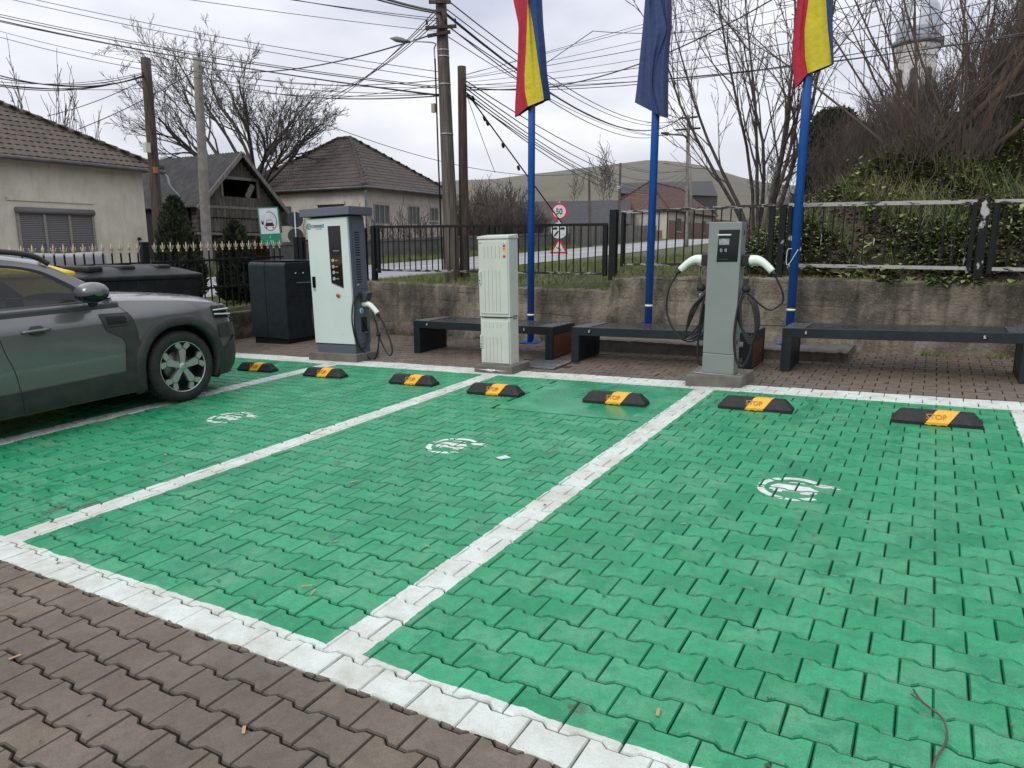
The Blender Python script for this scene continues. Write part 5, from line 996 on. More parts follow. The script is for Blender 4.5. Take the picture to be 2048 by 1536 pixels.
        for k in range(5):
            t0 = R_(90 + 72 * k + 12); pz = lambda u, v, d: tuple(Mw @ Vector((u * math.cos(t0) - v * math.sin(t0), u * math.sin(t0) + v * math.cos(t0), d)))
            m.prism([(.03, -.022), (.155, -.036), (.176, -.0), (.155, .036), (.03, .022)], pz, .060, .096)
            for q_ in (-1, 1): m.prism([(.161, .038 * q_), (.182, .003 * q_), (.214, .022 * q_), (.2255, .040 * q_), (.220, .064 * q_), (.196, .078 * q_)], pz, .070, .100)
        m.lathe([(0, .099), (.034, .099), (.042, .09), (.042, .05)], 20, Mw); m.build('wheel_spokes', M_ALLOY, wl, recalc=True)
        m = MB()
        for k in range(5): t0 = R_(54 + 72 * k + 12); m.lathe([(0, .075), (.010, .075), (.010, .04)], 8, Mw @ Matrix.Translation((.052 * math.cos(t0), .052 * math.sin(t0), 0)))
        m.build('wheel_nut', M_GALV, wl); m = MB(); m.lathe([(.0, .0), (.135, .0), (.14, -.012), (.14, -.03)], 32, Mw); m.build('brake_disc', pm('brake_steel', (.2, .2, .2), .4, .6) if 'brake_steel' not in MATS else MATS['brake_steel'], wl)
# bonnet, roof, screens
ysn = np.linspace(-.62, .79, 26); G_ = []
for y in ysn:
    cand = PLAN[(PLAN[:, 1] > -.7)]; i = np.abs(cand[:, 1] + yfr(1.0) * np.clip((cand[:, 1] - .1) / .7, 0, 1) - y).argmin(); pp = cand[i]; ze = ztop(pp[1]); xe = shell(pp[0], pp[1], ze)[0]; zc = np.interp(y, [-.62, -.2, .2, .5, .72, .82], [1.165, 1.145, 1.105, 1.055, 1.0, .94]); G_.append([(xe * t, y + (.03 * (1 - t * t) if y > .3 else .0) + (.16 * (1 - t * t) if y < -.6 else 0) * 0, ze + (zc - ze) * (1 - abs(t) ** 3.2)) for t in np.linspace(-1, 1, 31)])
bo = car_build(MB().grid(G_), 'bonnet', M_PAINT)
m = MB(); m.grid([[(t * (.86 - .0 * k), -.60 - .07 * k + .17 * (1 - t * t), 1.115 + .05 * (1 - t * t) + .0 * k + .006) for k in (0, 1)] for t in np.linspace(-.98, .98, 15)]); car_build(m, 'scuttle', M_BLACK)
A_ = cr(outer[:4], 14); G_ = []
for y, z in A_:
    xe = abs(S(y, z)[0]); f = (z - 1.115) / .335; G_.append([(xe * t, y + (.20 - .06 * f) * (1 - t * t), z + (.035 + .025 * f) * (1 - t * t)) for t in np.linspace(-1, 1, 17)])
car_build(MB().grid(G_), 'windscreen', M_GLASS)
Rf = cr(outer[3:8], 30); G_ = []
for i, (y, z) in enumerate(Rf):
    xe = abs(S(y, z)[0]); f = i / (len(Rf) - 1); G_.append([(xe * t, y + (.14 * (1 - f) - .05 * f) * (1 - t * t), z + .06 * (1 - t ** 4) * 1.0) for t in np.linspace(-1, 1, 21)])
car_build(MB().grid(G_), 'roof', M_PAINT)
Rr = cr(outer[7:10], 12); G_ = [[(abs(S(y, z)[0]) * t, y - .05 * (1 - t * t), z + .05 * (1 - t ** 4) * (1 - i / 11)) for t in np.linspace(-1, 1, 13)] for i, (y, z) in enumerate(Rr)]; car_build(MB().grid(G_), 'rear_window', M_GLASS)
m = MB(); m.box(-.60, .60, .845, .872, .60, .80); car_build(m, 'grille', M_BLACK, bevel=.01)
m = MB(); m.box(-.26, .26, .885, .892, .44, .55); car_build(m, 'number_plate', M_WHITE, bevel=.002)
m = MB(); m.box(-.62, .62, -3.2, .62, .19, .24); car_build(m, 'underbody', M_DARK)
m = MB(); m.box(-.80, .80, -3.2, -.48, .30, .34); m.box(-.78, .78, -.52, -.47, .34, 1.05); car_build(m, 'cabin_floor', M_DARK)
for s in (1, -1):
    m = MB(); m.box(min(s * .80, s * .845), max(s * .80, s * .845), -3.1, -.55, .35, 1.075); car_build(m, 'door_card', M_TRIM, bevel=.015)
m = MB(); pr = [(-.50, .75), (-.52, 1.06), (-.75, 1.10), (-.98, 1.06), (-1.02, .96), (-.92, .75)]; m.prism(pr, lambda u, v, d: (d, u, v), -.79, .79); car_build(m, 'dashboard', M_TRIM, bevel=.02, recalc=True)
m = MB(); m.box(-.16, .12, -1.05, -1.02, 1.02, 1.15); car_build(m, 'dash_screen', M_BLACK, bevel=.006)
m = MB(); ta = np.linspace(0, 2 * math.pi, 33); Ms = Matrix.Translation((-.37, -1.20, 1.0)) @ Matrix.Rotation(R_(62), 4, 'X'); m.tube([tuple(Ms @ Vector((.185 * math.cos(t), .185 * math.sin(t), 0))) for t in ta], .017, 8, cap=False); m.bar(tuple(Ms @ Vector((-.17, 0, 0))), tuple(Ms @ Vector((.17, 0, 0))), .05, .03); m.lathe([(0, .02), (.06, .015), (.07, -.02)], 16, Ms); car_build(m, 'steering_wheel', M_TRIM)
for x_, y_ in ((.37, -1.85), (-.37, -1.85), (.40, -2.62), (-.40, -2.62)):
    m = MB(); m.box(x_ - .25, x_ + .25, y_ - .02, y_ + .5, .52, .68); m.add([(x_ + a_, y_ + b_, z_) for z_, o_ in ((.66, 0), (1.20, -.20)) for a_, b_ in ((-.24, -.08 + o_), (.24, -.08 + o_), (.22, .07 + o_), (-.22, .07 + o_))], [(3, 2, 1, 0), (4, 5, 6, 7), (0, 1, 5, 4), (1, 2, 6, 5), (2, 3, 7, 6), (3, 0, 4, 7)]); m.box(x_ - .12, x_ + .12, y_ - .30, y_ - .20, 1.22, 1.38); car_build(m, 'seat', M_SEAT, bevel=.04, seg=3)
CAR.matrix_world = slope_M(CXW, CYW)
# ================================================================ HOUSES, WALLS AND BARNS
def tile_face(mb, A, B, C, D, wt=.21, ht=.33, thick=.022):
    """clay tiles over the quad A-B (eave) D-C (top)"""
    A, B, C, D = [np.array(p, float) for p in (A, B, C, D)]; nrm = np.cross(B - A, D - A); nrm /= np.linalg.norm(nrm)
    if nrm[2] < 0: nrm = -nrm
    sd_ = (B - A) / np.linalg.norm(B - A); td = np.cross(nrm, sd_); 
    if td @ (D - A) < 0: td = -td
    H = td @ (D - A); rows = max(2, int(H / ht)); 
    for r in range(rows):
        t = r / rows; t1 = min(1, (r + 1.25) / rows); L_ = A + (D - A) * t; Rr_ = B + (C - B) * t; n_ = max(1, int(round(np.linalg.norm(Rr_ - L_) / wt)))
        Lu = A + (D - A) * t1; Ru = B + (C - B) * t1
        for i in range(n_):
            p0 = L_ + (Rr_ - L_) * i / n_; p1 = L_ + (Rr_ - L_) * (i + 1) / n_; h = td * (H * (t1 - t)); V = []
            lift = thick * rng.uniform(.8, 1.3)
            for s_, hh in ((0, .2), (.22, 1), (.55, .75), (.8, .15), (1.0, .2)):
                p = p0 + (p1 - p0) * s_; V.append(p + nrm * (.022 + lift * hh)); V.append(p + h + nrm * (.004 + lift * hh * .6))
            F = [(2 * k, 2 * k + 2, 2 * k + 3, 2 * k + 1) for k in range(4)]; V += [p0 + nrm * .0, p1 + nrm * 0]; F.append((10, 11, 8, 6, 4, 2, 0)); mb.add(V, F, 0, rng.random())
def ridge(mb, P, Q, r_=.11):
    P = np.array(P, float); Q = np.array(Q, float); n_ = max(2, int(np.linalg.norm(Q - P) / .36))
    for i in range(n_):
        a = P + (Q - P) * i / n_; b = P + (Q - P) * (i + 1.12) / n_; mb.tube([a + (0, 0, .02), a + (b - a) * .8 + (0, 0, .01), b + (0, 0, .035)], [r_ * 1.15, r_, r_ * .95], 8, tint=rng.random() * .5)
def wall_poly(mb, pts, th=None): mb.add(pts, [tuple(range(len(pts)))])
def box_walls(mb, x0, x1, y0, y1, z0, z1): mb.box(x0, x1, y0, y1, z0, z1)
def hip_house(name, lab, x0, x1, y0, y1, zb_, ze, zr, ov, wallm, tilem, hip_dx, cat='house'):
    """x1 is the side towards the road; ridge runs along the longer side"""
    t = thing(name, lab, cat, (x1, y1, zb_)); l_ = np.array(t.location)
    m = MB(); box_walls(m, x0, x1, y0, y1, zb_ - .4, ze - .02); m.build('wall', wallm, t, loc=l_)
    a, b, c, d = (x0 - ov, y0 - ov, ze), (x1 + ov, y0 - ov, ze), (x1 + ov, y1 + ov, ze), (x0 - ov, y1 + ov, ze)
    wx, wy = x1 - x0 + 2 * ov, y1 - y0 + 2 * ov
    if wy > wx: r0, r1 = ((x0 + x1) / 2, y0 - ov + hip_dx, zr), ((x0 + x1) / 2, y1 + ov - hip_dx, zr)
    else: r0, r1 = (x0 - ov + hip_dx, (y0 + y1) / 2, zr), (x1 + ov - hip_dx, (y0 + y1) / 2, zr)
    m = MB()
    faces = [(b, c, r1, r0), (d, a, r0, r1), (a, b, r0, r0), (c, d, r1, r1)] if wy > wx else [(a, b, r1, r0), (c, d, r0, r1), (b, c, r1, r1), (d, a, r0, r0)]
    under = MB()
    for A, B, C, D in faces:
        tile_face(m, A, B, C, D); under.add([np.array(p) - (0, 0, .03) for p in ((A, B, C) if C == D else (A, B, C, D))], [(0, 1, 2) if C == D else (0, 1, 2, 3)])
    under.add([np.array(p) - (0, 0, .05) for p in (a, b, c, d)], [(0, 1, 2, 3)])
    for p in (a, b, c, d): ridge(m, p, r0 if abs(p[0] - r0[0]) + abs(p[1] - r0[1]) < abs(p[0] - r1[0]) + abs(p[1] - r1[1]) else r1)
    ridge(m, r0, r1) if np.linalg.norm(np.array(r0) - r1) > .3 else None
    rf = m.build('roof', tilem, t, loc=l_); under.build('roof_boards', M_OLDWOOD, t, loc=l_)
    g_ = MB()
    for p, q in ((b, c), (a, b)): g_.tube([np.array(p) + (0.04, -.0, -.06), np.array(q) + (.04, 0, -.075)], .07, 8)
    g_.build('gutter', pm('old_gutter', (.10, .105, .11), .6, .3, (.16, .16, .16), 4) if 'old_gutter' not in MATS else MATS['old_gutter'], t, loc=l_); return t, l_
def window_x(t, l_, X, y0, y1, z0, z1, n_, glassm, framem=None, sash=.06, name='window'):
    """a window in a wall that faces +X"""
    f = MB(); fm = framem or M_FRAME
    for a, b, c, d in ((y0, y1, z0, z0 + sash), (y0, y1, z1 - sash, z1), (y0, y0 + sash, z0 + sash, z1 - sash), (y1 - sash, y1, z0 + sash, z1 - sash)): f.box(X + .005, X + .06, a, b, c, d)
    for i in range(1, n_): y = y0 + (y1 - y0) * i / n_; f.box(X + .005, X + .055, y - .035, y + .035, z0 + sash, z1 - sash)
    fo = f.build(name, fm, t, loc=l_); p = MB()
    p.box(X + .004, X + .015, y0 + .02, y1 - .02, z0 + .02, z1 - .02); po = p.build('pane', glassm, fo); po.data.transform(Matrix.Translation(-Vector(l_)))
    s_ = MB(); s_.box(X, X + .10, y0 - .06, y1 + .06, z0 - .06, z0 - .002); so_ = s_.build('sill', M_CREAM2, fo); so_.data.transform(Matrix.Translation(-Vector(l_))); return fo
# cream house at the left
h1, L1 = hip_house('cream_house', 'cream rendered house with mossy tiled roof and shuttered window at the far left', -31.5, -22.8, 2.5, 15.0, .35, 3.98, 6.75, .48, M_CREAM, M_TILE, 4.83)
y0, z0 = at(33, 415, X=-22.75)[1:]; y1 = at(183, 415, X=-22.75)[1]; zt = z0 + .02; zb_ = at(183, 522, X=-22.75)[2]
f = MB(); XX_ = -22.8
for k in range(4): y = y0 + (y1 - y0) * k / 3; f.box(XX_ + .0, XX_ + .075, y - .035, y + .035, zb_, zt - .18)
f.box(XX_, XX_ + .06, y0 - .04, y1 + .04, zb_ - .06, zb_); fo = f.build('window', M_FRAME, h1, loc=L1)
sh_ = MB(); nS = 26
for k in range(3):
    ya, yb = y0 + (y1 - y0) * k / 3 + .036, y0 + (y1 - y0) * (k + 1) / 3 - .036; G_ = []
    for i in range(nS * 2 + 1):
        z = zb_ + (zt - .18 - zb_) * i / (nS * 2); xx = XX_ + (.034 if i % 2 else .05); G_.append([(xx, ya, z), (xx, yb, z)])
    sh_.grid(G_, smooth=False)
q = sh_.build('roller_shutter', M_SHUT, fo); q.data.transform(Matrix.Translation(-Vector(L1)))
m = MB(); m.tube([(XX_ + .07, y0 - .04, zt - .09), (XX_ + .07, y1 + .04, zt - .09)], .095, 10); q = m.build('shutter_box', M_SHUT, fo); q.data.transform(Matrix.Translation(-Vector(L1)))
m = MB(); m.box(XX_ - .01, XX_ + .045, y0 - .22, y1 + .10, zt + .18, zt + .27); m.build('lintel_band', M_CREAM, h1, loc=L1)
m = MB(); m.tube(spl([(-22.35, 15.35, 3.90), (-22.3, 15.55, 3.75), (-22.25, 15.6, 3.45), (-22.2, 15.9, 3.1)], 12), .05, 8); m.build('downpipe', M_GALV, h1, loc=L1)
m = MB(); m.lathe([(0, .08), (.05, .07), (.06, 0)], 10, Matrix.Translation((-22.8, at(278, 478, X=-22.8)[1], at(278, 478, X=-22.8)[2])) @ Matrix.Rotation(R_(90), 4, 'Y')); m.build('wall_vent', M_DARK, h1, loc=L1)
# pale house behind the mint charger
h2, L2 = hip_house('hip_roofed_house', 'pale house with brown hipped tile roof behind the two leaning poles', -33.8, -25.0, 28.3, 35.2, .95, 4.45, 7.45, .42, M_CREAM2, M_TILE2, 4.35)
for ya, yb, za, zb2, n_ in ((28.95, 30.15, 2.62, 3.62, 3), (31.75, 32.75, 2.68, 3.66, 3), (33.75, 34.5, 2.9, 3.66, 2)): window_x(h2, L2, -25.0, ya, yb, za, zb2, n_, M_GREENSH)
m = MB()
for xa, xb in ((-28.2, -26.4), (-31.6, -30.2)): m.box(xa, xb, 28.27, 28.31, 2.6, 3.6)
m.build('side_window', M_PANE, h2, loc=L2)
m = MB(); m.box(-26.3 - 2.0, -26.3, 28.22, 28.3, 3.62, 3.75); m.box(-25.02, -24.97, 28.9, 34.6, 3.72, 3.80); m.build('lintel_band', M_CREAM2, h2, loc=L2)
m = MB(); m.tube([(-24.75, 28.15, 4.4), (-24.85, 28.2, 4.1), (-24.85, 28.2, 1.0)], .05, 8); m.tube([(-24.75, 35.4, 4.5), (-24.93, 35.3, 4.2), (-24.93, 35.3, 1.0)], .05, 8); m.build('downpipe', M_GALV, h2, loc=L2)
# old barn
B_ = thing('wooden_barn', 'old dark wooden barn with corrugated roof and open gable loft', 'barn', (-25.6, 21.3, .6)); Lb = np.array(B_.location); bx_ = -25.6
apex = at(484, 303, X=bx_ + .35); le = at(403, 392, X=bx_ + .35); re_ = at(577, 423, X=bx_ + .35); sl_ = (apex[2] - re_[2]) / (re_[1] - apex[1]); le = np.array([le[0], apex[1] - (apex[2] - re_[2]) / sl_, re_[2]])
def corr(mb, p0, p1, q0, q1, wl=.19, amp=.03, rows=3):
    """corrugated sheet: p0-p1 ridge, q0-q1 eave"""
    p0, p1, q0, q1 = [np.array(p, float) for p in (p0, p1, q0, q1)]; n_ = int(np.linalg.norm(p1 - p0) / wl * 5); nr = np.cross(p1 - p0, q0 - p0); nr /= np.linalg.norm(nr); nr = nr if nr[2] > 0 else -nr
    G_ = [[(p0 + (p1 - p0) * i / n_) * (1 - r / (rows * 2)) + (q0 + (q1 - q0) * i / n_) * (r / (rows * 2)) + nr * (amp * math.sin(i * 2 * math.pi / 5) + (.02 if r % 2 else 0)) for r in range(rows * 2 + 1)] for i in range(n_ + 1)]
    mb.grid(G_, smooth=True)
bk = np.array((-9.5, 0, 0))
for nm, e_ in (('roof', le), ('roof', re_)):
    m = MB(); corr(m, apex, apex + bk, e_, e_ + bk); m.build(nm, M_CORR2, B_, loc=Lb)
m = MB()
for e_ in (le, re_): m.bar(apex + (.02, 0, -.08), e_ + (.02, 0, -.08), .05, .16)
m.build('barge_board', M_OLDWOOD2, B_, loc=Lb)
yl, yr_ = le[1] + .25, re_[1] - .35; wz = 2.35; lo_, hi_ = at(443, 357, X=bx_), at(514, 397, X=bx_); oy0, oy1, oz0, oz1 = lo_[1], hi_[1], hi_[2], lo_[2]
def zg_(y): return apex[2] - .1 - abs(y - apex[1]) * sl_
m = MB(); bw = .17; y = yl; k = 0
while y < yr_:
    yb = min(y + bw - .012, yr_); ym = (y + yb) / 2; zt_ = min(zg_(y), zg_(yb)); tn_ = rng.random()
    segs = [(wz + .42, zt_)] if not (oy0 < ym < oy1) else [(wz + .42, oz0), (oz1, zt_)]
    for a, b in segs:
        if b - a > .05: m.box(bx_ - .02, bx_ + .02 * rng.random(), y, yb, a, b, tint=tn_)
    y += bw; k += 1
m.build('gable_boards', M_OLDWOOD, B_, loc=Lb)
m = MB(); y = yl - .1
while y < yr_ + .1: # fretted skirt boards in two tiers
    for z_a, z_b, xo in ((2.62, 3.02, .07), (2.05, 2.62, .045)):
        tn_ = rng.random(); m.prism([(y, z_a + .05), (y + .05, z_a + .05), (y + .075, z_a), (y + .10, z_a + .05), (y + .15, z_a + .05), (y + .15, z_b - .10), (y + .135, z_b - .05), (y + .15, z_b), (y, z_b), (y + .015, z_b - .05), (y, z_b - .10)], lambda u, v, d: (d, u, v), bx_ + xo, bx_ + xo + .025, tint=tn_)
    y += .155
m.build('fretted_skirt', M_OLDWOOD, B_, loc=Lb)
m = MB(); m.box(bx_ + .0, bx_ + .10, yl - .1, yr_ + .1, 3.03, 3.13); m.box(bx_ + .0, bx_ + .06, oy0 - .12, oy1 + .12, oz1, oz1 + .12); m.box(bx_, bx_ + .06, oy0 - .1, oy0, oz0, oz1); m.box(bx_, bx_ + .06, oy1, oy1 + .1, oz0, oz1); m.box(bx_, bx_ + .08, yl - .1, yr_ + .1, 1.95, 2.05); m.build('beams', M_OLDWOOD2, B_, loc=Lb)
m = MB(); m.bar((bx_ - .1, oy1 - .45, oz0 + .02), (bx_ - .05, oy1 - .15, oz1 - .15), .06, .22); m.build('loose_board', M_OLDWOOD2, B_, loc=Lb)
m = MB(); m.box(bx_ - 9, bx_ - .6, yl, yr_, .3, 3.0); m.build('dark_interior', M_DARK, B_, loc=Lb)
m = MB(); y = yl
while y < yr_: m.box(bx_ - .3, bx_ - .27, y, y + .16, .5, 1.96, tint=rng.random()); y += .175
m.build('lower_boards', M_OLDWOOD, B_, loc=Lb)
m = MB(); xx = -35.0
for i in range(14): m.bar((bx_ - 9, le[1] + .4, .8 + i * .17), (bx_ - .2, le[1] + .4, .8 + i * .17), .03, .15, tint=rng.random())
m.build('side_boards', M_OLDWOOD, B_, loc=Lb)
# sooty roadside wall and plank fence
m = MB(); G_ = []
for y in np.linspace(19.0, 47, 80):
    x = float(road_x(y)) - 4.75; zt_ = 1.80 + .030 * (y - 24.8) + rng.normal(0, .008); zb2 = float(T(x, y)) - .2
    G_.append([(x, y, zb2), (x, y, zt_ - .12), (x + .05, y, zt_ - .12), (x + .05, y, zt_), (x - .2, y, zt_), (x - .2, y, zb2)])
m.grid(G_, smooth=False); tag(m.build('roadside_wall', M_GREYWALL), 'soot-streaked grey wall along the far side of the road', 'wall')
PF = thing('plank_fence', 'grey weathered plank fence along the far road beneath the corrugated roof', 'fence', (-23, 48, 1.3)); Lp = np.array(PF.location); m = MB(); y = 47.2
while y < 71:
    x = float(road_x(y)) - 4.7; zz = float(T(x, y)); h_ = 1.35 + .04 * rng.random(); m.box(x, x + .03, y, y + .19, zz, zz + h_, tint=rng.random()); y += .2
m.build('boards', M_OLDWOOD2, PF, loc=Lp)
y = 47.2
while y < 71: m = MB(); x = float(road_x(y)) - 4.78; m.box(x - .08, x + .05, y - .06, y + .06, float(T(x, y)), float(T(x, y)) + 1.45); y += 2.9; m.build('post', M_OLDWOOD2, PF, loc=Lp)
# low barn with corrugated roof
def barn_from(name, lab, r0, r1, e0, e1, roofm, wallm, zb2, amp=.03, wl=.22):
    t = thing(name, lab, 'barn', tuple(e0)); l_ = np.array(t.location); r0, r1, e0, e1 = [np.array(p, float) for p in (r0, r1, e0, e1)]
    b0, b1 = 2 * r0 - e0, 2 * r1 - e1; b0[2] = e0[2]; b1[2] = e1[2]
    for q0, q1 in ((e0, e1), (b0, b1)): m = MB(); corr(m, r0, r1, q0, q1, wl, amp); m.build('roof', roofm, t, loc=l_)
    m = MB(); i0, i1 = e0 + (r0 - e0) * .06, e1 + (r1 - e1) * .06; j0, j1 = b0 + (r0 - b0) * .06, b1 + (r1 - b1) * .06
    dn = lambda p: (p[0], p[1], zb2)
    m.add([dn(i0), dn(i1), i1, i0, dn(j0), dn(j1), j1, j0, r0 - (0, 0, .05), r1 - (0, 0, .05)], [(0, 1, 2, 3), (5, 4, 7, 6), (4, 0, 3, 8, 7), (1, 5, 6, 9, 2)]); m.build('wall', wallm, t, loc=l_); return t, l_
barn_from('low_barn', 'long low building with grey corrugated roof by the 50 sign', at(1040, 404, X=-30.5), at(1262, 400, X=-30.5), at(1040, 472, X=-26.5), at(1262, 448, X=-26.5), M_CORR, M_OLDWOOD2, .8)
barn_from('large_barn', 'large dark barn roof rising behind the red-roofed house', at(1246, 366, X=-45), at(1424, 362, X=-45), at(1240, 386, X=-38), at(1436, 392, X=-38), M_CORR2, M_OLDWOOD, 1.0, .02, .5)
c3 = at(1335, 419, X=-25.5); h3, L3 = hip_house('red_roofed_house', 'small cream house with red tiled hip roof beyond the middle flagpole', -32.5, -25.5, c3[1], c3[1] + 19, 2.2, c3[2], at(1318, 368, X=-29)[2], .4, M_CREAM2, M_TILE3, 4.2)
m = MB(); m.box(-25.52, -25.44, c3[1] + .6, c3[1] + 18, 2.0, c3[2] - 1.1); m.build('brick_plinth', M_BRICK, h3, loc=L3)
for ya in (3.2, 8.5, 13.5): window_x(h3, L3, -25.44, c3[1] + ya, c3[1] + ya + 1.6, c3[2] - 2.3, c3[2] - .8, 3, M_PANE)
m = MB(); m.box(-32, -26, c3[1] - .04, c3[1], 2.0, c3[2] - 2.2); m.build('rust_gate_panel', M_BRICK, h3, loc=L3)
bw_ = MB(); y0b = c3[1] + 20; bw_.box(-25.6, -25.2, y0b, y0b + 14, 2.2, c3[2] - .4); tag(bw_.build('brick_wall', M_BRICK), 'raw brick wall right of the red-roofed house', 'wall')
# church tower on the hill
CH = thing('church_tower', 'white octagonal church tower with sheet-metal dome behind bare branches', 'church', (-2.45, 65, 5)); Lc = np.array(CH.location)
zc = at(1835, 92, Y=65)[2]; cxx = at(1835, 92, Y=65)[0]; k_ = (at(1890, 92, Y=65)[0] - at(1780, 92, Y=65)[0]) / 2
Mc = Matrix.Translation((cxx, 65, 0)) @ Matrix.Rotation(R_(22.5), 4, 'Z')
m = MB(); m.lathe([(k_ * .80, 4), (k_ * .80, zc - .9), (k_ * .84, zc - .9), (k_ * .84, zc - .5), (k_ * .88, zc - .4), (k_ * .9, zc - .1)], 8, Mc, smooth=False); m.build('drum', M_CHURCH, CH, loc=Lc)
m = MB()
for i in range(8):
    a = R_(45 * i); Mw = Matrix.Translation((cxx, 65, 0)) @ Matrix.Rotation(a, 4, 'Z'); pz = lambda u, v, d: tuple(Mw @ Vector((u, -k_ * .80 * math.cos(R_(22.5)) - d, v)))
    m.prism([(-.26, zc - 5.2)] + [(.26 * math.cos(R_(180 - 15 * j)), zc - 2.0 + .26 * math.sin(R_(180 - 15 * j))) for j in range(13)] + [(.26, zc - 5.2)], pz, -.05, .02)
m.build('arched_window', pm('belfry_louvres', (.07, .07, .07), .8), CH, loc=Lc)
m = MB(); m.lathe([(k_ * .9, zc - .1), (k_ * 1.02, zc + .05), (k_ * 1.02, zc + .2), (k_ * .86, zc + .42), (k_ * .84, zc + .55)], 8, Mc, smooth=False); m.build('cornice', pm('dark_cornice', (.16, .16, .165), .6), CH, loc=Lc)
m = MB(); m.lathe([(k_ * .83, zc + .5), (k_ * .86, zc + 1.1), (k_ * .80, zc + 1.9), (k_ * .66, zc + 2.7), (k_ * .45, zc + 3.3), (k_ * .38, zc + 3.55)], 16, Mc, smooth=False); m.build('dome', M_ZINC, CH, loc=Lc)
m = MB(); m.lathe([(k_ * .38, zc + 3.5), (k_ * .36, zc + 4.6), (k_ * .46, zc + 4.7), (k_ * .42, zc + 5.2), (k_ * .2, zc + 6.2), (.05, zc + 7.5), (0, zc + 7.6)], 10, Mc, smooth=False); m.build('lantern', M_ZINC, CH, loc=Lc)
# ================================================================ POLES AND WIRES
def utility_pole(name, lab, base, top, r0_, r1_, mat, group='utility poles along the village road'):
    base = np.array(base, float); top = np.array(top, float); base[2] = min(base[2], float(T(base[0], base[1])) - .3); t = thing(name, lab, 'utility pole', tuple(base), group); n_ = 8
    MB().tube([base + (top - base) * i / n_ for i in range(n_ + 1)], np.linspace(r0_, r1_, n_ + 1), 12).build('shaft', mat, t, loc=base); return t, base
mb_, mt_ = at(907, 575, Y=11.0), at(880, -40, Y=11.0)
UP, Lu = utility_pole('utility_pole', 'leaning weathered wooden pole with crossarms and street lamp', mb_, mt_, .142, .092, M_POLE2)
def onpole(py): f = (py - 575) / (-40 - 575); return mb_ + (mt_ - mb_) * f
XD = np.array((.86, .50, 0))
def crossarm(py, l, r_, tilt=0):
    c = onpole(py) + np.array((.06, -.12, 0)); return c + XD * l + (0, 0, -tilt), c + XD * r_ + (0, 0, tilt)
ARMS = []
for py, l, r_, ti in ((6, -.19, .19, .0), (53, -.27, .27, .015), (66, -.24, .16, .035)):
    a, b = crossarm(py, l * 1.0, r_ * 1.0, ti); m = MB(); m.bar(a, b, .05, .05); m.build('crossarm', M_POLE, UP, loc=Lu); ARMS.append((a, b))
for k, (arm, f) in enumerate(((0, .08), (0, .92), (1, .05), (1, .66), (1, .96))):
    p = ARMS[arm][0] + (ARMS[arm][1] - ARMS[arm][0]) * f; m = MB(); m.lathe([(.004, .02), (.006, .05), (.02, .055), (.022, .075), (.014, .09), (.02, .10), (.012, .125), (0, .13)], 8, Matrix.Translation(p)); m.build('insulator', M_DARK, UP, loc=Lu)
la = onpole(100) + np.array((-.08, -.1, 0)); m = MB(); m.tube(spl([onpole(118) + (-.14, -.07, 0), onpole(90) + (-.14, -.07, 0), at(868, 86, Y=10.88), at(815, 82, Y=10.85)], 16), .012, 7); m.build('lamp_arm', M_GALV, UP, loc=Lu)
lp0, lp1 = at(816, 82.5, Y=10.85), at(780, 76.5, Y=10.80); m = MB(); m.tube([lp0, lp0 + (lp1 - lp0) * .15, lp0 + (lp1 - lp0) * .3, lp0 + (lp1 - lp0) * .65, lp1], [.025, .028, .045, .048, .008], 10); m.build('street_lamp', pm('lamp_housing', (.12, .13, .12), .5), UP, loc=Lu)
for py in (94, 106, 160, 258): m = MB(); p = onpole(py); m.tube([p + (0, 0, -.012), p + (0, 0, .012)], (.142 + .004) - .05 * (1 - (py + 40) / 615), 12); m.build('steel_strap', M_GALV, UP, loc=Lu)
m = MB(); p = onpole(206) + np.array((-.17, -.12, 0)); m.box(p[0] - .035, p[0] + .035, p[1] - .03, p[1] + .03, p[2] - .075, p[2] + .075); m.build('junction_box', pm('tan_box', (.32, .26, .16), .6), UP, loc=Lu)
m = MB(); m.tube([onpole(540) + (-.15, -.11, 0), onpole(300) + (-.13, -.11, 0), onpole(110) + (-.11, -.10, 0)], .014, 6); m.build('riser_conduit', M_BLACKMETAL, UP, loc=Lu)
p2b, p2t = at(930, 572, Y=11.25), at(923.5, 133, Y=11.25)
U2, L_2 = utility_pole('utility_pole', 'shorter dark wooden pole standing just right of the lamp pole', p2b, p2t, .095, .075, M_POLE)
d1b, d1t = at(321, 520, X=-21.2), at(291, 116, X=-21.2); U3, L_3 = utility_pole('utility_pole', 'dark tarred wooden pole at the corner of the cream house', d1b, d1t, .17, .14, M_POLE)
m = MB(); p = at(294, 295, X=-21.05); m.box(p[0] - .08, p[0] + .06, p[1] - .08, p[1] + .08, p[2] - .14, p[2] + .14); m.build('meter_box', M_CAB, U3, loc=L_3)
m = MB(); p = at(311, 340, X=-21.0); m.box(p[0] - .03, p[0] + .03, p[1] - .06, p[1] + .06, p[2] - .09, p[2] + .09); m.build('warning_plate', pm('rust_plate', (.35, .10, .04), .6), U3, loc=L_3)
c1b, c1t = at(414, 520, X=-21.2), at(394.5, 116, X=-21.2); U4, L_4 = utility_pole('utility_pole', 'pale concrete pole in front of the wooden barn', c1b, c1t, .17, .13, M_POLEC)
a, b = at(1181, 462, X=-21.5), at(1178, 345, X=-21.5); U5, L_5 = utility_pole('utility_pole', 'small far wooden pole behind the 50 sign', a, b, .11, .08, M_POLE2); P5 = b
a, b = at(1237, 455, X=-22.5), at(1241, 326, X=-22.5); U6, L_6 = utility_pole('utility_pole', 'far wooden pole with a white plate left of the red-roofed house', a, b, .13, .09, M_POLE2); P6 = b
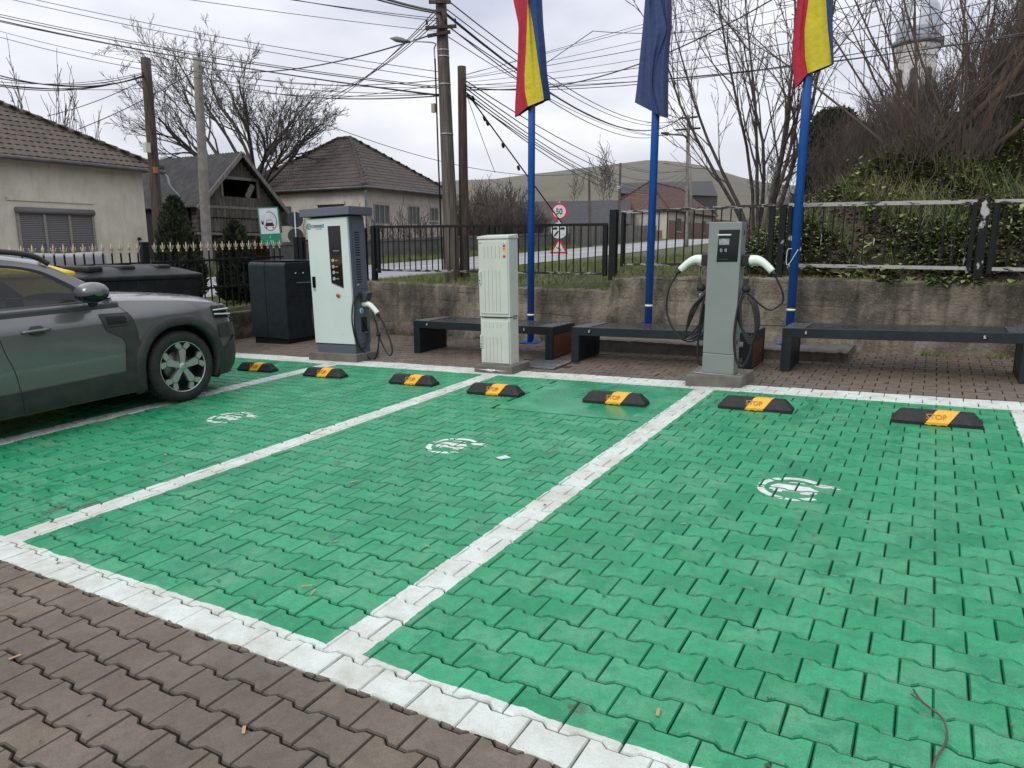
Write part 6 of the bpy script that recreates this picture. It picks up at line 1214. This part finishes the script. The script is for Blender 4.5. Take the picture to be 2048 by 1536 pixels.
m = MB(); p = at(1237, 374, X=-22.4); m.box(p[0] - .02, p[0] + .06, p[1] - .25, p[1] + .25, p[2] - .13, p[2] + .13); m.build('plate', M_SIGNW, U6, loc=L_6)
hb_, ht_ = at(1374, 475, Y=44), at(1377, 230, Y=44); U7, L_7 = utility_pole('utility_pole', 'distant twin concrete pole with lamp arm right of the middle flagpole', hb_, ht_, .13, .10, M_POLEC); P7 = ht_
m = MB(); m.tube([hb_ + (.35, 0, 0), ht_ + (.14, 0, -2.2)], [.11, .09], 8); m.build('second_leg', M_POLEC, U7, loc=L_7)
for dz, l in ((-.15, .55), (-.80, .75)): m = MB(); c = ht_ + (0, 0, dz); m.bar(c + (-l, 0, 0), c + (l, 0, 0), .1, .1); m.build('crossarm', M_BLACKMETAL, U7, loc=L_7)
m = MB(); m.tube(spl([at(1374, 285, Y=43.9), at(1371, 272, Y=43.9), at(1345, 269, Y=43.9), at(1322, 266, Y=43.9)], 12), .05, 6); m.build('lamp_arm', M_BLACKMETAL, U7, loc=L_7)
m = MB(); m.tube([at(1336, 268, Y=43.9), at(1322, 266, Y=43.9)], [.12, .05], 8); m.build('street_lamp', M_BLACKMETAL, U7, loc=L_7)
def wire(p, q, sag, lab, grp, r_=.007, mat=None, n_=24):
    p = np.array(p, float); q = np.array(q, float); P_ = [p + (q - p) * t + np.array((0, 0, -4 * sag * t * (1 - t))) for t in np.linspace(0, 1, n_)]; d = np.linalg.norm(np.array(P_) - (0, 0, CAM_H), axis=1)
    tag(MB().tube(P_, r_, 5, cap=False).build('overhead_wire', mat or M_WIRE), lab, 'wire', grp)
G1 = 'wires crossing the sky from the upper left to the lamp pole'; l1 = 'black wire crossing the upper left sky down to the lamp pole'
for px, py, ty, sg, r_ in ((-40, -16, 150, .1, .006), (-40, -26, 136, .1, .006), (-30, 22, 165, .12, .007), (-30, 27, 168, .12, .009), (-30, 34, 181, .12, .011), (-30, 37, 183, .1, .008), (-30, 54, 166, .3, .005), (-30, 66, 178, .3, .006)): wire(at(px, py, X=-16.5), onpole(ty), sg, l1, G1, r_)
G2 = 'wires leaving the top of the lamp pole to the upper left'; l2 = 'black cable leaving the lamp pole top for the upper left edge'
for px, py, ty, r_ in ((745, -10, 20, .018), (730, -8, 24, .012), (520, -10, 33, .006), (556, -6, 38, .006), (300, -12, 58, .005)): wire(at(px, py, Y=7.5), onpole(ty), .02, l2, G2, r_)
G3 = 'wires fanning from the lamp pole down to the walnut tree'; l3 = 'sagging black wire from the lamp pole down to the bare walnut tree'
for px, py, ty, sg in ((560, 222, 18, .6), (575, 210, 26, .5), (600, 196, 34, .45), (640, 176, 42, .35)): wire(at(px, py, Y=20), onpole(ty) + (-.05, -.1, 0), sg, l3, G3, .008)
wire(c1t + (0, 0, -.25), ARMS[2][0], .35, 'thick dark wire from the concrete pole to the lowest crossarm', None, .014)
G4 = 'slack wires from the left edge to the dark pole'; l4 = 'slack black wire from the left edge to the dark tarred pole'
for py, ty, sg, r_ in ((140, 150, .35, .016), (148, 145, .3, .012), (164, 152, .25, .014), (166, 148, .3, .012), (160, 143, .2, .008), (165, 176, .1, .008)): wire(at(-40, py, X=-20), at(293, ty, X=-21.2), sg, l4, G4, r_)
wire(at(95, 232, X=-25), at(292, 158, X=-21.2), .1, 'thin wire from the cream house roof up to the dark pole', None, .012); wire(at(158, 258, X=-24), at(396, 138, X=-21.2), .1, 'thin wire from the cream house roof to the concrete pole', None, .014)
G5 = 'wires from the concrete pole to the lamp pole'; l5 = 'black wire from the concrete pole across to the lamp pole'
for py, ty, sg, r_ in ((130, 150, .3, .008), (150, 181, .3, .012), (170, 178, .15, .008), (196, 158, .2, .006)): wire(at(396, py, X=-21.2), onpole(ty), sg, l5, G5, r_)
G6 = 'wires sagging from the lamp pole to the distant twin pole'; l6 = 'wire sagging right from the lamp pole to the distant twin pole'
for ty, dz, dx, sg, r_ in ((24, 0.0, -.3, 1.35, .024), (-5, .1, .3, 1.2, .012), (14, .05, .5, 1.25, .010), (44, -.6, -.6, 1.2, .012), (46, -.65, .6, 1.1, .010), (66, -.7, .3, 1.0, .008)): wire(onpole(ty) + (.08, 0, 0), P7 + (dx, 0, dz), sg, l6, G6, r_)
G7 = 'low bundle of wires from the dark pole to the distant twin pole'; l7 = 'low sagging wire from the short dark pole to the distant twin pole'
for k, (ty, dz, sg) in enumerate(((158, -3.0, .85), (166, -3.1, 1.1), (172, -3.3, 1.25), (180, -3.6, 1.2), (184, -3.5, 1.45), (188, -3.9, 1.1))): wire(at(926, ty, Y=11.2), P7 + (0, 0, dz), sg, l7, G7, .011)
G8 = 'wires fanning from the short dark pole to the upper right'; l8 = 'thin wire rising from the short dark pole to the upper right'
for ty, px, py, sg, r_ in ((150, 1700, -60, .02, .004), (156, 1800, -40, .04, .004), (158, 1900, -30, .06, .005), (152, 1560, -30, .0, .004), (165, 1880, -8, .12, .004), (172, 2080, -20, .16, .005), (176, 2080, 6, .2, .005), (178, 2080, 30, .26, .006), (168, 2080, 60, .2, .004)): wire(at(926, ty, Y=11.25), at(px, py, Y=10.2), sg, l8, G8, r_, M_WIREG if r_ < .0045 else M_WIRE)
wire(at(926, 172, Y=11.25), at(1560, -10, Y=9.7), .42, 'darker sagging wire behind the dark blue flag to the top edge', None, .009)
wire(at(926, 181, Y=11.25), at(2080, 66, Y=9.9), .12, 'dark wire passing behind both right-hand flags', None, .007)
wire(at(1090, 128, Y=11), at(1186, 62, Y=10.9), .0, 'short kinked wire left of the dark blue flag', None, .006); wire(at(1186, 62, Y=10.9), at(1500, 52, Y=10.5), .06, 'near-level wire between the middle and right flags', None, .005)
wire(at(934, 186, Y=11.2), at(1128, 452, Y=14), .0, 'thick stay cable with insulators sloping down behind the first flagpole', None, .014); wire(at(934, 192, Y=11.2), at(990, 345, Y=13), .02, 'thin wire dropping steeply from the short dark pole', None, .006)
for px, py in ((946, 197), (969, 237), (975, 246), (1006, 291), (1037, 336), (1058, 362), (1062, 372)):
    f = (px - 934) / (1128 - 934); p = at(px, py, Y=11.2 + 2.8 * f * .8); m = MB(); m.lathe([(0, -.05), (.022, -.045), (.03, 0), (.022, .045), (0, .05)], 8, Matrix.Translation(p) @ Matrix.Rotation(R_(35), 4, 'X')); tag(m.build('stay_insulator', M_DARK), 'small dark insulator on the sloping stay cable', 'insulator', 'insulators on the stay cable')
wire(at(655, 250, Y=24), P5, .9, 'long wire from the walnut tree past the poles to the small far pole', None, .016); wire(P5, P6, .1, 'wire between the two small far poles', None, .016); wire(P6, P7 + (0, 0, -3.2), .3, 'wire from the far pole to the twin concrete pole', None, .016)
# ================================================================ TREES, BUSHES AND GROUND COVER
def nrm(v): return v / (np.linalg.norm(v) + 1e-9)
def grow(p, d, L_, r_, lev, maxl, out, rg, up=.12, wob=.16, nch=(4, 5, 5, 4), spread=.7, taper=.45, ratio=(.5, .8), t0=.3):
    ns = 6 if lev == 0 else 5 if lev == 1 else 4 if lev == 2 else 3; pts = [p]; dd = d
    for i in range(ns):
        dd = nrm(dd + rg.normal(0, wob, 3) + np.array((0, 0, up))); pts.append(pts[-1] + dd * L_ / ns)
    rr = np.linspace(r_, r_ * taper, ns + 1); out.append((lev, np.array(pts), rr))
    if lev < maxl:
        n_ = nch[min(lev, len(nch) - 1)]
        for k in range(n_):
            t = t0 + (1 - t0) * (k + rg.uniform(.2, .9)) / n_; j = min(ns - 1, int(t * ns)); f = t * ns - j; q = pts[j] + (pts[j + 1] - pts[j]) * min(f, 1); ax = nrm(pts[min(j + 1, ns)] - pts[j])
            rv = nrm(np.cross(ax, rg.normal(0, 1, 3))); a = spread * rg.uniform(.65, 1.25); nd = nrm(ax * math.cos(a) + rv * math.sin(a)); rc = max(.0022, np.interp(t, [0, 1], [r_, r_ * taper]) * rg.uniform(.45, .7))
            grow(q, nd, L_ * rg.uniform(*ratio) * (1.08 - .35 * t), rc, lev + 1, maxl, out, rg, up, wob, nch, spread, taper, ratio, .2)
def plant_parts(t, out, split, mats, names=('trunk', 'twigs'), minr=.0, sides=(8, 6, 5, 4, 3, 3)):
    l_ = np.array(t.location); a, b = MB(), MB()
    for lev, P_, rr in out: (a if lev <= split else b).tube(P_, np.maximum(rr, minr), sides[min(lev, 5)] if lev <= split else max(3, sides[min(lev, 5)]), cap=False, tint=rng.random())
    if a.n: a.build(names[0], mats[0], t, loc=l_)
    if b.n: b.build(names[1], mats[1], t, loc=l_)
# the walnut behind the barn
rg = np.random.default_rng(11); wp = at(512, 345, Y=27.5); wx, wy = wp[0], 27.5; wz = float(T(wx, wy)); t = thing('walnut_tree', 'large bare spreading walnut tree rising behind the wooden barn', 'tree', (wx, wy, wz)); out = []
tr = [np.array((wx, wy, wz - .2)), np.array((wx + .1, wy, wz + 1.6)), np.array((wx - .05, wy, wz + 3.2)), np.array((wx, wy, wz + 3.9))]; out.append((0, np.array(tr), np.array((.42, .36, .33, .30))))
for k in range(15):
    a = 2 * math.pi * k / 15 + rg.uniform(-.2, .2); el = (.30, .62, .95, 1.2, .5)[k % 5] + rg.uniform(-.1, .1); lf = 1 - .22 * math.cos(a); d = np.array((math.cos(a) * math.cos(el), math.sin(a) * math.cos(el), math.sin(el))); grow(tr[2] + (tr[3] - tr[2]) * rg.random(), d, lf * rg.uniform(5.3, 6.3), rg.uniform(.10, .15), 1, 5, out, rg, .055, .15, (0, 7, 5, 4, 4), .52, .30, (.40, .60), .34)
plant_parts(t, out, 2, (M_BARK, M_TWIGG), ('trunk', 'twigs'), .0082)
# young bare tree behind the fence
rg = np.random.default_rng(21); tx, ty = -3.05, 15.0; tz = float(T(tx, ty)); t = thing('bare_tree', 'young many-stemmed bare tree behind the fence, left of the right-hand flag', 'tree', (tx, ty, tz)); out = []
for k in range(9):
    a = 2 * math.pi * k / 9; e_ = rg.uniform(1.10, 1.45); d = np.array((math.cos(a) * math.cos(e_), math.sin(a) * math.cos(e_), math.sin(e_))); grow(np.array((tx + .15 * math.cos(a), ty + .15 * math.sin(a), tz - .1)), d, rg.uniform(3.6, 5.4), rg.uniform(.035, .055), 0, 3, out, rg, .05, .07, (8, 5, 3), .55, .25, (.30, .52), .22)
plant_parts(t, out, 0, (M_BARK, M_TWIG), ('stems', 'twigs'), .0045)
# two reddish-barked trees on the bank, with stools of shoots
for sd_, (tx, ty), lab, inc, n_ in ((31, (-.34, 12.3), 'bare reddish-stemmed tree on the bank below the church tower', 15, 4.9), (32, (.22, 12.2), 'forked bare tree with orange-brown trunk at the right of the bank', 15, 5.6)):
    rg = np.random.default_rng(sd_); tz = float(T(tx, ty)); t = thing('bare_tree', lab, 'tree', (tx, ty, tz)); out = []
    for k in range(inc):
        a = rg.uniform(0, 6.28); e_ = rg.uniform(.55, 1.45); d = np.array((math.cos(a) * math.cos(e_), .45 * math.sin(a) * math.cos(e_), math.sin(e_))); grow(np.array((tx + .1 * math.cos(a), ty + .1 * math.sin(a), tz - .1)), nrm(d), rg.uniform(2.4, n_), (.060 if k < 2 else .042 if k == 2 else rg.uniform(.012, .024)), 0, 3, out, rg, .05, .08, (6, 4, 3) if k < 3 else (5, 3, 2), .6, .16, (.32, .58), .18)
    plant_parts(t, out, 0, (M_BARKR, M_TWIG), ('stems', 'twigs'), .0042)
m = MB(); sx_, sy_ = .28, 12.45; sz_ = float(T(sx_, sy_)); G_ = []
for k in range(7):
    row = []
    for j in range(17): a = 2 * math.pi * j / 16; r_ = (.30 + .05 * math.sin(3 * a) + .04 * math.sin(7 * a + k)) * (1.25 - .09 * k if k < 6 else .02); row.append((sx_ + r_ * math.cos(a) * 1.3, sy_ + r_ * math.sin(a), sz_ - .15 + .1 * k + .03 * math.sin(5 * a)))
    G_.append(row)
tag(m.grid(G_).build('tree_stump', M_BARK), 'dark mossy tree stump at the foot of the forked tree', 'stump')
# bush prototypes
def bush_proto(seed, h, n_, lv, sp_, name, mats, minr, spread=.5, lean=.35, nch=(6, 4, 3)):
    rg = np.random.default_rng(seed); t = thing(name, None, 'bush'); out = []
    for k in range(n_):
        a = rg.uniform(0, 6.28); q = np.array((math.cos(a), math.sin(a), 0)) * sp_ * math.sqrt(rg.random()); d = nrm(np.array((math.cos(a) * lean * rg.random(), math.sin(a) * lean * rg.random(), 1))); grow(q, d, h * rg.uniform(.6, 1.0), .0085 * h / 2, 0, lv, out, rg, .07, .11, nch, spread, .3, (.3, .55), .15)
    plant_parts(t, out, -1 if lv < 2 else 0, mats, ('stems', 'twigs'), minr, (5, 4, 3, 3, 3, 3)); return t
def put(proto, x, y, s, rz, lab, grp, first, cat='bush', dz=0, sz=None):
    o = proto if first else copy_tree(proto); o.location = (x, y, float(T(x, y)) - .06 + dz); o.scale = (s, s, sz or s); o.rotation_euler = (0, 0, rz); tag(o, lab, cat, grp); return o
rg = np.random.default_rng(5)
BPS = [bush_proto(41 + k, 2.2, 20, 2, .6, 'bare_bush', (M_TWIG, M_TWIG), .0042, nch=(6, 4, 3)) for k in range(4)]
LB = ['thicket of bare brown twigs on the bank below the church tower', 'dense brown brush along the skyline of the bank at the upper right', 'bare twiggy bush on the lower slope behind the iron fence']
spots = []
for k in range(22): spots.append((rg.uniform(-2.6, 0.1), rg.uniform(15.0, 20), rg.uniform(.45, .72), 0))
for k in range(54): spots.append((rg.uniform(.5, 5.6), rg.uniform(13.6, 19), rg.uniform(.55, .85), 1))
for k in range(9): spots.append((rg.uniform(-1.4, 2.4), rg.uniform(11.8, 13.8), rg.uniform(.35, .6), 2))
used = [False] * 4
for k, (x, y, s_, lb) in enumerate(spots):
    put(BPS[k % 4], x, y, s_, rg.uniform(0, 6.28), LB[lb], 'bare bushes: ' + LB[lb], not used[k % 4]); used[k % 4] = True
# bushes across the road
BQ = [bush_proto(51 + k, 3.2, 30, 2, 1.1, 'bare_bush', (M_BARK, M_TWIG), .013, spread=.55, nch=(7, 4, 3)) for k in range(2)]; us = [False, False]
lb = 'bare dark bush behind the roadside wall, right of the leaning poles'
for k, (px, Y_, s_) in enumerate(((928, 40, .95), (955, 42, 1.0), (985, 40, 1.15), (1010, 43, 1.2), (1035, 41, 1.0), (970, 36, .8), (1000, 37, .85), (1045, 46, .9), (940, 46, 1.1), (900, 39, .75), (1075, 47, .7))):
    x = at(px, 450, Y=Y_)[0]; put(BQ[k % 2], x, Y_, s_, k * 1.3, lb, 'bushes behind the roadside wall', not us[k % 2]); us[k % 2] = True
BS = [bush_proto(61 + k, 2.3, 9, 1, .35, 'bare_shrub', (M_TWIG, M_TWIG), .012, spread=.45, lean=.5, nch=(5, 3)) for k in range(2)]; us = [False, False]
for k, (px, Y_, s_) in enumerate(((735, 26.3, .95), (762, 27.2, .9), (800, 28.6, 1.1), (822, 29, 1.0), (852, 30.4, 1.0), (878, 31.3, .8), (716, 25.8, .8), (700, 25.2, .75), (655, 24.6, .8), (620, 24, .8))):
    x = at(px, 440, Y=Y_)[0]; put(BS[k % 2], x, Y_, s_, k * 2.1, 'bare garden shrub in front of the pale hip-roofed house', 'shrubs in front of the pale house', not us[k % 2], 'shrub'); us[k % 2] = True
TF = [bush_proto(71, 4.5, 3, 2, .2, 'bare_tree', (M_TWIGG, M_TWIGG), .016, spread=.6, nch=(7, 5, 3))]; us = [False]
for k, (px, py, Y_, s_, lb) in enumerate(((1203, 410, 130, 2.2, 'small bare tree on the hill field above the low barn'), (1222, 410, 132, 2.4, 'small bare tree on the hill field above the low barn'), (1150, 410, 150, 1.7, 'small bare tree on the hill field above the low barn'), (100, 250, 33, .9, 'bare tree top showing over the cream house roof'), (135, 262, 34, .8, 'bare tree top showing over the cream house roof'), (66, 235, 32, .8, 'bare tree top showing over the cream house roof'), (165, 275, 33, .7, 'bare tree top showing over the cream house roof'), (1530, 400, 30, .55, 'bare tree behind the young tree at the foot of the bank'), (1560, 390, 27, .5, 'bare tree behind the young tree at the foot of the bank'), (1585, 385, 24, .45, 'bare tree behind the young tree at the foot of the bank'))):
    p = at(px, py, Y=Y_); o = TF[0] if not us[0] else copy_tree(TF[0]); us[0] = True
    z_ = p[2] - (3.0 * s_ if 'roof' in lb else 0); z_ = float(T(p[0], Y_)) if ('roof' in lb or 'foot' in lb) else p[2] - .5
    s2 = ((p[2] - z_) / 3.6) if 'roof' in lb else s_; o.location = (p[0], Y_, z_); o.scale = (s_ * (1.4 if 'roof' in lb else 1), s_ * (1.4 if 'roof' in lb else 1), max(s2, .4)); o.rotation_euler = (0, 0, k * 1.7); tag(o, lb, 'tree', lb + 's')
# thujas
def leafcloud(name, mat, n_, fn, size, rg, par, l_):
    V = np.empty((n_ * 3, 3)); F = []; tn = []
    for i in range(n_):
        p, up_ = fn(rg); a = nrm(rg.normal(0, 1, 3)); d = nrm(up_ + rg.normal(0, .35, 3)); w_ = nrm(np.cross(d, a)); s_ = size * rg.uniform(.6, 1.4); V[3 * i] = p - w_ * s_ * .35; V[3 * i + 1] = p + w_ * s_ * .35; V[3 * i + 2] = p + d * s_; F.append((3 * i, 3 * i + 1, 3 * i + 2)); tn.append(rg.random())
    m = MB(); m.add(V, F, 0, tn); return m.build(name, mat, par, loc=l_)
def thuja(x, y, h, r_, lab, mat, n_, seed, blunt=.5, size=.09, zb_=None):
    rg = np.random.default_rng(seed); z0_ = float(T(x, y)) if zb_ is None else zb_; t = thing('thuja', lab, 'conifer', (x, y, z0_)); l_ = np.array(t.location)
    def fn(rg):
        f = rg.random() ** 1.25; a = rg.uniform(0, 6.283); lump = 1 + .16 * math.sin(3 * a + f * 9 + seed) + .10 * math.sin(7 * a - f * 17); R__ = r_ * (1 - f) ** blunt * lump * (.55 + .45 * min(1, f * 6)); q = R__ * math.sqrt(rg.uniform(.45, 1)); return np.array((x + q * math.cos(a), y + q * math.sin(a), z0_ + .05 + f * h)), np.array((math.cos(a) * .45, math.sin(a) * .45, .9))
    leafcloud('foliage', mat, n_, fn, size, rg, t, l_); m = MB(); m.tube([(x, y, z0_ - .1), (x, y, z0_ + h * .8)], [.05, .015], 7); m.build('trunk', M_BARK, t, loc=l_)
    m = MB(); G_ = [[(x + r_ * .62 * (1 - f) ** blunt * math.cos(a) * (.5 + .5 * min(1, f * 6)), y + r_ * .62 * (1 - f) ** blunt * math.sin(a) * (.5 + .5 * min(1, f * 6)), z0_ + .1 + f * h * .94) for a in np.linspace(0, 6.283, 13)] for f in np.linspace(0, .98, 9)]; m.grid(G_); m.build('inner_branches', M_BARK, t, loc=l_); return t
thuja(-11.35, 8.0, 1.86, .46, 'bushy green conifer behind the fence beside the cream house', M_THUJA, 9000, 1, .55)
thuja(-11.2, 9.10, 1.40, .40, 'dark green conifer behind the fence, left of the dark machine', M_THUJA, 7000, 2, .5)
thuja(-11.15, 9.62, 1.05, .26, 'small conifer with browned foliage under the green parking sign', M_THUJAB, 3000, 3, .55)
tx = at(1664, 300, Y=21.5)[0]; thuja(tx, 21.5, 2.7, .85, 'dark columnar conifer on the bank left of the church tower', M_THUJA, 12000, 4, .22, .14, at(1664, 232, Y=21.5)[2] - 2.65); tx = at(1712, 310, Y=21)[0]; thuja(tx, 21, 1.9, .7, 'dark brownish conifer hidden in twigs on the bank', M_THUJAB, 6000, 6, .3, .14, at(1712, 262, Y=21)[2] - 1.85)
# ---- grass on the verge and leaves on the bank
def scatter(n_, x0, x1, y0, y1, ok, rg):
    P_ = []
    while len(P_) < n_:
        x = rg.uniform(x0, x1, 4000); y = rg.uniform(y0, y1, 4000); k = ok(x, y, rg.random(4000)); P_ += list(zip(x[k], y[k]))
    P_ = np.array(P_[:n_]); return P_, T(P_[:, 0], P_[:, 1])
rg = np.random.default_rng(77)
def blades(name, mat, P_, Z_, h0, h1, w_, lab=None, wide=False):
    n_ = len(P_); a = rg.uniform(0, 6.283, n_); h = rg.uniform(h0, h1, n_); la = rg.uniform(0, 6.283, n_); le_ = h * rg.uniform(.2, .9, n_); V = np.empty((n_, 3, 3)); c_, s_ = np.cos(a) * w_, np.sin(a) * w_
    V[:, 0] = np.stack([P_[:, 0] - c_, P_[:, 1] - s_, Z_ - .01], 1); V[:, 1] = np.stack([P_[:, 0] + c_, P_[:, 1] + s_, Z_ - .01], 1); V[:, 2] = np.stack([P_[:, 0] + le_ * np.cos(la), P_[:, 1] + le_ * np.sin(la), Z_ + h], 1)
    m = MB(); m.add(V.reshape(-1, 3), [(3 * i, 3 * i + 1, 3 * i + 2) for i in range(n_)], 0, rg.random(n_)); o = m.build(name, mat); tag(o, kind='stuff'); return o
xr = lambda y: road_x(y) + 3.15
P_, Z_ = scatter(42000, -13.5, -1.2, 9.68, 22, lambda x, y, r: (x > xr(y)) & (bank_q(x, y) < .8) & (r < np.clip(1.4 - (y - 9.6) * .09, .15, 1)), rg); blades('grass', M_GRASSB, P_, Z_, .03, .13, .006)
P_, Z_ = scatter(6000, -14, -10.5, 1.5, 9.6, lambda x, y, r: (x > xr(y)), rg); blades('grass', M_GRASSB, P_, Z_, .03, .10, .007)
P_, Z_ = scatter(14000, -22.4, -19.6, 14, 46, lambda x, y, r: (x < road_x(y) - 3.1) & (x > road_x(y) - 4.7), rg); blades('grass', M_GRASSB, P_, Z_, .06, .30, .015)
P_, Z_ = scatter(2600, -8.3, 2.8, 9.43, 9.66, lambda x, y, r: (r < .3 + .7 * (np.sin(x * 3.1) + np.sin(x * 7.7) > .2)), rg); Z_ = np.array([wtop(x) for x in P_[:, 0]]); blades('grass', M_GRASSB, P_, Z_, .015, .055, .006)
def leaves(name, mat, P_, Z_, s0, s1, lift0, lift1, droop=.5):
    n_ = len(P_); a = rg.uniform(0, 6.283, n_); s_ = rg.uniform(s0, s1, n_); z = Z_ + rg.uniform(lift0, lift1, n_) * rg.random(n_); ti = rg.uniform(.15, droop, n_); c_, q_ = np.cos(a), np.sin(a); V = np.empty((n_, 6, 3))
    for k, (u, v, dz) in enumerate(((0, 0, 0), (.38, .42, .10), (.75, .36, .02), (1.05, 0, -.25), (.75, -.36, .02), (.38, -.42, .10))): V[:, k] = np.stack([P_[:, 0] + s_ * (u * c_ - v * q_), P_[:, 1] + s_ * (u * q_ + v * c_), z + s_ * (dz - ti * u * .6 + .35 * u)], 1)
    F = []; 
    for i in range(n_): b = 6 * i; F += [(b, b + 1, b + 2, b + 3), (b, b + 3, b + 4, b + 5)]
    m = MB(); m.add(V.reshape(-1, 3), F, 0, np.repeat(rg.random(n_), 2)); o = m.build(name, mat); tag(o, kind='stuff'); return o
patch = lambda x, y, f, ph: (np.sin(x * f + ph) + np.sin(y * f * 1.3 - ph * 2) + np.sin((x + y) * f * 1.9 + ph * 3)) / 3
P_, Z_ = scatter(8500, -2.4, 3.2, 9.66, 13.4, lambda x, y, r: (bank_q(x, y) > .2) & (patch(x, y, 2.6, .7) + .35 > r * .9), rg); leaves('ground_cover', M_LEAF, P_, Z_, .05, .12, .0, .18)
P_, Z_ = scatter(9000, -3.0, 4.5, 12.5, 19, lambda x, y, r: (bank_q(x, y) > .2) & (patch(x, y, 1.7, 1.9) + .3 > r), rg); leaves('ground_cover', M_LEAF, P_, Z_, .06, .13, .0, .15)
P_, Z_ = scatter(800, -2.4, 3.0, 9.60, 12.8, lambda x, y, r: (bank_q(x, y) > .0) & (patch(x, y, 3.3, 4.0) > .25 + r * .3), rg); leaves('yellowing_plants', M_LEAFY, P_, Z_, .07, .15, .05, .38, .9)
P_, Z_ = scatter(12000, -2.6, 3.5, 9.66, 15, lambda x, y, r: bank_q(x, y) > .1, rg); leaves('dead_leaves', M_LEAFB, P_, Z_, .03, .07, .0, .05)
P_, Z_ = scatter(3200, -3.2, 3.5, 9.62, 17, lambda x, y, r: bank_q(x, y) > -.2, rg); blades('dry_stalks', M_TWIG, P_, Z_, .10, .55, .004)
P_, Z_ = scatter(5200, -2.6, 3.2, 9.62, 13.4, lambda x, y, r: (bank_q(x, y) > -.2) & (patch(x, y, 2.2, 2.5) > .1), rg); blades('grass', M_GRASSB, P_, Z_, .08, .35, .006)
P_, Z_ = scatter(700, -.9, 2.6, 9.40, 9.6, lambda x, y, r: patch(x, y, 4, 1) > 0, rg); Z_ = np.array([wtop(x) for x in P_[:, 0]]); leaves('ground_cover', M_LEAF, P_, Z_, .03, .08, -.04, .08, 1.2)
P_, Z_ = scatter(420, -9.9, 2.8, 7.3, 9.40, lambda x, y, r: (r < np.clip((y - 8.2) * .6, .05, 1)) & ~((x > -4.4) & (x < -.7) & (y > 8.6)), rg); leaves('dead_leaves', M_LEAFB, P_, g(P_[:, 0], P_[:, 1]) + .004, .012, .035, .0, .008)
P_, Z_ = scatter(160, -7, 2, .8, 7.2, lambda x, y, r: r < 1, rg); leaves('dead_leaves', M_LEAFB, P_, g(P_[:, 0], P_[:, 1]) + .004, .008, .022, .0, .004)
P_, Z_ = scatter(900, -9.5, 2.8, 9.30, 9.43, lambda x, y, r: (np.sin(x * 4.1) + np.sin(x * 9.3 + 1) > .6) & ~((x > -4.4) & (x < -.7)), rg); blades('weeds', M_GRASSB, P_, g(P_[:, 0], P_[:, 1]), .02, .09, .004)
P_, Z_ = scatter(5000, -32, -22.3, 16, 60, lambda x, y, r: (x < road_x(y) - 5), rg); blades('grass', M_GRASSB, P_, Z_, .1, .5, .02)
